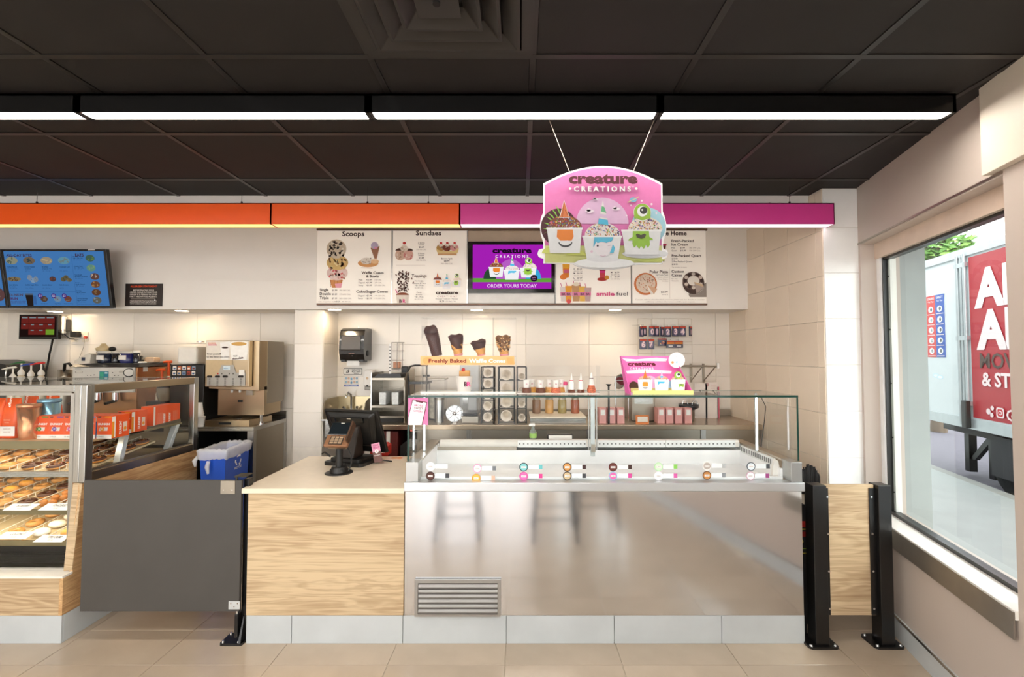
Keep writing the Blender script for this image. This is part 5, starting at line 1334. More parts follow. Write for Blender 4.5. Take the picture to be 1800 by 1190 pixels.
for i, px in enumerate((73, 99.5, 126, 155, 183.5)):
    x = at(px, 748, Y=2.93).x
    coffee_box(x, 2.93 + BD/2, cols[i], 'orange coffee pod box with a %s dot in the front row' % cn[i])
for i, (yy, c, lb) in enumerate(((3.15, 'f09a2c', 'orange coffee pod box second from the case corner, seen from its side'),)):
    coffee_box(-2.655, yy + .06, c, lb)
o = None
t = thing('coffee_carton', 'wide orange coffee carton at the back of the case shelf', 'box', (-2.70, 3.49, SH))
MB().box((-2.72, 3.36, SH - .0), (-2.63, 3.62, SH + .15)).build('carton', mat('box_orange', 'ee5716', .4, var=.03), t, bevel=.001)
P = Print((-2.63, 3.36, SH + .15), (0, .26/100, 0), (0, 0, -.15/60))
P.rect(0, 2, 6, 58, 'efe6dc'); 
for k in range(6): P.line(16 + k*3, 20, 16 + k*3, 56, .8, 'f4a98c', up=(k == 0))
P.text("DUNKIN'", 42, 52, 7, 'fbeee6', 'l', .04, 28, rot=-90); P.text("DUNKIN'", 62, 52, 7, 'fbeee6', 'l', .04, 28, rot=-90)
for k in range(6): P.line(72 + k*3, 20, 72 + k*3, 56, .8, 'f4a98c', up=(k == 0))
P.build('side_print', t)
MB().box((KX0, KY0 + .50, SH - .012), (-2.62, KY1 - .1, SH)).build('rear_shelf', mat('shelf_edge_olive', '8e8363', .3, .6), CASE)
# hidden glowing strips added under the shelves to brighten the donuts
MB().box((KX0, KY0 + .10, SH - .02), (KX1 - .12, KY0 + .125, SH - .0125)).build('added_glow_strip', glow('added_case_glow', 'ffefd2', 10), CASE)
MB().box((KX0, KY0 + .10, .885), (KX1 - .12, KY0 + .12, .891)).build('added_glow_strip', glow('added_case_glow', 'ffefd2', 10), CASE)
MB().box((KX0, KY0 + .08, .671), (KX1 - .12, KY0 + .10, .677)).build('added_glow_strip', glow('added_case_glow', 'ffefd2', 10), CASE)
# ================================================================== COUNTER, GATE, TILL
CX0, CX1 = -1.535, -.652
t = thing('service_counter', 'light oak counter front on grey base tiles beside the ice cream freezer', 'counter', ((CX0+CX1)/2, 3.0, 0))
MB().box((CX0 + .012, FRONT + .014, .001), (CX1, 3.44, .152)).build('plinth', M_BGROUT, t)
xb = [CX0, at(512, 1131, Y=FRONT).x, CX1 - .006]
for a, b in zip(xb, xb[1:]): MB().box((a + .0015, FRONT, 0), (b - .0015, FRONT + .013, .153)).build('base_tile', M_BASE, t, bevel=.001, seg=1)
MB().box((CX0, FRONT + .014, 0), (CX0 + .012, 3.1, .153)).build('base_tile', M_BASE, t, bevel=.001, seg=1)
MB().box((CX0, 3.1, 0), (CX0 + .012, 3.44, .153)).build('base_tile', M_BASE, t, bevel=.001, seg=1)
MB().box((CX0, FRONT, .155), (CX1 - .004, FRONT + .02, .834)).build('front_panel', M_WOOD, t)
MB().box((CX0, FRONT + .02, .155), (CX0 + .02, 3.44, .834)).build('end_panel', M_WOODY, t)
MB().box((CX1 - .02, FRONT + .02, .155), (CX1, 3.44, .834)).build('end_panel', M_WOODY, t)
MB().box((CX0 + .02, 3.42, .155), (CX1 - .02, 3.44, .834)).build('back_panel', M_WOOD, t)
CTZ = .862
tag(MB().box((CX0 - .028, FRONT - .02, CTZ - .028), (CX1 - .001, 3.47, CTZ)).build('worktop', M_CREAM, bevel=.002), 'cream stone worktop of the oak service counter', 'worktop')

# ---- swing gate between the case and the counter
gx0, gx1 = at(147, 960, Y=2.655).x, at(424, 960, Y=2.655).x
GZ0, GZ1 = at(300, 1073, Y=2.655).z, at(300, 844, Y=2.655).z
t = thing('swing_gate', 'dark grey swing gate closing the gap beside the oak counter', 'gate', (gx1, 2.66, 0))
MB().box((gx0, 2.645, GZ0), (gx1, 2.665, GZ1)).build('gate_panel', mat('gate_charcoal', '474441', .5, var=.06, scale=4), t, bevel=.001)
for (x0, y0, x1, y1), m in (((387.5, 845.5, 412.5, 868.5), M_STEELD), ((401.5, 1057.5, 421, 1071.5), mat('plate_pale', 'd2d6d8', .35, .5))):
    a, b = at(x0, y0, Y=2.64), at(x1, y1, Y=2.64)
    pl = MB().box((a.x, 2.641, a.z), (b.x, 2.6448, b.z)).build('hinge_plate', m, t, bevel=.001)
    for fx, fz in ((.2, .3), (.8, .3)) if y0 < 900 else ((.2, .75), (.8, .75), (.5, .35)):
        MB().cyl((a.x + (b.x - a.x)*fx, 2.6405, b.z + (a.z - b.z)*fz), (a.x + (b.x - a.x)*fx, 2.6412, b.z + (a.z - b.z)*fz), .004, n=8).build('screw', M_CHROME, pl)
px_ = -1.555
MB().box((px_ - .018, 2.68, .012), (px_ + .010, 2.72, GZ1 + .0)).build('post', M_BLACKM, t, bevel=.002)
MB().box((px_ - .036, 2.645, .04), (px_ - .018, 2.70, GZ0 - .018)).build('lower_bracket', M_BLACKM, t, bevel=.002)
MB().cyl((px_ - .028, 2.655, GZ0 - .018), (px_ - .028, 2.655, GZ0), .006, n=8).build('hinge_pin', M_CHROME, t)
MB().cyl((px_ - .045, 2.655, GZ1), (px_ - .045, 2.655, GZ1 + .018), .007, n=8).build('hinge_pin', M_BLACKM, t)
MB().box((px_ - .055, 2.645, GZ1 + .018), (px_ + .008, 2.72, GZ1 + .024)).build('upper_bracket', M_BLACKM, t)
bp = MB().prism(rrect(px_ - .115, 2.638, px_ + .012, 2.74, .012), (0, 0, 0), (1,0,0), (0,1,0), .012).build('base_plate', M_BLACKM, t)
for bx_, by_ in ((-.10, 2.652), (-.015, 2.652), (-.10, 2.725)):
    MB().cyl((px_ + bx_, by_, .012), (px_ + bx_, by_, .022), .008, .006, n=6).build('bolt', M_CHROME, bp)
MB().hexa([(px_ - .012, 2.64, .012), (px_ + .002, 2.64, .012), (px_ + .002, 2.68, .012), (px_ - .012, 2.68, .012)], [(px_ - .006, 2.678, .14), (px_ + .0, 2.678, .14), (px_ + .0, 2.68, .14), (px_ - .006, 2.68, .14)]).build('gusset', M_BLACKM, t)

# ---- till
TY = 3.12
def on(px, py): return at(px, py, Z=CTZ)
b0 = on(616, 822)
TX, TYY = b0.x - .045, b0.y + .13
t = thing('till_monitor', 'black touchscreen till seen from behind on the cream worktop', 'till', (TX, TYY, CTZ), rz=radians(-16))
# local frame: x to the right of the till, y away from the viewer; the screen leans back from us
MB().prism(rrect(-.15, -.10, .15, .14, .03), (0, 0, 0), (1,0,0), (0,1,0), .022).build('base', M_BLACK, t, local=True, bevel=.004)
MB().prism(rrect(-.12, -.075, .12, .11, .03), (0, 0, .022), (1,0,0), (0,1,0), .022).build('base_step', M_BLACK, t, local=True, bevel=.006)
c_, s_ = cos(radians(24)), sin(radians(24))
def lean(x, y, z): return Vector((x, .08 - .0 + (y*c_ - z*s_) + .02, .13 + (y*s_ + z*c_)))
def lbox(x0, x1, y0, y1, z0, z1): return [lean(x0, y0, z0), lean(x1, y0, z0), lean(x1, y1, z0), lean(x0, y1, z0)], [lean(x0, y0, z1), lean(x1, y0, z1), lean(x1, y1, z1), lean(x0, y1, z1)]
MB().hexa(*lbox(-.215, .215, -.012, .010, -.075, .262)).build('screen_shell', M_BLACK, t, local=True, bevel=.008)
MB().hexa([lean(-.15, -.012, -.03), lean(.15, -.012, -.03), lean(.13, -.045, .01), lean(-.13, -.045, .01)][::-1], [lean(-.205, -.012, .255), lean(.205, -.012, .255), lean(.16, -.04, .225), lean(-.16, -.04, .225)][::-1]).build('rear_bulge', M_BLACK, t, local=True, bevel=.012)
MB().hexa(*lbox(-.115, .115, -.048, -.036, .185, .225)).build('customer_display', mat('display_smoke', '0a0d0f', .08), t, local=True, bevel=.005)
MB().hexa(*lbox(-.012, .018, -.049, -.047, .214, .222)).build('maker_badge', M_CHROME, t, local=True)
MB().hexa([(-.06, -.06, .044), (.06, -.06, .044), (.06, .06, .044), (-.06, .06, .044)], [lean(-.075, -.06, .16), lean(.075, -.06, .16), lean(.075, -.01, .16), lean(-.075, -.01, .16)]).build('stand', mat('stand_brown', '2a221d', .35), t, local=True, bevel=.008)
MB().tube([(-.15, -.02, .04), (-.19, -.03, .07), (-.22, -.02, .055)], .006, 6).build('cable', M_BLACK, t, local=True)
MB().tube([(.16, .05, .006), (.22, .06, .02), (.26, .1, .006)], .005, 6).build('cable', M_BLACK, t, local=True)
# payment terminal on its stand
p = on(596, 831)
t = thing('card_terminal', 'card payment terminal on a black round stand in front of the till', 'terminal', p, rz=radians(-6))
MB().lathe([(.085, 0), (.085, .004), (.078, .006), (.0001, .006)], (0,0,0), 32).build('base_plate', M_BLACK, t, local=True)
MB().lathe([(.056, .006), (.056, .022), (.046, .034), (.046, .040), (.0001, .040)], (0,0,0), 28).build('base_drum', M_BLACK, t, local=True)
MB().cyl((0, 0, .038), (0, 0, .19), .022, n=20).build('pole', M_BLACK, t, local=True)
ca, sa = cos(radians(48)), sin(radians(48))
def tl3(x, u, h): return Vector((x, -.035 + u*ca - h*sa, .19 + u*sa + h*ca))
def tb(x0, x1, u0, u1, h0, h1): return [tl3(x0, u0, h0), tl3(x1, u0, h0), tl3(x1, u1, h0), tl3(x0, u1, h0)], [tl3(x0, u0, h1), tl3(x1, u0, h1), tl3(x1, u1, h1), tl3(x0, u1, h1)]
MB().hexa(*tb(-.06, .06, -.02, .03, -.035, -.012)).build('cradle', M_STEELD, t, local=True, bevel=.004)
MB().hexa(*tb(-.078, .078, -.025, .145, -.012, .012)).build('terminal_body', mat('terminal_bronze', '8a6144', .35, .3), t, local=True, bevel=.006)
sc_ = MB().hexa(*tb(-.074, .074, .055, .147, .008, .016)).build('screen', mat('screen_slate', '1c2226', .1), t, local=True, bevel=.003)
MB().hexa(*tb(-.012, .012, .138, .143, .016, .017)).build('badge', M_WHITE, sc_, local=True)
kp = MB().hexa(*tb(-.046, .040, -.012, .045, .012, .015)).build('keypad', M_BLACK, t, local=True)
for i in range(3):
    for j in range(4): MB().hexa(*tb(-.040 + i*.027, -.018 + i*.027, -.008 + j*.013, .001 + j*.013, .015, .018)).build('key', mat('key_tan', 'b09476', .4), kp, local=True)
MB().hexa(*tb(.070, .082, .0, .14, .0, .05)).build('card_slot_wing', mat('terminal_bronze_dark', '5c4434', .3, .4), t, local=True, bevel=.003)
MB().tube([(.03, .03, .18), (.07, .02, .10), (.075, .01, .05), (.06, .0, .012)], .004, 6).build('cable', M_BLACK, t, local=True)
# offer card in an acrylic stand
p = on(666, 815)
t = thing('offer_card', 'leaning pink and brown offer card in a clear holder by the till', 'card', p, rz=radians(8))
A = Matrix.Rotation(radians(-12), 4, 'Y')
cd = [A @ Vector((x, y, z)) for x, y, z in ((-.028, .0, .012), (.028, .0, .012), (.028, .02, .14), (-.028, .02, .14))]
nn = (cd[1] - cd[0]).cross(cd[3] - cd[0]).normalized()
MB().hexa([q - nn*.002 for q in cd], cd).build('card', mat('card_brown', '6a3a2c', .4), t, local=True)
P = Print(cd[3], (cd[2] - cd[3])/56, (cd[0] - cd[3])/128)
P.rect(0, 0, 56, 58, 'eaa8c4'); P.text('YOUR', 28, 20, 11, 'c8407c', 'c', .02, 40); P.text('TREAT', 28, 36, 11, 'c8407c', 'c', .02, 44); P.ell(28, 56, 13, None, 'f6f0ee', 18); P.text('31', 28, 60, 9, 'd0508c', 'c', .02); P.text('REWARDS', 28, 86, 8, 'e8dcd4', 'c', .01, 38); P.build('card_print', t, local=True)
for x in (-.02, .015): MB().box((x, -.012, 0), (x + .006, .03, .03)).build('holder_leg', M_ACRYL, t, local=True)
MB().box((-.032, -.004, .0), (.032, .022, .004)).build('holder_base', M_ACRYL, t, local=True)
# sticker sheet with orange fruit on the worktop, red box behind the till
p = on(698, 806)
t = thing('counter_mat', 'flat counter mat printed with orange fruit next to the freezer', 'mat', p)
MB().prism(rrect(-.07, -.05, .045, .06, .02), p, (1,0,0), (0,1,0), .0015).build('sheet', mat('mat_pale', 'f0d4c8', .5), t)
P = Print(p + Vector((-.07, .06, .0017)), (.115/100, 0, 0), (0, -.11/100, 0))
P.ell(45, 45, 26, 20, 'f08a2c', 20); P.ell(72, 38, 20, 16, 'e8702c', 18); P.ell(50, 48, 10, 7, 'f6b24c', 12); P.ell(78, 60, 14, 10, 'f4a23c', 14); P.build('fruit_print', t)
p = on(640, 806)
t = thing('red_box', 'red box behind the till on the worktop', 'box', p + Vector((0, .1, 0)))
p = p + Vector((.07, .1, 0))
MB().prism([(-.06, 0), (.075, 0), (.075, .07), (.05, .085), (-.03, .085), (-.06, .05)], p, (1,0,0), (0,0,1), -.09).build('shell', mat('box_red', 'c8281f', .35), t, bevel=.006)
MB().box(p + Vector((-.04, -.002, .02)), p + Vector((.05, -.0005, .03))).build('label_strip', M_WHITE, t)
# ================================================================== ICE CREAM FREEZER
FX0, FX1 = -.650, 1.585
GLY = 2.69                        # front glass
FZR = .846                        # under the rail
t = thing('dipping_freezer', 'empty stainless ice cream dipping freezer with glass front and top', 'freezer', ((FX0+FX1)/2, 3.0, 0))
FZ = t
MB().box((FX0, FRONT + .014, 0), (FX1 - .012, 3.40, .152)).build('plinth', M_BGROUT, t)
xb = [FX0 - .008] + [at(p, 1131, Y=FRONT).x for p in (890, 1080, 1269)] + [FX1 + .004]
for a, b in zip(xb, xb[1:]): MB().box((a + .0015, FRONT, 0), (b - .0015, FRONT + .013, .153)).build('base_tile', M_BASE, t, bevel=.001, seg=1)
MB().box((FX1 - .01, FRONT + .0135, 0), (FX1 + .002, 3.40, .153)).build('base_tile', M_BASE, t, bevel=.001, seg=1)
MB().box((FX0, FRONT, .155), (FX1, FRONT + .012, FZR)).build('front_panel', M_MIRROR, t)
MB().box((FX1 - .012, FRONT + .012, .155), (FX1, 3.40, FZR)).build('side_panel', M_STEEL, t)
MB().box((FX0, FRONT + .012, .155), (FX0 + .012, 3.40, FZR)).build('side_panel', M_STEEL, t)
MB().box((FX0, 3.388, .155), (FX1, 3.40, 1.0)).build('back_panel', M_STEEL, t)
zr1 = at(1000, 848.5, Y=FRONT - .02).z
MB().box((FX0 - .004, FRONT - .022, FZR), (FX1 + .008, FRONT + .05, zr1)).build('front_rail', steel('rail_steel', 'd6d8da', .34), t, bevel=.003)
zc1 = at(725, 810, Y=GLY).z
for x0, x1 in ((FX0 + .002, FX0 + .075), (FX1 - .06, FX1 + .004)):
    MB().box((x0, FRONT - .006, zr1), (x1, FRONT + .09, zc1)).build('corner_block', M_SATIN, t, bevel=.003)
# grille
g0, g1 = at(730, 1016.5, Y=FRONT), at(880.5, 1081.5, Y=FRONT)
MB().box((g0.x, FRONT - .004, g1.z), (g1.x, FRONT - .0005, g0.z)).build('grille_backing', M_DARK, t)
gf = MB()
gf.box((g0.x, FRONT - .016, g1.z), (g1.x, FRONT - .004, g1.z + .014)).box((g0.x, FRONT - .016, g0.z - .02), (g1.x, FRONT - .004, g0.z)).box((g0.x, FRONT - .016, g1.z + .014), (g0.x + .018, FRONT - .004, g0.z - .02)).box((g1.x - .018, FRONT - .016, g1.z + .014), (g1.x, FRONT - .004, g0.z - .02))
gf.build('grille_frame', M_SATIN, t)
for k in range(6):
    z0 = g1.z + .016 + k*(g0.z - g1.z - .04)/6
    MB().hexa([(g0.x + .019, FRONT - .013, z0), (g1.x - .019, FRONT - .013, z0), (g1.x - .019, FRONT - .0045, z0 + .012), (g0.x + .019, FRONT - .0045, z0 + .012)], [(g0.x + .019, FRONT - .013, z0 + .008), (g1.x - .019, FRONT - .013, z0 + .008), (g1.x - .019, FRONT - .0045, z0 + .02), (g0.x + .019, FRONT - .0045, z0 + .02)]).build('grille_slat', M_GRILLE, t)
# tub
m_frost = mat('frosted_liner', 'f7f8f8', .45, var=.04, scale=7, bump=.25)
IY = 3.24; TZ = .862
MB().box((FX0 + .07, GLY + .05, TZ - .02), (FX1 - .07, IY, TZ)).build('tub_floor', m_frost, t)
MB().box((FX0 + .07, IY, TZ - .02), (FX1 - .05, IY + .012, zc1 - .052)).build('tub_back', m_frost, t)
MB().hexa([(FX0 + .06, GLY + .05, TZ), (FX0 + .075, GLY + .05, TZ), (FX0 + .075, IY, TZ), (FX0 + .06, IY, TZ)], [(FX0 + .06, GLY + .05, zc1 - .012), (FX0 + .075, GLY + .05, zc1 - .012), (FX0 + .075, IY, zc1 - .012), (FX0 + .06, IY, zc1 - .012)]).build('tub_side', m_frost, t)
MB().hexa([(FX1 - .075, GLY + .05, TZ), (FX1 - .06, GLY + .05, TZ), (FX1 - .06, IY, TZ), (FX1 - .075, IY, TZ)], [(FX1 - .075, GLY + .05, zc1 - .055), (FX1 - .06, GLY + .05, zc1 - .055), (FX1 - .06, IY, zc1 - .055), (FX1 - .075, IY, zc1 - .055)]).build('tub_side', m_frost, t)
MB().box((FX0 + .07, GLY + .03, TZ - .03), (FX1 - .07, GLY + .05, zr1 + .012)).build('tub_front', m_frost, t)
m_rim = steel('rim_steel', 'b4a898', .3, 'Y')
MB().box((FX0 + .004, FRONT + .09, zc1 - .012), (FX0 + .075, 3.36, zc1)).build('side_rim', m_rim, t)
MB().box((FX1 - .06, FRONT + .09, zc1 - .012), (FX1 + .002, 3.36, zc1)).build('side_rim', m_rim, t)
# air strips with rows of holes
m_strip = mat('strip_white', 'e6e8e6', .35, .1)
m_hole = mat('vent_hole', '6e7270', .6)
for px0, px1, n in ((910, 1031, 17), (1050, 1170, 17), (1170, 1292, 17)):
    a, b = at(px0, 773.5, Y=IY), at(px1, 785.5, Y=IY)
    st = MB().box((a.x, IY - .012, b.z), (b.x - .002, IY - .0005, a.z)).build('air_strip', m_strip, t)
    for k in range(n):
        x = a.x + (b.x - a.x)*(k + .5)/n
        MB().cyl((x, IY - .0125, (a.z + b.z)/2), (x, IY - .0145, (a.z + b.z)/2), .0055, n=8).build('vent_hole', m_hole, st)
st = MB().box((FX1 - .078, GLY + .12, zc1 - .06), (FX1 - .061, IY - .02, zc1 - .013)).build('air_strip', m_strip, t)
for k in range(17): MB().box((FX1 - .0795, GLY + .14 + k*.023, zc1 - .05), (FX1 - .078, GLY + .15 + k*.023, zc1 - .022)).build('vent_hole', m_hole, st)
MB().box((FX0 + .08, IY - .006, zc1 - .05), (at(908, 780, Y=IY).x, IY - .0005, zc1 - .028)).build('back_lip', M_STEELD, t)
# rear roll rail and door tracks
q = MB(); q.prism([(0, 0), (.012, -.004), (.05, -.004), (.062, .01), (.062, .03), (.05, .044), (.012, .044), (0, .03)], (FX0 + .09, IY + .012, zc1 - .03), (0,1,0), (0,0,1), FX1 - FX0 - .16)
q.build('rear_rail', mat('rail_white', 'ece7de', .25), t)
MB().box((FX0 + .05, IY + .075, zc1 - .06), (FX1 - .02, 3.385, zc1 - .02)).build('rear_deck', M_STEEL, t)
# glass
GZT = at(1060, 695, Y=GLY).z
TY1 = 3.09
MB().box((FX0 + .006, GLY, zr1), (FX1 + .004, GLY + .006, GZT - .007)).build('front_pane', M_PANE, t)
MB().box((FX0 + .006, GLY - .004, GZT - .007), (FX1 + .006, TY1, GZT)).build('top_pane', M_PANE, t)
sp = [(GLY + .008, zc1), (3.30, zc1), (TY1, GZT - .008), (GLY + .008, GZT - .008)]
for x in (FX0 + .006, FX1 - .002): MB().prism(sp, (x, 0, 0), (0,1,0), (0,0,1), .006).build('side_pane', M_PANE, t)
MB().box((FX0 + .004, GLY - .0055, GZT - .012), (FX1 + .007, GLY - .004, GZT + .0005)).build('glass_edge', M_GEDGE, t)
for x in (FX0 + .002, FX1 - .001): MB().box((x, GLY - .0012, zc1), (x + .010, GLY - .0002, GZT - .008)).build('glass_edge', M_GEDGE, t)
MB().box((FX0 + .006, TY1, GZT - .006), (FX1 + .006, TY1 + .002, GZT - .001)).build('glass_edge', mat('green_glass_pale', '6f8f86', .2), t)
# uprights carrying the top pane
for px, w in ((1042, .028), (1330, .014), (746, .014)):
    end = px != 1042
    Y = 2.95 if end else 3.08; x = at(px, 740, Y=Y).x
    MB().box((x - w/2, Y, zc1 - (.0 if end else .06)), (x + w/2, Y + .012, GZT - .0075)).build('glass_upright', mat('upright_pale', 'cdd6d6', .25, .4), t, bevel=.002)
    if end: MB().box((x - .004, Y - .005, zc1 + .01), (x + .004, Y - .0005, GZT - .03)).build('light_tube', glow('freezer_tube', 'f4faff', 5), t)
    if not end:
        for d in (-.03, .022): MB().box((x + d, Y - .004, zc1 - .02), (x + d + .006, Y + .014, GZT - .0075)).build('sliding_door_stile', M_STEELZ, t)
        MB().box((x - .012, Y - .014, zc1 - .03), (x + .014, Y - .002, zc1 + .02)).build('upright_clamp', M_STEELD, t)
MB().tube([at(1338, 698, Y=2.92), at(1346, 715, Y=2.90), at(1343, 745, Y=2.92), at(1338, 785, Y=2.94)], .0022, 6).build('thin_cable', M_DARK, t)
MB().prism([(-.012, 0), (.03, 0), (.032, .04), (.022, .09), (.005, .10), (-.008, .06)], (at(1362, 845, Y=2.76).x, 2.76, zr1 + .004), (1,0,0), (0,0,1), -.02).build('corner_guard', M_WHITE, t, bevel=.003)

# flavour tags on the front glass: disc, strip, chip
FL = [(757, 820, None, 'f2f4f4', 'f0f2f4', 'd8dcde', 'ghost white', 1, 0), (756.5, 836.5, '3c2420', '5a3830', 'e9eff1', '4a4a4e', 'dark brown', 1, 1),
      (839, 823.5, 'e0a0c4', 'f4eef4', 'e9eff1', '7a7e84', 'pale pink ringed', 0, 1), (837, 840.5, 'e0a04a', 'f4bc54', 'e9eff1', 'e4b49c', 'orange', 0, 1),
      (920.5, 821, '24464a', '86cfd0', 'e9f1f2', '72c4c8', 'turquoise', 0, 1), (920.5, 837, 'd85aa0', 'ea72b4', 'e9eff1', 'e04a94', 'hot pink', 0, 1),
      (997, 821, '4a3428', 'd89a54', 'e9eff1', '4a3434', 'tan ringed', 0, 1), (997, 836.5, '3c302a', 'd0b890', 'e9eff1', '4c4c50', 'brown ringed', 0, 1),
      (1077.5, 821, '5a2a24', '6a342c', 'e9eff1', '4a3430', 'chocolate', 0, 1), (1077.5, 836.5, '8ac8e0', 'e868ac', 'e9eff1', 'd8509c', 'pink and blue', 0, 1),
      (1157.5, 820.5, 'b8e0b0', 'd6efd0', 'e9f1ee', '8aca5c', 'pale green', 0, 1), (1157.5, 836.5, 'f4f0f4', 'f8f6f8', 'e9eff1', 'd860a8', 'white with a pink chip', 0, 1),
      (1242.5, 819, 'f0f0ee', 'b8aea6', 'eef2f2', 'b8bcbc', 'grey and white', 0, 1), (1242.5, 835.5, '6a4a34', 'c88a4c', 'e9eff1', '8a8e92', 'caramel', 0, 1),
      (1320, 820, '4a5560', 'dfe8ee', 'e4ebee', '4c5054', 'steel grey ringed', 0, 1), (1319, 836.5, 'c8a8b4', 'f4eef2', 'e4ebee', '9a4a80', 'white with a plum chip', 0, 1)]
TGY = GLY - .0012
for i, (px, py, ring, fill, strip, chip, nm, ghost, show) in enumerate(FL):
    row = 'upper' if i % 2 == 0 else 'lower'
    pos = ['first', 'second', 'third', 'fourth', 'fifth', 'sixth', 'seventh', 'eighth'][i//2]
    o = thing('flavour_tag', '%s flavour tag in the %s %s column on the freezer glass' % (nm, row, pos), 'tag', at(px, py + 8, Y=TGY), 'flavour tags on the freezer glass')
    P = PP(px - 10, py - 10, px + 36, py + 10, TGY)
    c = at(px, py, Y=TGY); r = 7.6*TGY/F
    MB().cyl(c, c - Vector((0, .0008, 0)), r, n=22).build('disc', flat(ring or fill), o)
    P.base = .0012
    P.ell(px, py, 6.2, None, fill, 22)
    P.rect(px - 4.2, py - 1.6, px + 4.2, py + 1.8, 'f4f0ee'); P.text(('COOKIES', 'CHOCOLATE', 'COTTON', 'MANGO', 'MINT', 'CHERRY', 'PRALINE', 'COFFEE', 'FUDGE', 'BUBBLE', 'LIME', 'VANILLA', 'ROCKY', 'CARAMEL', 'CREAM', 'BERRY')[i], px, py + .9, 1.7, '5a4a48', 'c', .0, 7)
    P.build('disc_print', o)
    a, b = at(px + 8, py - 4.2, Y=TGY), at(px + (33 if not ghost or show else 30), py + 3.4, Y=TGY)
    MB().box((a.x, TGY - .0008, b.z), (b.x, TGY, a.z)).build('strip', mat('tag_strip_%s' % strip, strip, .4), o)
    if show:
        a, b = at(px + 26.5, py - 4.2, Y=TGY), at(px + 33, py + 3.4, Y=TGY)
        MB().box((a.x, TGY - .0016, b.z), (b.x, TGY - .0008, a.z)).build('chip', flat(chip), o)
# pink phone sticker in the corner of the glass
o = thing('offer_sticker', 'pink glass sticker picturing a phone with MORE SWEET OFFERS', 'sticker', at(735, 747, Y=TGY))
a, b = at(717.5, 699.5, Y=TGY), at(752.5, 747, Y=TGY)
MB().box((a.x, TGY - .0006, b.z), (b.x, TGY, a.z)).build('sheet', flat('e47fb0'), o)
P = PP(717.5, 699.5, 752.5, 747, TGY - .0006)
P.poly([(725, 702), (751, 707), (743, 747), (718, 747), (718, 733)], '6a3040'); P.poly([(726, 703.5), (749.5, 708), (741.5, 746.8), (718.2, 746.8), (718.5, 734)], 'f6f1f2'); P.poly([(731, 704.2), (744, 706.6), (743.5, 708.6), (731, 706.4)], '6a3040')
P.text('MORE', 736.5, 714.5, 3.6, 'd8508c', 'c', .01, 16, rot=6); P.text('SWEET', 736, 719.5, 3.6, '5a2a38', 'c', .01, 16, rot=6); P.text('OFFERS', 735, 724.5, 3.4, 'd8508c', 'c', .01, 16, rot=6)
P.build('sticker_print', o)
# small print lines under the sticker
P = PP(720, 750, 752, 765, TGY); P.ell(723, 756.5, 2.2, None, 'a8584c', 12); P.rect(727, 752, 746, 753, '9a9a94'); P.rect(727, 755, 744, 756, '9a9a94', up=False); P.rect(727, 758, 740, 759, '9a9a94', up=False)
tag(P.build('care_sticker'), 'faint printed care sticker under the pink phone sticker', 'sticker')

# ---- on the glass top: waffle cone display
TOPZ = GZT + .0005
WY0, WY1 = 2.80, 2.98
a, b = at(739, 690, Y=WY0), at(907, 558, Y=WY0)
t = thing('cone_display', 'clear acrylic waffle cone display with a peach banner on the freezer top', 'display', ((a.x+b.x)/2, 2.89, TOPZ))
zt = b.z
q = 0
for nm, lo, hi in (('side_wall', (a.x, WY0, TOPZ), (a.x + .004, WY1, zt)), ('side_wall', (b.x - .004, WY0, TOPZ), (b.x, WY1, zt)), ('back_wall', (a.x + .004, WY1 - .004, TOPZ), (b.x - .004, WY1, zt)), ('lid', (a.x, WY0, zt), (b.x, WY1, zt + .004)), ('front_wall', (a.x + .004, WY0, TOPZ), (b.x - .004, WY0 + .004, zt))):
    MB().box(lo, hi).build(nm, M_ACRYL, t)
zs = at(800, 626, Y=WY0).z
MB().box((a.x + .004, WY0 + .004, zs - .004), (b.x - .004, WY1 - .004, zs)).build('shelf', M_ACRYL, t)
x_ = at(866, 600, Y=2.88).x
MB().box((x_, WY0 + .004, zs), (x_ + .004, WY1 - .004, zt)).build('divider', M_ACRYL, t)
MB().box((a.x, WY0 - .006, at(800, 641.5, Y=WY0).z), (b.x - .01, WY0 - .001, at(800, 626, Y=WY0).z)).build('banner', flat('f6b67e'), t)
P = PP(739, 626, 907, 642, WY0 - .006)
P.ell(751, 634, 8, 6.5, 'f3a868', 16); P.poly([(890, 628), (903, 628), (905, 640), (893, 640)], 'f3a868')
P.text('Freshly Baked', 753.5, 637.4, 6.4, '7a2a24', 'l', .022, 66); P.text('Waffle Cones', 824.5, 637.4, 6.4, 'fdf6ee', 'l', .035, 64); P.build('banner_print', t)
MB().box((a.x + .001, WY0 - .004, TOPZ), (b.x - .001, WY0 - .0005, TOPZ + .012)).build('foot_strip', M_WHITE, t)
Yc = 2.89
m_waf = mat('waffle_gold', 'dca25a', .6, var=.15, scale=50, bump=.4); m_cho = mat('cone_chocolate', '44241c', .35, var=.15, scale=30, bump=.3)
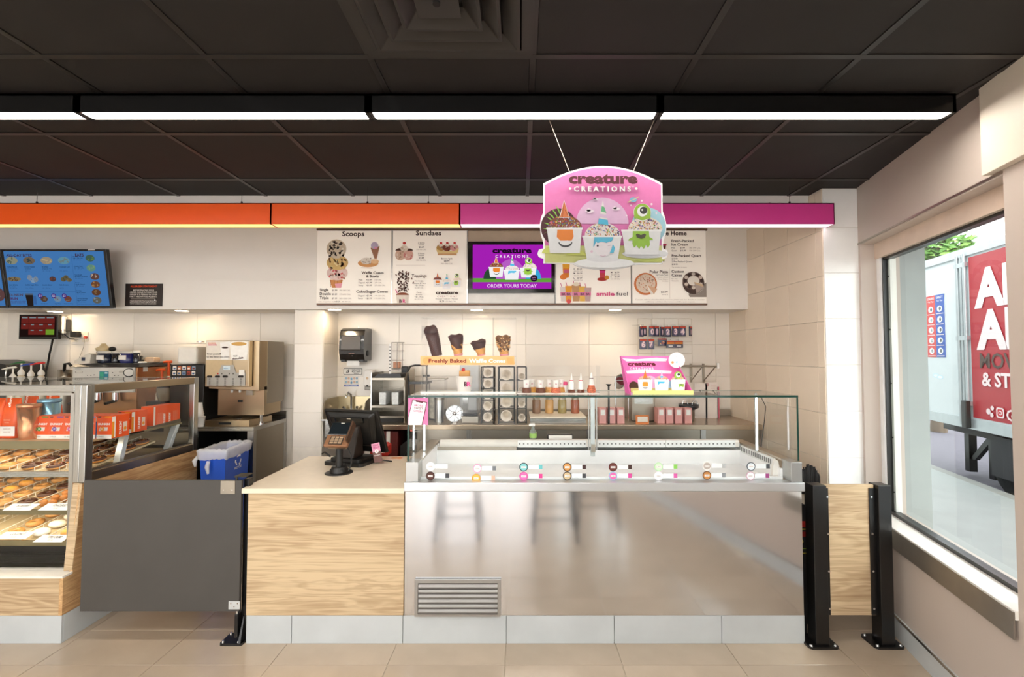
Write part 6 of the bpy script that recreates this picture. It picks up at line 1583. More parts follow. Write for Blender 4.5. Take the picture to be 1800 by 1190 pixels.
def wcone(px_b, py_b, px_t, py_t, rb, rt, cut, label, nuts=False, rolled=False):
    p0, p1 = at(px_b, py_b, Y=Yc), at(px_t, py_t, Y=Yc)
    p0.z = zs + .001
    o = thing('waffle_cone', label, 'cone', p0, 'waffle cones in the acrylic display')
    d = (p1 - p0); L = d.length; d.normalize()
    u = d.orthogonal().normalized(); v = d.cross(u)
    def shell(s0, s1, grow, m, name, par, jag=0):
        n, k = 26, 6; vs_ = []
        for j in range(k + 1):
            s = s0 + (s1 - s0)*j/k
            for i in range(n):
                aa = 2*pi*i/n
                r = rb + (rt - rb)*s + grow + .0018*sin(aa*3 + j)
                h = s*L + (jag*(cos(aa - 1.0)) + .004*sin(aa*5) if j == k else 0)
                vs_.append(p0 + d*h + (u*cos(aa) + v*sin(aa))*r)
        for j in range(k, -1, -1):
            s = s0 + (s1 - s0)*j/k
            for i in range(n):
                aa = 2*pi*i/n
                r = max(.004, rb + (rt - rb)*s + grow - .003)
                h = s*L + (jag*(cos(aa - 1.0)) + .004*sin(aa*5) if j == k else 0)
                vs_.append(p0 + d*h + (u*cos(aa) + v*sin(aa))*r)
        mm = 2*(k + 1)
        return MB().add(vs_, [(j*n + i, j*n + (i+1) % n, (j+1)*n + (i+1) % n, (j+1)*n + i) for j in range(mm - 1) for i in range(n)], 0, True).build(name, m, par)
    if not rolled: shell(0, .55, 0, m_waf, 'wafer', o)
    shell(0 if rolled else cut, 1, .0016, m_cho if not nuts else mat('nut_coat', '7a5230', .5, var=.3, scale=60), 'coating', o, .03 if rolled else .012)
    if nuts:
        qn = MB()
        for _ in range(170):
            s, aa = random.uniform(cut, 1.0), random.uniform(0, 2*pi); r = rb + (rt - rb)*s + .003
            c = p0 + d*(s*L) + (u*cos(aa) + v*sin(aa))*r; e = .0035
            qn.box(c - Vector((e, e, e*.7)), c + Vector((e, e, e*.7)), random.choice((0, 1, 2)))
        qn.build('chopped_nuts', [flat('e6c694'), flat('3a2018'), flat('c8965c')], o)['kind'] = 'stuff'
    if rolled:
        for i in range(3):
            MB().cyl(p0 + Vector((-.01 + .012*i, -.012, -.0)), p0 + Vector((-.01 + .012*i, -.012, .018)), .003, n=6).build('paper_strip', M_WHITE, o)
    else:
        MB().cyl(p0 + d*.002, p0 + d*(.10*L), rb + .0035, rb + .0035 + (rt - rb)*.1, n=20).build('paper_sleeve', flat('e8a0a4'), o)
    return o
wcone(769, 622, 757, 579, .030, .041, 0, 'long rolled chocolate waffle cone, tallest in the acrylic display', rolled=True)
wcone(806, 622, 801, 590, .023, .046, .33, 'chocolate dipped waffle cone with a broken double rim in the display')
wcone(847, 622, 840, 600, .020, .048, .48, 'waffle cone half dipped in chocolate showing a golden lower half')
wcone(887, 622, 884, 592, .024, .046, .25, 'nut covered waffle cone at the end of the acrylic display', nuts=True)
# cup inside the lower bay
x = at(816, 680, Y=2.90).x
o = thing('sample_cup', 'white paper cup with waffle pieces in the lower bay of the cone display', 'cup', (x, 2.90, TOPZ + .001))
MB().lathe([(.040, 0), (.052, .098), (.054, .10), (.050, .10), (.038, .003), (.0001, .003)], (x, 2.90, TOPZ + .001), 26).build('paper_wall', mat('paper_white', 'f4efe8', .6, var=.02), o)
P = Print((x - .03, 2.90 - .0465, TOPZ + .075), (.001, 0, 0), (0, -.0001, -.001)); P.text('B', 34, 34, 26, '4a2024', bold=.04); P.text('R', 52, 34, 26, 'e0408c', bold=.04); P.build('cup_print', o)
MB().box((x - .03, 2.88, TOPZ + .085), (x + .035, 2.92, TOPZ + .135)).build('waffle_piece', m_waf, o, bevel=.004)
MB().ball((x - .004, 2.885, TOPZ + .14), .012).build('cherry', flat('c83a34'), o)

# ---- acrylic box with toppings
ty0, ty1 = 2.79, 2.92
a, b = at(909, 690, Y=ty0), at(1055, 643, Y=ty0)
t = thing('topping_case', 'low clear acrylic case of topping cups on the freezer top', 'display', ((a.x+b.x)/2, 2.85, TOPZ))
for nm, lo, hi in (('front_wall', (a.x, ty0, TOPZ + .004), (b.x, ty0 + .003, b.z)), ('back_wall', (a.x, ty1 - .003, TOPZ + .004), (b.x, ty1, b.z)), ('end_wall', (a.x, ty0 + .003, TOPZ + .004), (a.x + .003, ty1 - .003, b.z)), ('end_wall', (b.x - .003, ty0 + .003, TOPZ + .004), (b.x, ty1 - .003, b.z)), ('tray', (a.x, ty0, TOPZ), (b.x, ty1, TOPZ + .004))):
    MB().box(lo, hi).build(nm, M_ACRYL if nm != 'tray' else M_WHITE, t)
Z0 = TOPZ + .0045
def topping(px, kind, label, Y):
    x = at(px, 680, Y=Y).x
    o = thing('topping_cup', label, 'cup', (x, Y, Z0), 'topping cups in the acrylic case')
    m = {'fudge': mat('fudge_brown', '6a3c28', .3), 'caramel': mat('caramel_gold', 'e0a24a', .3), 'spr': mat('sprinkle_mix', 'c86a4a', .6, var=.6, scale=160), 'nuts': mat('nut_mix', 'd8a060', .6, var=.4, scale=120)}[kind.split('_')[0]]
    if kind.endswith('_tall'):
        MB().lathe([(.018, .012), (.016, .06), (.009, .075), (.0065, .085), (.002, .115), (.0001, .117)], (x, Y, Z0), 16).build('white_bottle', M_WHITE, o)
        MB().lathe([(.0105, .072), (.0105, .076)], (x, Y, Z0), 14).build('red_band', flat('c84a54'), o)
        MB().lathe([(.022, 0), (.022, .018), (.016, .02)], (x, Y, Z0), 16).build('sauce_base', m, o)
    elif kind.endswith('_dome'):
        MB().lathe([(.018, .04), (.016, .068), (.010, .085), (.0085, .095), (.003, .12), (.0001, .121)], (x, Y, Z0), 16).build('white_bottle', M_WHITE, o)
        MB().lathe([(.0115, .084), (.0115, .088)], (x, Y, Z0), 14).build('dark_band', flat('5a3a40'), o)
        MB().lathe([(.024, 0), (.026, .02), (.018, .045), (.0001, .047)], (x, Y, Z0), 16).build('topping_pile', m, o)
    else:
        MB().lathe([(.030, 0), (.026, .03), (.0001, .031)], (x, Y, Z0), 18).build('topping_pile', m, o)
        MB().lathe([(.017, .028), (.020, .075), (.0205, .077), (.018, .077), (.0001, .075)], (x, Y, Z0), 18).build('white_pot', M_WHITE, o)
        P = Print((x - .015, Y - .0196, Z0 + .06), (.001, 0, 0), (0, 0, -.001)); P.text('31', 15, 12, 9, 'b04a6c', 'c', .02); P.build('pot_print', o)
topping(925.5, 'fudge', 'white pot on chocolate fudge, first in the topping case', 2.82)
topping(935, 'caramel', 'white pot on caramel sauce behind the first fudge pot', 2.87)
topping(950, 'fudge', 'white pot on chocolate fudge, second in the topping case', 2.82)
topping(966, 'nuts', 'white pot on golden nuts beside the second fudge pot', 2.86)
topping(977, 'spr', 'white pot on red sprinkles in the middle of the topping case', 2.815)
topping(986, 'caramel', 'white pot on caramel sauce behind the red sprinkles pot', 2.87)
topping(1004.5, 'fudge_tall', 'slim white sauce bottle on fudge next to the pink lidded jar', 2.82)
topping(1021, 'fudge_tall', 'slim white sauce bottle on fudge next to the sprinkle dome', 2.82)
topping(1039.5, 'spr_dome', 'white bottle over mixed sprinkles at the end of the topping case', 2.82)
x = at(993.5, 672, Y=2.86).x
o = thing('lidded_jar', 'small pink lidded jar between the pots and the sauce bottles', 'jar', (x, 2.865, Z0))
MB().lathe([(.013, 0), (.013, .04), (.011, .044)], (x, 2.865, Z0), 14).build('jar_body', M_WHITE, o)
MB().lathe([(.015, .042), (.015, .062), (.0001, .064)], (x, 2.865, Z0), 14).build('pink_lid', flat('dc4a7c'), o)

# ---- pink counter display
a, b = at(1108, 692, Y=2.76), at(1217, 692, Y=2.76)
t = thing('promo_display', 'pink cardboard counter display with three printed sundae cups', 'display', ((a.x+b.x)/2, 2.85, TOPZ))
w = b.x - a.x; zt = at(1150, 626, Y=2.93).z
bk0, bk1 = Vector((a.x + .0, 2.90, TOPZ)), Vector((a.x - .004, 2.93, zt))
MB().hexa([(a.x, 2.88, TOPZ), (b.x, 2.88, TOPZ), (b.x, 2.884, TOPZ), (a.x, 2.884, TOPZ)], [(a.x - .02, 2.93, zt), (b.x - .055, 2.93, zt), (b.x - .055, 2.934, zt), (a.x - .02, 2.934, zt)]).build('back_card', flat('f07cc0'), t)
MB().hexa([(b.x + .0, 2.74, TOPZ), (b.x + .004, 2.74, TOPZ), (b.x + .004, 2.88, TOPZ), (b.x, 2.88, TOPZ)], [(b.x - .06, 2.91, zt), (b.x - .056, 2.91, zt), (b.x - .051, 2.935, zt), (b.x - .055, 2.935, zt)]).build('side_card', flat('ea6cb8'), t)
MB().hexa([(a.x - .004, 2.74, TOPZ), (a.x, 2.74, TOPZ), (a.x, 2.88, TOPZ), (a.x - .004, 2.88, TOPZ)], [(a.x - .024, 2.91, zt), (a.x - .02, 2.91, zt), (a.x - .02, 2.935, zt), (a.x - .024, 2.935, zt)]).build('side_card', flat('ea6cb8'), t)
MB().box((a.x + .01, 2.74, TOPZ), (b.x, 2.745, TOPZ + .024)).build('front_lip', flat('eef59a'), t)
MB().box((a.x, 2.745, TOPZ), (b.x, 2.88, TOPZ + .003)).build('tray', flat('f6d6ea'), t)
P = Print((a.x - .02, 2.9295, zt), (w/115, 0, 0), (.02/66, -.05/66, -(zt - TOPZ)/66)); P.base = .001
P.poly([(2, 4), (30, 6), (70, 3), (92, 5), (88, 10), (50, 9), (10, 10)], 'fbe4f2'); P.poly([(6, 27), (40, 24), (80, 26), (96, 27), (94, 32), (50, 31), (8, 32)], 'fdeef8')
P.text('creature', 39, 17.5, 7, '6a1c28', 'c', .045, 55); P.text('C R E A T I O N S', 38, 24.5, 3.8, 'fdf4fa', 'c', .03, 46)
P.ell(18, 60, 11, 14, '53402a', 18, 180, 360); P.ell(52, 60, 17, 24, 'f3c8ea', 22, 180, 360); P.ell(92, 60, 14, 16, 'a8def2', 20, 180, 360); P.rect(10, 58, 108, 66, 'eef59a')
P.build('back_print', t)
MB().cyl(at(1189.5, 633, Y=2.87), at(1189.5, 633, Y=2.875), .048, n=28).build('round_badge', flat('fbf6fa'), t)
P = PP(1170, 620, 1210, 646, 2.87); P.text('YOUR', 1189.5, 628, 2, 'c8a8c0', 'c'); P.ell(1182, 637, 2.2, None, 'f0a060', 10); P.ell(1190, 637, 2.2, None, 'a8d8f0', 10); P.ell(1198, 637, 2.2, None, 'b8d870', 10); P.build('badge_print', t)
for px, c, c2, lb in ((1134, 'f0822c', 'f0a03c', 'cup card with orange cone'), (1163, '58c4ea', 'e6c8e8', 'cup card with blue horn'), (1192, '9fce4b', '9fce4b', 'cup card with green eye')):
    x = at(px, 690, Y=2.80).x; zb = TOPZ + .003; h = .082
    cupc = MB().prism([(x - .036, zb), (x + .036, zb), (x + .044, zb + h), (x - .044, zb + h)], (0, 2.80, 0), (1,0,0), (0,0,1), .004).build('cup_card', flat('fbfafc'), t)
    MB().prism([(x + .038*cos(aa), zb + h + .022*sin(aa)) for aa in [pi*i/10 for i in range(11)]], (0, 2.801, 0), (1,0,0), (0,0,1), .003).build('sundae_card', flat('f0b8a4'), t)
    P = Print((x - .05, 2.7955, zb + h + .07), (.001, 0, 0), (0, 0, -.001)); P.base = .0006
    if px == 1134: P.poly([(50, 10), (38, 62), (62, 62)], c); P.part('sundae_print', t); P.poly(rrect(34, 84, 66, 112, 6), c2); P.ell(50, 118, 14, 6, '4a4a4e', 14, 0, 180)
    elif px == 1163: P.poly([(50, 16), (40, 62), (60, 62)], c2); P.rect(42, 50, 58, 58, c); P.part('sundae_print', t); P.poly([(26, 82), (70, 82), (60, 94), (40, 92), (28, 102)], c)
    else: P.ell(48, 44, 22, 22, c, 20); P.ell(50, 42, 14, None, 'fdfdfd', 16); P.ell(53, 40, 8, None, '3a3434', 14); P.part('sundae_print', t); P.poly([(50, 96), (84, 96), (80, 116), (66, 110), (56, 116)], c); P.rect(58, 98, 76, 104, '4a4a3c')
    P.part('emblem_print', t)
    P.dots([(50 + random.uniform(-34, 34), 66 + random.uniform(-6, 4)) for _ in range(20)], 3, 1.2, SPR); P.build('sprinkle_print', t)
# ================================================================== WORK AREA BEHIND THE FREEZER
RZ, RY = 1.03, 3.88
RX0, RX1 = -1.36, 2.012
t = thing('rear_counter', 'stainless rear counter along the tiled wall behind the freezer', 'counter', (.3, 4.2, 0))
MB().box((RX0, RY, RZ - .04), (RX1 - .01, BACKY - .012, RZ)).build('worktop', steel('worktop_warm', 'b9a893', .3), t, bevel=.003)
for x in (RX0 + .01, -.45, .55, 1.5): MB().box((x, RY + .02, 0), (x + .04, RY + .06, RZ - .04)).build('leg', M_STEELZ, t)
MB().box((RX0, RY + .03, .25), (RX1 - .02, BACKY - .02, .27)).build('undershelf', M_STEELD, t)
MB().box((RX0 + .5, RY + .03, .27), (RX1 - .02, RY + .045, RZ - .04)).build('front_panel', M_STEELD, t)
MB().box((RX0 + .02, BACKY - .05, .27), (RX0 + .5, BACKY - .03, RZ - .05)).build('back_panel', M_DARK, t)
struct(MB().box((RX0, BACKY - .03, RZ + .001), (RX1 - .01, BACKY - .007, RZ + .06)).build('trim_3', M_STEELD))
x0 = at(665, 770, Y=3.95).x
o = thing('red_crate', 'dark red crate with a white front strip under the rear counter', 'crate', (x0 + .08, 4.0, .27))
MB().box((x0, 3.93, .2705), (x0 + .17, 4.3, .97)).build('shell', mat('crate_red', '5e1c18', .45), o, bevel=.01)
MB().box((x0 + .075, 3.925, .78), (x0 + .105, 3.9295, .97)).build('white_strip', M_WHITE, o)
o = thing('black_caddy', 'black plastic caddy under the rear counter beside the red crate', 'caddy', (x0 + .28, 4.0, .27))
MB().prism([(.19, 0), (.40, 0), (.40, .56), (.30, .66), (.19, .58)], (x0, 3.93, .2705), (1,0,0), (0,0,1), -.3).build('tub', mat('caddy_black', '23211f', .5), o, bevel=.01)
MB().tube([(x0 + .22, 3.92, .70), (x0 + .25, 3.91, .80), (x0 + .34, 3.91, .80), (x0 + .37, 3.92, .72)], .012, 8).build('carry_handle', M_BLACK, o)

# hand sink with faucet
sx0, sx1 = -1.745, -1.375
t = thing('hand_sink', 'small stainless hand sink with splash guards beside the pier', 'sink', ((sx0+sx1)/2, 4.3, .85))
sz = 1.045
zb = at(610, 697, Y=4.45).z
q = MB(); q.box((sx0, 4.10, sz - .012), (sx1, 4.13, sz)).box((sx0, 4.13, sz - .012), (sx0 + .03, 4.47, sz)).box((sx1 - .03, 4.13, sz - .012), (sx1, 4.47, sz)).box((sx0 + .03, 4.42, sz - .012), (sx1 - .03, 4.47, sz)).build('rim', M_STEEL, t)
q = MB(); q.box((sx0 + .03, 4.13, sz - .16), (sx1 - .03, 4.42, sz - .15)).box((sx0 + .03, 4.125, sz - .16), (sx1 - .03, 4.13, sz - .012)).box((sx0 + .025, 4.13, sz - .16), (sx0 + .03, 4.42, sz - .012)).box((sx1 - .03, 4.13, sz - .16), (sx1 - .025, 4.42, sz - .012)).box((sx0 + .03, 4.42, sz - .16), (sx1 - .03, 4.425, sz - .012)).build('basin', M_STEEL, t)
MB().box((sx0, 4.47, sz - .1), (sx1, 4.49, zb)).build('backsplash', steel('splash_gold', 'bfae8c', .3), t)
for x in (sx0, sx1 - .006): MB().prism([(4.13, sz), (4.47, sz), (4.47, zb), (4.24, zb), (4.16, zb - .03), (4.13, zb - .09)], (x, 0, 0), (0,1,0), (0,0,1), .006).build('splash_guard', M_STEELD, t)
fx = at(617, 700, Y=4.42).x
MB().box((fx - .06, 4.40, sz + .028), (fx + .06, 4.46, sz + .05)).build('faucet_deck', M_CHROME, t, bevel=.004)
MB().tube([(fx, 4.43, sz + .05), (fx, 4.43, sz + .16), (fx - .004, 4.42, sz + .195), (fx - .012, 4.39, sz + .21), (fx - .02, 4.36, sz + .19), (fx - .022, 4.355, sz + .165)], .011, 10).build('spout', M_CHROME, t)
for d in (-.05, .05): MB().cyl((fx + d, 4.43, sz + .045), (fx + d*1.3, 4.40, sz + .075), .012, n=10).build('tap_lever', M_CHROME, t)

# paper towel dispenser
p0, p1 = at(596, 640, Y=4.27), at(640, 576, Y=4.27)
t = thing('towel_dispenser', 'glossy black paper towel dispenser with a white towel hanging out', 'dispenser', ((p0.x+p1.x)/2, 4.38, p0.z))
x0, x1, z0, z1 = p0.x, p1.x, p0.z + .03, p1.z
pr = [(4.49, z0 + .01), (4.49, z1), (4.36, z1), (4.30, z1 - .02), (4.275, z1 - .07), (4.262, z1 - .2), (4.27, z0 + .06), (4.30, z0), (4.47, z0)]
MB().prism(pr[::-1], (x0, 0, 0), (0,1,0), (0,0,1), x1 - x0).build('housing', mat('gloss_black', '191716', .22, coat=.4), t, bevel=.012)
MB().prism([(4.27, z1 - .08), (4.262, z1 - .2), (4.268, z0 + .09), (4.264, z0 + .09), (4.256, z1 - .2), (4.265, z1 - .08)], (x0 + .02, 0, 0), (0,1,0), (0,0,1), x1 - x0 - .05).build('window', mat('smoke_window', '4a4541', .12), t)
MB().cyl((x1, 4.38, z0 + .07), (x1 + .006, 4.38, z0 + .07), .028, n=18).build('side_knob', M_BLACK, t)
MB().box((x0 + .05, 4.33, z0 - .045), (x1 - .06, 4.345, z0 + .01)).build('paper_towel', M_WHITE, t)
MB().box((x0 + .01, 4.29, z0 - .01), (x0 + .045, 4.40, z0 + .01)).build('tear_bar', M_BLACK, t); MB().box((x1 - .05, 4.29, z0 - .01), (x1 - .01, 4.40, z0 + .01)).build('tear_bar', M_BLACK, t)
P = Print((x0 + .09, 4.261, z0 + .075), (.001, 0, 0), (0, 0, -.001)); P.text('enMotion', 0, 12, 9, 'b08a7c', bold=.02); P.ell(34, 30, 8, 3, '6a6460', 12); P.build('badge', t)
MB().cyl(((x0+x1)/2 + .01, 4.42, z1), ((x0+x1)/2 + .01, 4.42, z1 + .02), .004, n=8).build('lock_pin', M_CHROME, t)
# signs under it
t = thing('wash_hands_sign', 'black and white EMPLOYEES MUST WASH HANDS sign on the tiles', 'sign', at(620, 659, Y=4.49))
board(603.5, 647, 637, 659, 4.490, .003, 'plate', mat('sign_white', 'f2efe9', .5), t)
P = PP(603.5, 647, 637, 659, 4.490)
P.poly(rrect(603.9, 647.4, 636.6, 658.6, 1.6), '2c2c2e'); P.poly(rrect(604.7, 648.2, 635.8, 657.8, 1.2), 'f2efe9')
P.line(609, 656, 611, 650.5, 1.3, '2c2c2e'); P.line(611.5, 656, 613.5, 651, 1.3, '2c2c2e', up=False); P.ell(613, 650.3, 1.1, None, '2c2c2e', 10); P.line(610, 652, 614, 653.5, .9, '2c2c2e', up=False)
for s_, y in (('EMPLOYEES', 651.4), ('MUST WASH', 654.4), ('HANDS', 657.2)): P.text(s_, 626.5, y, 2.2, '2c2c2e', 'c', .02, 15 if y < 656 else 8)
P.build('lettering', t)
t = thing('hygiene_poster', 'pale hand washing poster with blue strip under the wash hands sign', 'poster', at(618, 679, Y=4.491))
board(605, 661.5, 630.5, 679.5, 4.491, .002, 'sheet', mat('poster_pale', 'e9e4de', .6), t)
P = PP(605, 661.5, 630.5, 679.5, 4.491)
P.rect(605.3, 676, 630.3, 679.2, '6a76b4'); P.text('WASH YOUR HANDS', 618, 678.6, 1.8, 'e8eaf4', 'c', .0, 20)
for x, c in ((608.5, '9ab8cc'), (613, 'd8b8a4'), (618, '78aacc'), (623, 'd8b8a4'), (627.5, '9ab8cc')):
    for y in (665, 671.5): P.ell(x, y + (1 if x == 618 else 0), 1.9, 2.3, c, 12)
P.build('poster_print', t)
p0, p1 = at(638, 686, Y=4.38), at(655, 650, Y=4.38)
t = thing('soap_dispenser', 'white wall soap dispenser with a grey lower part', 'dispenser', ((p0.x+p1.x)/2, 4.43, p0.z))
MB().box((p0.x, 4.38, p0.z + .035), (p1.x, 4.49, p1.z)).build('housing', M_WHITE, t, bevel=.014)
MB().box((p0.x + .006, 4.395, p0.z), (p1.x - .006, 4.49, p0.z + .034)).build('push_bar', mat('grey_plastic', 'a8a49c', .4), t, bevel=.008)
c = at(645.5, 665, Y=4.38); MB().cyl(c, c - Vector((0, .002, 0)), .012, n=16).build('level_window', mat('window_tan', 'd8b890', .3), t)
c = at(645.5, 678, Y=4.38); MB().cyl(c, c - Vector((0, .002, 0)), .009, n=14).build('sensor', M_BLACK, t)
# steel dispenser stand with two clear bins
p0, p1 = at(651, 735, Y=4.0), at(712, 655, Y=4.0)
t = thing('liner_stand', 'stainless shelf stand holding two clear bins of paper liners', 'stand', ((p0.x+p1.x)/2, 4.15, RZ))
x0, x1, zt = p0.x, p1.x, p1.z
MB().box((x0, 4.0, RZ), (x0 + .008, 4.34, zt)).build('side_panel', M_STEEL, t)
MB().prism([(4.0, RZ), (4.36, RZ), (4.36, zt + .02), (4.12, zt + .02), (4.05, zt - .03), (4.0, zt - .12)], (x1 - .008, 0, 0), (0,1,0), (0,0,1), .008).build('side_panel', M_STEELD, t)
for z_ in (RZ + .04, at(680, 714, Y=4.0).z - .012, at(680, 668, Y=4.0).z): MB().box((x0 + .008, 4.0, z_), (x1 - .008, 4.34, z_ + .018)).build('shelf', M_STEELD, t)
MB().box((x0 + .008, 4.33, RZ), (x1 - .008, 4.34, zt)).build('back_panel', M_STEELD, t)
MB().box((x0 + .02, 4.02, RZ), (x1 - .02, 4.3, RZ + .035)).build('base_tray', M_BLACK, t)
zs2 = at(680, 714, Y=4.0).z + .006
for px0, px1, lb in ((664, 680, 'clear bin of white liners, nearer the soap dispenser'), (686, 702, 'clear bin of white liners, nearer the freezer')):
    a, b = at(px0, 712, Y=4.02), at(px1, 682, Y=4.02)
    o = thing('liner_bin', lb, 'bin', ((a.x+b.x)/2, 4.1, zs2), 'bins on the steel stand')
    MB().hexa([(a.x + .006, 4.02, zs2), (b.x - .006, 4.02, zs2), (b.x - .006, 4.2, zs2), (a.x + .006, 4.2, zs2)], [(a.x, 4.01, b.z), (b.x, 4.01, b.z), (b.x, 4.22, b.z), (a.x, 4.22, b.z)]).build('clear_tub', M_ACRYL, o)
    MB().hexa([(a.x + .012, 4.03, zs2 + .004), (b.x - .012, 4.03, zs2 + .004), (b.x - .012, 4.19, zs2 + .004), (a.x + .012, 4.19, zs2 + .004)], [(a.x + .009, 4.025, b.z - .04), (b.x - .009, 4.025, b.z - .04), (b.x - .009, 4.2, b.z - .04), (a.x + .009, 4.2, b.z - .04)]).build('paper_liners', mat('liner_white', 'e8ecec', .6, var=.1, scale=60), o)
zz3 = at(680, 668, Y=4.0).z + .019
tag(MB().prism([(x0 + .015, 0), (x1 - .04, 0), (x1 - .05, .035), (x0 + .05, .03)], (0, 4.03, zz3), (1,0,0), (0,0,1), -.25).build('black_tray', M_BLACK, bevel=.004), 'flat black tray on top of the stainless liner stand', 'tray')
tag(MB().box((at(692, 660, Y=4.05).x, 4.30, zz3), (at(705, 660, Y=4.05).x, 4.40, zz3 + .09)).build('black_block', M_BLACK, bevel=.008), 'small black box at the back of the liner stand top', 'box')
# small wire wall rack with a tan box, measuring strip
p0, p1 = at(688, 648, Y=4.44), at(708, 602, Y=4.44)
t = thing('wire_wall_rack', 'small silver wire rack on the tiles above the liner stand', 'rack', ((p0.x+p1.x)/2, 4.47, p0.z))
q = MB()
for x in (p0.x, (p0.x + p1.x)/2, p1.x): q.tube([(x, 4.44, p0.z), (x, 4.44, p1.z)], .003, 6)
for z_ in (p0.z, p0.z + .08, p0.z + .17, p1.z): q.tube([(p0.x, 4.44, z_), (p1.x, 4.44, z_)], .003, 6); q.tube([(p0.x, 4.44, z_), (p0.x, 4.492, z_)], .003, 6); q.tube([(p1.x, 4.44, z_), (p1.x, 4.492, z_)], .003, 6)
q.build('wire_frame', mat('wire_silver', '9a9088', .35, .6), t)
o = MB().box((p0.x + .015, 4.445, p0.z + .004), (p1.x - .03, 4.49, p0.z + .062)).build('small_box', mat('box_terracotta', 'c48a68', .5), bevel=.003); tag(o, 'small terracotta box at the bottom of the wire wall rack', 'box')
o = thing('measure_strip', 'white vertical measuring strip with black marks beside the wire rack', 'strip', at(686, 665, Y=4.10))
a, b = at(683.5, 665, Y=4.06), at(688, 604, Y=4.06)
MB().box((a.x, 4.06, a.z), (b.x, 4.063, b.z)).build('strip', M_WHITE, o)
P = PP(683.5, 604, 688, 665, 4.06)
for k in range(9): P.rect(684.5, 609 + k*6, 687, 611 + k*6, '4a4644', up=(k == 0))
P.build('marks', o)
# black rack frame next to the cone display
x0, x1 = at(717, 660, Y=4.1).x, at(752, 660, Y=4.1).x; zt = at(730, 642, Y=4.1).z; zm = at(730, 671, Y=4.1).z
t = thing('black_rack', 'black tubular rack frame standing behind the cone display', 'rack', ((x0+x1)/2, 4.15, RZ))
MB().tube([(x0 + .01, 4.1, RZ), (x0 + .01, 4.1, zm), (x0 - .005, 4.1, zt - .06), (x0 + .02, 4.1, zt - .01), (x0 + .06, 4.1, zt), (x1, 4.1, zt)], .008, 8).build('front_tube', M_BLACKM, t)
MB().box((x0, 4.09, zm - .02), (x1, 4.3, zm)).build('shelf_plate', M_BLACKM, t)
for x in (x0 + .02, x1 - .02): MB().tube([(x, 4.28, RZ), (x, 4.28, zm)], .007, 8).build('rear_leg', mat('wire_silver', '9a9088', .35, .6), t)
MB().tube([(x1 - .01, 4.1, RZ), (x1 - .01, 4.1, zt)], .007, 8).build('front_tube', M_BLACKM, t)
MB().box((x0 + .10, 4.25, zt - .11), (x0 + .16, 4.26, zt - .09)).build('small_label', M_BLACK, t)
# cup racks: black wire cages with cups lying in them
def cage(px0, px1, py0, py1, label, Y, rows, cols_):
    a, b = at(px0, py1, Y=Y), at(px1, py0, Y=Y)
    t = thing('cup_rack', label, 'rack', ((a.x+b.x)/2, Y + .08, RZ), 'black wire cup racks')
    q = MB()
    for x in (a.x, b.x):
        for y in (Y, Y + .16): q.tube([(x, y, RZ), (x, y, b.z)], .006, 6)
    for j in range(rows + 1):
        z_ = a.z + (b.z - a.z)*j/rows
        for y in (Y, Y + .16): q.tube([(a.x, y, z_), (b.x, y, z_)], .004, 6)
        for x in (a.x, b.x): q.tube([(x, Y, z_), (x, Y + .16, z_)], .004, 6)
    q.build('wire_cage', M_BLACKM, t)
    r = min((b.x - a.x)/cols_, (b.z - a.z)/rows)*.40
    for j in range(rows):
        for i in range(cols_):
            x = a.x + (b.x - a.x)*(i + .5)/cols_; z_ = a.z + (b.z - a.z)*j/rows + r + .005
            o = MB().lathe([(r*.7, .15), (r, 0), (r*1.05, 0), (r*1.05, -.006), (r*.9, -.006), (r*.62, .13), (.0001, .13)][::-1], (x, Y + .004, z_), 18, ax=(0, 1, 0)).build('rack_cup', mat('cup_cream', 'f0e6d8', .5, var=.03))
            tag(o, 'cream paper cup lying in the %s row of the %s' % (['bottom', 'second', 'third', 'top', 'highest'][j], label.split(',')[0]), 'cup', 'cups in the black wire racks')
cage(846, 868, 645, 742, 'narrow wire cup rack, the one nearer the white cup', 3.95, 5, 1)
cage(876, 904, 645, 742, 'wide wire cup rack, in the middle of the three', 3.95, 4, 1)
cage(909, 925, 645, 742, 'slim wire cup rack, the one nearer the topping case', 3.97, 4, 1)
# steel dipper well and fan-like whisk plate, toaster-like waffle iron
c = at(799, 725, Y=4.0); r = .075
t = thing('steel_whisk_plate', 'round spoked steel plate standing on the rear counter', 'plate', (c.x, 4.0, RZ))
cz = RZ + r + .004
q = MB(); q.lathe([(r, -.005), (r, .005), (r - .008, .005), (r - .008, -.005), (r, -.005)], (c.x, 4.0, cz), 30, ax=(.25, -1, .1)); q.build('ring', M_CHROME, t)
q = MB(); d_ = Vector((.25, -1, .1)).normalized(); u_ = d_.orthogonal().normalized(); v_ = d_.cross(u_)
for k in range(9): q.cyl(Vector((c.x, 4.0, cz)) + u_*0, Vector((c.x, 4.0, cz)) + (u_*cos(k*2*pi/9) + v_*sin(k*2*pi/9))*(r - .006), .004, n=6)
q.build('spokes', M_CHROME, t); MB().ball((c.x, 4.0, cz), .018).build('hub', M_CHROME, t)
MB().cyl((c.x, 4.0, RZ), (c.x, 4.0, RZ + .01), .03, n=14).build('foot', M_CHROME, t)
x = at(772, 720, Y=4.05).x
t = thing('cone_baker', 'tall stainless canister beside the spoked plate', 'canister', (x, 4.05, RZ))
MB().lathe([(.04, 0), (.04, .24), (.034, .26), (.02, .27), (.0001, .27)], (x, 4.05, RZ), 22).build('can', M_SATIN, t); MB().lathe([(.0415, .19), (.0415, .21)], (x, 4.05, RZ), 22).build('band', M_STEELD, t)
x0, x1 = at(812, 730, Y=4.0).x, at(842, 730, Y=4.0).x
t = thing('waffle_iron', 'grey waffle iron with a rear column on the rear counter', 'machine', ((x0+x1)/2, 4.05, RZ))
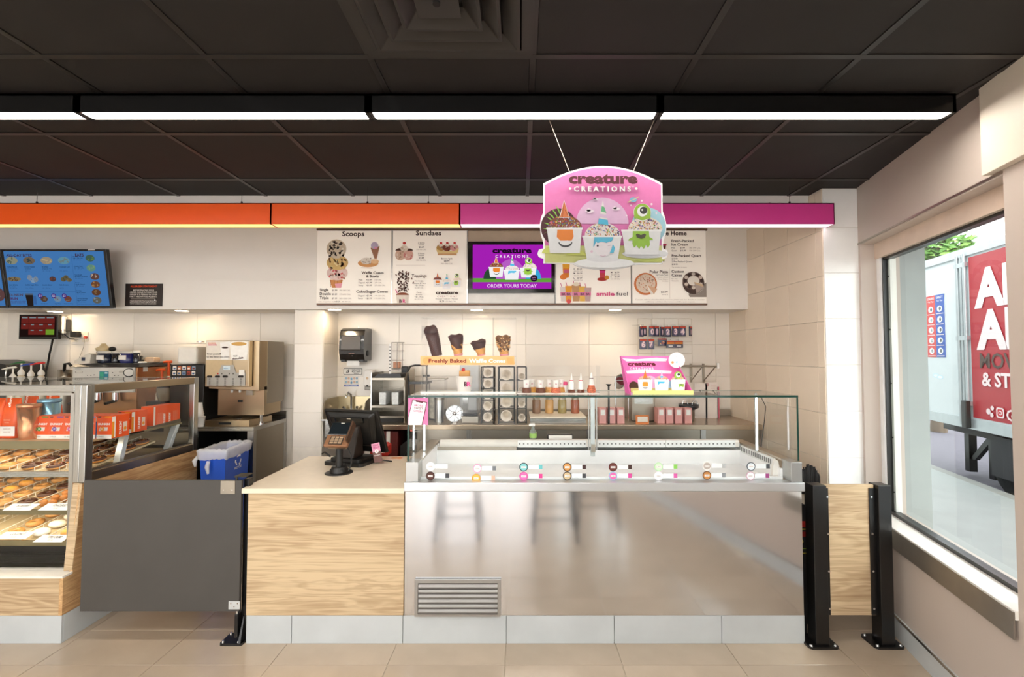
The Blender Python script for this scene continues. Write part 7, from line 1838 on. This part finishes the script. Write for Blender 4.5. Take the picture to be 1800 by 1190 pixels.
MB().box((x0, 3.97, RZ), (x1, 4.2, RZ + .06)).build('base', M_STEELD, t, bevel=.006); MB().box((x0 + .01, 3.96, RZ + .065), (x1 - .01, 4.18, RZ + .09)).build('lid', M_BLACKM, t, bevel=.006)
MB().box((x0 + .03, 4.15, RZ + .06), (x1 - .03, 4.2, RZ + .26)).build('column', mat('grey_paint', 'b4b6b6', .35), t, bevel=.01); MB().tube([(x0 + .04, 3.955, RZ + .08), (x0 + .075, 3.93, RZ + .085), (x1 - .04, 3.955, RZ + .08)], .007, 6).build('handle', M_BLACK, t)
x0, x1 = at(808, 660, Y=4.32).x, at(842, 660, Y=4.32).x
t = thing('grey_appliance', 'tall pale grey appliance behind the sample cup of the cone display', 'machine', ((x0+x1)/2, 4.38, RZ))
MB().box((x0, 4.32, RZ), (x1, 4.46, at(820, 641, Y=4.32).z)).build('housing', mat('pale_grey', 'c4c9cc', .35), t, bevel=.01); MB().box((x0 + .03, 4.315, RZ + .12), (x1 - .03, 4.3195, RZ + .24)).build('front_plate', M_STEEL, t)
x0, x1 = at(750, 680, Y=4.15).x, at(782, 680, Y=4.15).x
t = thing('clear_bin', 'clear plastic food bin behind the cone display', 'bin', ((x0+x1)/2, 4.2, RZ))
zt = at(760, 668, Y=4.15).z
MB().hexa([(x0 + .01, 4.14, RZ), (x1 - .01, 4.14, RZ), (x1 - .01, 4.3, RZ), (x0 + .01, 4.3, RZ)], [(x0, 4.13, zt), (x1, 4.13, zt), (x1, 4.31, zt), (x0, 4.31, zt)]).build('tub', M_ACRYL, t); MB().box((x0 - .005, 4.125, zt), (x1 + .005, 4.315, zt + .012)).build('lid', M_STEELD, t, bevel=.003)
MB().box((x0 + .02, 4.16, RZ + .005), (x1 - .02, 4.28, zt - .1)).build('contents', mat('bin_contents', 'b8b4a4', .7, var=.3, scale=40), t, bevel=.02)
# boxes, bottle and cards seen through the freezer glass
x0, x1 = at(932, 735, Y=3.95).x, at(1030, 735, Y=3.95).x
t = thing('topping_counter', 'cream lidded topping cabinet on the rear counter', 'cabinet', ((x0+x1)/2, 4.05, RZ))
MB().box((x0, 3.95, RZ), (x1, 4.3, RZ + .045)).build('body', M_STEEL, t, bevel=.003); MB().box((x0 - .004, 3.94, RZ + .046), (x1 + .004, 4.31, RZ + .06)).build('lid', mat('cutting_board', 'efe3cf', .4), t, bevel=.003)
for k in range(4):
    x = x0 + .06 + k*.115
    o = thing('topping_jar', '%s topping jar on the cream topping cabinet' % ['first brown-lidded', 'second amber', 'third olive', 'fourth rust-coloured'][k], 'jar', (x, 4.18, RZ + .061), 'topping jars on the cabinet')
    cc = ['8a6a52', 'c89a5c', '9a8a54', 'a05a40'][k]
    MB().lathe([(.036, 0), (.038, .01), (.038, .11), (.03, .125)], (x, 4.18, RZ + .061), 18).build('glass_body', mat('jarfill_%s' % cc, cc, .25, coat=.5), o); MB().lathe([(.033, .122), (.033, .14), (.0001, .141)], (x, 4.18, RZ + .061), 18).build('lid', M_STEELD, o)
t = thing('spray_bottle', 'clear spray bottle with a green label behind the freezer', 'bottle', (at(937, 745, Y=3.45).x, 3.45, zc1 - .02))
x, y, z0 = at(937, 745, Y=3.36).x, 3.355, zc1 - .0195
t.location = (x, y, z0)
MB().lathe([(.026, 0), (.027, .07), (.012, .10), (.012, .115)], (x, y, z0), 16).build('bottle', mat('bottle_clear', 'd8e0da', .1, trans=.7), t); MB().lathe([(.0275, .035), (.0275, .065)], (x, y, z0), 16, ).build('green_label', flat('9ac46a'), t)
MB().box((x - .03, y - .01, z0 + .115), (x + .014, y + .01, z0 + .135)).build('trigger_head', M_WHITE, t, bevel=.004)
x0, x1 = at(962, 762, Y=3.36).x, at(1006, 762, Y=3.36).x
t = thing('price_frame', 'white card in a black frame lying behind the freezer rail', 'card', ((x0+x1)/2, 3.36, zc1 - .02))
MB().box((x0, 3.34, zc1 - .0195), (x1, 3.38, zc1 + .04)).build('black_frame', M_BLACK, t); MB().box((x0 + .008, 3.3385, zc1 - .0185), (x1 - .004, 3.3395, zc1 + .033)).build('white_card', M_WHITE, t)
m_pink = mat('packet_pink', 'd89a94', .5)
PK = ['first', 'second', 'third', 'fourth', 'fifth', 'sixth', 'seventh']
for k in range(7):
    x = at((1060, 1076, 1092, 1163, 1178, 1194, 1211)[k], 735, Y=3.95).x
    t = thing('recipe_box', '%s pink packet box with a white label on the rear counter' % PK[k], 'box', (x, 4.0, RZ), 'pink packet boxes')
    MB().box((x - .03, 3.96, RZ), (x + .03, 4.06, RZ + .13)).build('carton', m_pink, t, bevel=.002); MB().box((x - .018, 3.957, RZ + .07), (x + .018, 3.9595, RZ + .115)).build('label', M_WHITE, t)
x = at(1129, 727, Y=3.93).x
t = thing('orange_notice', 'small orange bordered notice standing on the rear counter', 'notice', (x, 3.93, RZ))
MB().box((x - .055, 3.93, RZ), (x + .055, 3.936, RZ + .075)).build('orange_card', flat('d8824c'), t); MB().box((x - .04, 3.9285, RZ + .018), (x + .045, 3.9298, RZ + .06)).build('white_panel', flat('f0e6d8'), t)
x = at(1131, 700, Y=4.1).x
t = thing('steel_machine', 'tall stainless machine behind the orange notice', 'machine', (x, 4.2, RZ))
MB().box((x - .10, 4.1, RZ), (x + .10, 4.4, RZ + .27)).build('housing', M_STEELD, t, bevel=.008); MB().box((x - .08, 4.094, RZ + .15), (x + .08, 4.0995, RZ + .25)).build('front_plate', M_STEEL, t)
x = at(1218, 720, Y=4.0).x
t = thing('black_pan', 'black pan with two wire loop handles on the rear counter', 'pan', (x, 4.1, RZ))
MB().lathe([(.05, .1), (.085, .12), (.085, .15), (.075, .15), (.05, .115), (.0001, .112)], (x + .0, 4.1, RZ), 24).build('pan_body', M_BLACKM, t); MB().cyl((x, 4.1, RZ), (x, 4.1, RZ + .105), .04, n=16).build('pan_stand', M_STEELD, t)
for d in (-.045, .04): MB().tube([(x + d - .025, 4.06, RZ + .148), (x + d - .015, 4.06, RZ + .18), (x + d + .015, 4.06, RZ + .18), (x + d + .025, 4.06, RZ + .148)], .004, 6).build('wire_loop', M_CHROME, t)
# cup shaker with a dark red mouth
x = at(1094, 680, Y=4.05).x
t = thing('tilted_shaker', 'tilted steel shaker cup with a dark red inside', 'shaker', (x, 4.1, RZ))
zt = at(1094, 668, Y=4.05).z
d_ = Vector((.05, -.75, .35)).normalized()
MB().lathe([(.040, -.12), (.052, .0), (.055, .004), (.050, .004), (.044, -.05), (.0001, -.06)], (x, 4.07, zt), 24, ax=tuple(d_)).build('cup_wall', M_STEEL, t)
MB().lathe([(.046, -.042), (.0001, -.041)], (x, 4.07, zt), 24, ax=tuple(d_)).build('red_inside', mat('deep_red', '6a1420', .5), t)
for s in (-1, 1): MB().tube([(x + .055*s, 4.07, RZ), (x + .055*s, 4.07, zt + .03)], .005, 6).build('stand_rod', M_CHROME, t)
MB().tube([(x - .055, 4.07, zt - .005), (x + .055, 4.07, zt - .005)], .004, 6).build('cross_rod', M_CHROME, t)
x = at(1070, 684, Y=3.95).x; zt = at(1070, 676, Y=3.95).z
t = thing('plunger_knob', 'small dark plunger knob rising behind the glass top', 'knob', (x, 3.95, RZ))
MB().cyl((x, 3.95, RZ), (x, 3.95, zt - .01), .008, n=8).build('rod', M_BLACKM, t); MB().lathe([(.010, 0), (.022, .012), (.022, .016), (.0001, .017)], (x, 3.95, zt - .012), 14).build('cap', M_BLACK, t)
# cards at the back, by the wall bracket
for px, w_, h_, lb, c in ((1232, 22, 18, 'blank white card standing on the rear counter', 'e9e0d8'), (1251, 22, 20, 'white card with faint print standing on the rear counter', 'efe4dc'), (1262.5, 3.4, 12, 'thin pink card at the edge of the white cards', 'd86a7c')):
    a, b = at(px - w_/2, 692, Y=4.3), at(px + w_/2, 692 - h_, Y=4.3)
    o = thing('counter_card', lb, 'card', ((a.x+b.x)/2, 4.3, RZ)); MB().box((a.x, 4.3, RZ), (b.x, 4.306, b.z)).build('card', mat('card_%s' % c, c, .6), o)
    if px == 1251: P = PP(1240, 672, 1262, 692, 4.3); P.ell(1244, 676, 2, 3, 'c8a09c', 10); P.rect(1249, 678, 1258, 679, 'd8b8b4'); P.rect(1249, 682, 1256, 683, 'd8b8b4', up=False); P.build('faint_print', o)
tag(MB().tube([at(1236, 704, Y=4.42), at(1237, 720, Y=4.44), at(1236, 733, Y=4.46)], .005, 6).build('wall_cable', M_BLACK), 'short black cable on the wall behind the freezer glass', 'cable')
# wall bracket shelf
a, b = at(1212, 644, Y=4.2), at(1262, 638, Y=4.2)
t = thing('wall_bracket_shelf', 'short steel wire wall shelf on brackets near the corner', 'shelf', ((a.x+b.x)/2, 4.35, a.z))
q = MB(); q.tube([(a.x - .1, 4.2, a.z), (b.x, 4.2, a.z)], .008, 6)
for k in range(4): q.tube([(a.x - .1, 4.26 + .06*k, a.z), (b.x, 4.26 + .06*k, a.z)], .004, 6)
q.build('wire_deck', M_STEELD, t)
for x in (b.x - .02, b.x - .14): MB().tube([(x, 4.2, a.z), (x, 4.49, a.z - .15)], .006, 6).build('brace', M_STEELD, t); MB().box((x - .01, 4.48, a.z - .16), (x + .01, 4.492, a.z + .02)).build('wall_plate', M_STEELD, t)
MB().box((b.x - .012, 4.19, a.z - .02), (b.x + .008, 4.2, a.z + .03)).build('end_bracket', M_CHROME, t)

# hanging grid with packets of number candles
gy = 4.475
a, b = at(1122, 662, Y=gy), at(1216, 560, Y=gy)
t = thing('wire_grid', 'white wire grid panel on the tiles holding candle packets', 'grid', ((a.x+b.x)/2, gy, a.z))
q = MB()
for k in range(5): x = a.x + (b.x - a.x)*k/4; q.tube([(x, gy, a.z), (x, gy, b.z)], .0022, 5)
for k in range(6): z_ = a.z + (b.z - a.z)*k/5; q.tube([(a.x, gy, z_), (b.x, gy, z_)], .0022, 5)
q.build('grid_wires', mat('wire_offwhite', 'ddd2c4', .4), t)
m_navy = mat('packet_navy', '2b2c4a', .35, coat=.3)
PKT = [(1127.5, 574, 8, 18, '', 40, 'thin candle packet at the start of the upper row'), (1132.5, 573, 8, 18, '', 30, 'second thin candle packet of the upper row'), (1146.5, 573.5, 12, 18, '0', 5, 'candle packet with number zero'), (1154, 573.5, 9, 18, '1', 20, 'candle packet with number one'), (1163.5, 574.5, 7, 17, '', 40, 'turned candle packet before the number 2'), (1173.5, 574, 12, 18, '2', 5, 'candle packet with number two'), (1187, 573.5, 12, 18, '3', 8, 'candle packet with number three'), (1199.5, 573.5, 12, 18, '4', 3, 'candle packet with number four in the upper row'), (1213.5, 574, 6, 17, '', 45, 'lone thin candle packet at the end of the upper row'),
       (1130.5, 596, 13, 18, '6', 5, 'candle packet with number six in the lower row'), (1144, 596, 12, 18, '7', 5, 'candle packet with number seven in the lower row'), (1164, 595, 16, 13, '*', 4, 'wide packet of small candles in the lower row'), (1178.5, 599, 15, 12.5, '-', 3, 'orange-topped candle box in the lower row'), (1193, 599, 15, 12.5, '-', 3, 'orange-topped candle box at the end of the lower row')]
for i, (px, py, w_, h_, s_, rz, lb) in enumerate(PKT):
    Y = 4.36 + .012*(i % 3)
    p = at(px, py, Y=Y); W_, H_ = w_*Y/F, h_*Y/F
    p.z -= 0
    o = thing('candle_packet', lb, 'packet', p, 'hanging candle packets', rz=radians(rz))
    W2 = W_/max(.35, cos(radians(rz)))
    MB().box((-W2/2, -.006, -H_), (W2/2, .006, 0)).build('card', m_navy, o, local=True, bevel=.002)
    P = Print((-W2/2, -.006, 0), (W2/10, 0, 0), (0, 0, -H_/15))
    P.rect(.4, .3, 9.6, 2.6, 'c0452c')
    if s_ and s_ not in '*-': P.ell(5, 8.2, 3.2, 5, '8a7a94', 16); P.text(s_, 5, 11.5, 7.5, 'f0d8dc', 'c', .04)
    elif s_ == '*': P.dots([(random.uniform(2.5, 8), random.uniform(5, 12)) for _ in range(12)], .9, .4, ['e8e0e0', 'd8503c', 'f0a03c'])
    elif s_ == '-': P.rect(.5, 3, 9.5, 7, 'e0842c'); P.rect(2.4, 10, 7.5, 12.5, 'e8e4e4')
    else: P.ell(5, 8.5, 2.2, 4.6, 'e0c8d0', 12)
    P.build('packet_print', o, local=True)
    MB().tube([(0, 0, -.002), (0, 0, .012), (0, gy - p.y - .003, .016)], .0015, 5).build('hook', M_CHROME, o, local=True)

# ================================================================== BARRIER BY THE WINDOW
t = thing('barrier_panel', 'oak barrier board between two black floor posts by the window', 'barrier', (1.85, 2.66, 0))
PX = ((1.627, 1.702), (1.990, 2.062))
pz = .883
MB().box((1.706, 2.652, .160), (1.986, 2.672, .880)).build('board', M_WOOD, t, bevel=.001)
for k, (a, b) in enumerate(PX):
    ps = MB().box((a, 2.622, .012), (b, 2.697, pz)).build('post', M_BLACKM, t, bevel=.003)
    bp = MB().prism(rrect(a - .045, 2.605, b + .045, 2.735, .02), (0, 0, 0), (1,0,0), (0,1,0), .012).build('base_plate', M_BLACKM, t, bevel=.002)
    for x in (a - .028, b + .028):
        for y in (2.622, 2.718): MB().cyl((x, y, .012), (x, y, .020), .010, .007, n=8).build('bolt', M_CHROME, bp)
    xb_ = (b + .0005, b + .024) if k == 0 else (a - .034, a - .0005)
    br = MB().box((xb_[0], 2.645, .165), (xb_[1], 2.6515, .862)).build('angle_bracket', M_BLACKM, t)
    for j in range(4):
        x = xb_[1] - .007 if k == 0 else xb_[0] + .010; z_ = .815 - j*.205
        MB().cyl((x, 2.645, z_), (x, 2.641, z_), .006, n=10).build('bolt', M_CHROME, br)
# broom behind the post and a dark carton beside the freezer
p = at(1428, 840, Y=2.86)
t = thing('black_broom', 'black bristle broom head standing behind the barrier post', 'broom', (1.72, 2.85, 0))
q = MB()
for i in range(26):
    for j in range(3):
        x = 1.66 + i*.0055; y = 2.83 + j*.012; h = .93 + .05*sin(pi*min(1, (26 - i)/18)) + random.uniform(-.006, .006)
        q.cyl((x, y, .80), (x + random.uniform(-.004, .008), y, h - .0022*i), .0032, n=4, smooth=False)
b_ = q.build('bristles', mat('bristle_black', '1a1614', .6), t); b_['kind'] = 'stuff'
MB().box((1.665, 2.825, .775), (1.80, 2.87, .80)).build('head_block', M_BLACK, t, bevel=.004)
MB().cyl((1.73, 2.85, 0), (1.73, 2.85, .775), .013, n=10).build('handle', M_BLACKM, t)
t = thing('warning_carton', 'dark carton with red and yellow print between freezer and barrier', 'carton', (1.62, 2.78, 0))
MB().box((1.597, 2.745, .003), (1.655, 2.815, .74)).build('carton', mat('carton_dark', '1b1c1e', .45), t, bevel=.002)
P = Print((1.597, 2.745, .74), (.058/20, 0, 0), (0, 0, -.001))
P.rect(3, 95, 20, 130, 'b8302a'); P.rect(0, 138, 20, 144, 'd8c03a'); P.rect(3, 155, 20, 185, '8a2420'); P.text('00', 3, 222, 22, 'e0cc3a', 'l', .02, 12); P.rect(0, 250, 20, 254, '8aa83a'); P.rect(0, 275, 20, 279, 'c8b03a'); P.build('carton_print', t)
# stools mirrored in the freezer front
for i, (x, y, lb) in enumerate(((-.55, 1.05, 'metal stool mirrored in the freezer, nearer the oak counter'), (.30, 1.10, 'metal stool mirrored in the middle of the freezer front'), (.72, .75, 'metal stool mirrored in the freezer, nearer the window'))):
    t = thing('metal_stool', lb, 'stool', (x, y, 0), 'stools reflected in the freezer front')
    MB().prism(rrect(x - .18, y - .18, x + .18, y + .18, .05), (0, 0, .60), (1,0,0), (0,1,0), .02).build('seat', mat('stool_grey', '5a5f68', .35, .5), t, bevel=.005)
    for sx in (-1, 1):
        for sy in (-1, 1): MB().tube([(x + .14*sx, y + .14*sy, .60), (x + .19*sx, y + .19*sy, 0)], .013, 8).build('leg', mat('stool_leg', '39404c', .35, .5), t)
    MB().tube([(x - .17, y - .17, .2), (x + .17, y - .17, .2), (x + .17, y + .17, .2), (x - .17, y + .17, .2), (x - .17, y - .17, .2)], .009, 6).build('foot_ring', mat('stool_leg', '39404c', .35, .5), t)

# ================================================================== OUTSIDE THE WINDOW
def rout(px, py, off):                     # point of a plane parallel to the window wall
    d = ray(px, py); o = RO + RN*off
    k = o.dot(RN)/(d.x*RN.x + d.y*RN.y)
    P_ = Vector((d.x*k, d.y*k, EYE + d.z*k)); return (P_ - o).dot(RE), P_.z
def ground(name, o0, o1, z0, z1, m, u0=-30, u1=16): return MB().slab(u0, u1, o0, o1, z0, z1).build(name, m)
struct(ground('sidewalk', -2.75, -.22, -.25, -.06, mat('sidewalk_concrete', '9fa3a1', .8, var=.05, scale=2.5)))
struct(ground('kerb', -2.90, -2.75, -.25, -.062, mat('kerb_concrete', '8f8f8a', .8)))
struct(ground('street', -26, -2.90, -.35, -.20, mat('asphalt', '5a5560', .85, var=.12, scale=14, bump=.3)))
struct(MB().slab(-.35, .034, -.36, -.22, -.1, 4.2).build('outer_pilaster', mat('stucco_grey', 'a2a8a8', .8, var=.04, scale=5)))
struct(MB().slab(-30, -.35, -.30, -.22, -.1, 4.2).build('outer_wall', mat('stucco_grey', 'a2a8a8', .8, var=.04, scale=5)))
TO = -2.98
t = thing('moving_truck', 'white and red moving truck parked outside the window', 'truck', rw(-4, TO - 1.2, -.2))
u_l, zt = rout(1606, 456, TO); _, zb = rout(1690, 742, TO); u_m, zt2 = rout(1692, 446, TO)
zt = zt2; u_r = u_m + 5.5; u_l2 = rout(1612, 600, TO)[0]
m_tw = mat('truck_white', 'd2d7d9', .3, var=.02)
MB().slab(u_l2, u_r, TO - 2.3, TO, zb, zt).build('cargo_box', m_tw, t, bevel=.02)
MB().slab(u_l2 - .02, u_r, TO - .02, TO + .03, zt - .05, zt + .06).build('top_rail', mat('truck_alu', 'c6cacc', .3, .6), t)
MB().slab(u_l2 - .02, u_r, TO - .02, TO + .03, zb - .06, zb + .08).build('bottom_rail', mat('truck_alu', 'c6cacc', .3, .6), t)
MB().slab(u_m + .12, u_r - .1, TO, TO + .006, zb + .10, zt - .08).build('red_banner', mat('banner_red', 'b02833', .4, var=.02), t)
def onto(u, z): return rw(u, TO + .012, z)
wu = (u_r - .2 - (u_m + .2))
P = Print(onto(u_m + .2, zt - .1), RE*.01, Vector((0, 0, -.01)), .0006, .001)
H_ = (zt - zb)*100
P.text('ALL', 2, 66, 46, 'f1dcdc', 'l', .05); P.text('AMERICAN', 4, 121, 46, 'f1dcdc', 'l', .05)
P.text('MOVING', 9, 148, 19, '5c4a44', 'l', .015); P.text('& STORAGE', 12, 171, 17, 'f1dcdc', 'l', .03)
P.ell(22, 204, 4, None, 'f1dcdc', 10); P.ell(29, 199, 3, None, 'f1dcdc', 10); P.ell(28, 208, 3, None, 'f1dcdc', 10); P.poly(rrect(36, 197, 49, 210, 3), 'f1dcdc'); P.poly(rrect(38, 199, 47, 208, 2), 'c9303c'); P.ell(42.5, 203.5, 3, None, 'f1dcdc', 12); P.ell(42.5, 203.5, 1.8, None, 'c9303c', 12); P.text('G', 53, 211, 13, 'f1dcdc', bold=.02); P.text('D', 76, 211, 6, 'f1dcdc', bold=.02)
P.build('banner_lettering', t)
for k, du in enumerate((-.08, .0, .07)):
    MB().cyl(rw(u_m + du, TO + .03, zb - .02), rw(u_m + du, TO + .03, zt - .02), .022 if k != 1 else .014, n=10).build('lock_rod', mat('truck_alu', 'c6cacc', .3, .6), t)
for zf in (.12, .5, .93): MB().slab(u_m - .12, u_m + .11, TO + .005, TO + .045, zb + (zt - zb)*zf - .03, zb + (zt - zb)*zf + .03).build('rod_bracket', mat('truck_alu', 'c6cacc', .3, .6), t)
MB().slab(u_m + .02, u_m + .12, TO + .03, TO + .09, zb - .05, zb + .32).build('latch_handle', M_BLACKM, t, bevel=.01)
a0 = rout(1629, 522, TO); a1 = rout(1664, 628, TO)
st = MB().slab(a0[0], a1[0], TO + .001, TO + .006, a1[1], a0[1]).build('chart_sticker', mat('chart_white', 'f2f2f2', .5), t)
P = Print(rw(a0[0], TO + .006, a0[1]), RE*((a1[0] - a0[0])/40), Vector((0, 0, -(a0[1] - a1[1])/110)), .0006, .001)
P.rect(0, 0, 20, 110, 'd24a48'); P.rect(20, 0, 40, 110, '3f5fae')
for x, s1 in ((10, 'LOADING'), (30, 'SAFETY')):
    P.text(s1, x, 7, 4, 'f4eeee', 'c', .02, 15); P.text('Top Tips', x, 12, 2.6, 'f4eeee', 'c')
    for k in range(5): P.ell(x, 25 + k*18.5, 5.6, None, 'eceef0', 16, up=(k == 0)); P.ell(x + 1, 25 + k*18.5, 2.4, 3.4, '5a5a60', 10, up=(k == 0)); P.rect(x - 8, 33 + k*18.5, x + 8, 34.2 + k*18.5, 'e8d8d8', up=False)
P.build('chart_print', st)
P = Print(rw(u_l2 + .35, TO + .0, zb + .75), RE*.01, Vector((0, 0, -.01)), .0005, .001)
for x, y in ((12, 12), (22, 14)): P.ell(x, y, 8, 3.2, 'c3dbe8', 20); P.ell(x, y, 6, 2, 'e6eff3', 18)
P.build('faded_logo', t)
# landing gear and underside
for u in (u_m - .75, u_m - .25):
    MB().slab(u - .05, u + .05, TO - .5, TO - .4, -.14, zb).build('support_leg', M_BLACKM, t)
MB().hexa([rw(u_m - .72, TO - .42, .05), rw(u_m - .62, TO - .42, .05), rw(u_m - .62, TO - .48, .05), rw(u_m - .72, TO - .48, .05)], [rw(u_m - .12, TO - .42, zb), rw(u_m + .0, TO - .42, zb), rw(u_m + .0, TO - .48, zb), rw(u_m - .12, TO - .48, zb)]).build('diagonal_brace', M_BLACKM, t)
MB().slab(u_m - 1.1, u_r, TO - 1.9, TO - .3, zb - .22, zb - .06).build('chassis', mat('chassis_dark', '2c2a2e', .6), t)
for u in (u_m + .7, u_m + 1.7):
    for of in (TO - .25, TO - 2.05):
        MB().cyl(rw(u, of - .14, .27), rw(u, of + .14, .27), .47, n=28).build('wheel', mat('tyre_black', '1c1b1d', .8), t, bevel=.03)
MB().slab(u_m + .35, u_m + 2.2, TO - .1, TO - .04, .05, zb - .1).build('side_skirt', mat('chassis_dark', '2c2a2e', .6), t)
# street tree and a pale house across the street
def leafy(name, c, r, label, seed, nleaf=900):
    random.seed(seed)
    base = Vector((c.x, c.y, -.2))
    t = thing(name, label, 'tree', base)
    tr = MB().tube([base, base + Vector((.1, 0, 1.6)), base + Vector((0, .1, c.z - r*.3 + .2))], [.16, .12, .06], 8).build('trunk', mat('bark', '6a5848', .9), t)
    for k in range(6):
        d = Vector((random.uniform(-1, 1), random.uniform(-1, 1), random.uniform(-.1, .8))).normalized()*r*.7
        MB().tube([base + Vector((.05, .05, c.z - r*.6 + .2)), c + d*.5, c + d], [.05, .03, .012], 6).build('branch', mat('bark', '6a5848', .9), t)
    q = MB()
    for _ in range(nleaf):
        d = Vector((random.gauss(0, 1), random.gauss(0, 1), random.gauss(0, .8))).normalized()*r*random.uniform(.3, 1.0)**.5
        p = c + d; a = Vector((random.uniform(-1, 1), random.uniform(-1, 1), random.uniform(-.6, .6))).normalized()*.13; b = a.orthogonal().normalized()*.06
        q.add([p - a, p + b, p + a, p - b], [(0, 1, 2, 3)], random.choice((0, 0, 1)))
    lf = q.build('foliage', [mat('leaf_green', '5f8a3c', .6), mat('leaf_pale', '8fb35a', .6)], t); lf['kind'] = 'stuff'
    random.seed(11)
cT = at(1640, 430, Y=11.0); leafy('street_tree', cT + Vector((0, 0, -.25)), .75, 'green street tree showing above the truck roof', 5)
hc = rw(-26, -22, 0)
t = thing('far_building', 'pale building across the street behind the truck', 'building', rw(-20, -24, -.2))
MB().slab(-34, -6, -25, -22, -.2, 3.4).build('wall', mat('far_wall', 'd8d8d4', .8), t)
for k in range(6): MB().slab(-30 + k*4, -28 + k*4, -21.99, -21.96, 1.0, 2.6).build('window', mat('far_pane', '8a9aa4', .2), t)
MB().slab(-34.3, -5.7, -25, -21.8, 3.4, 3.6).build('roof', mat('far_roof', 'a8a49c', .8), t)
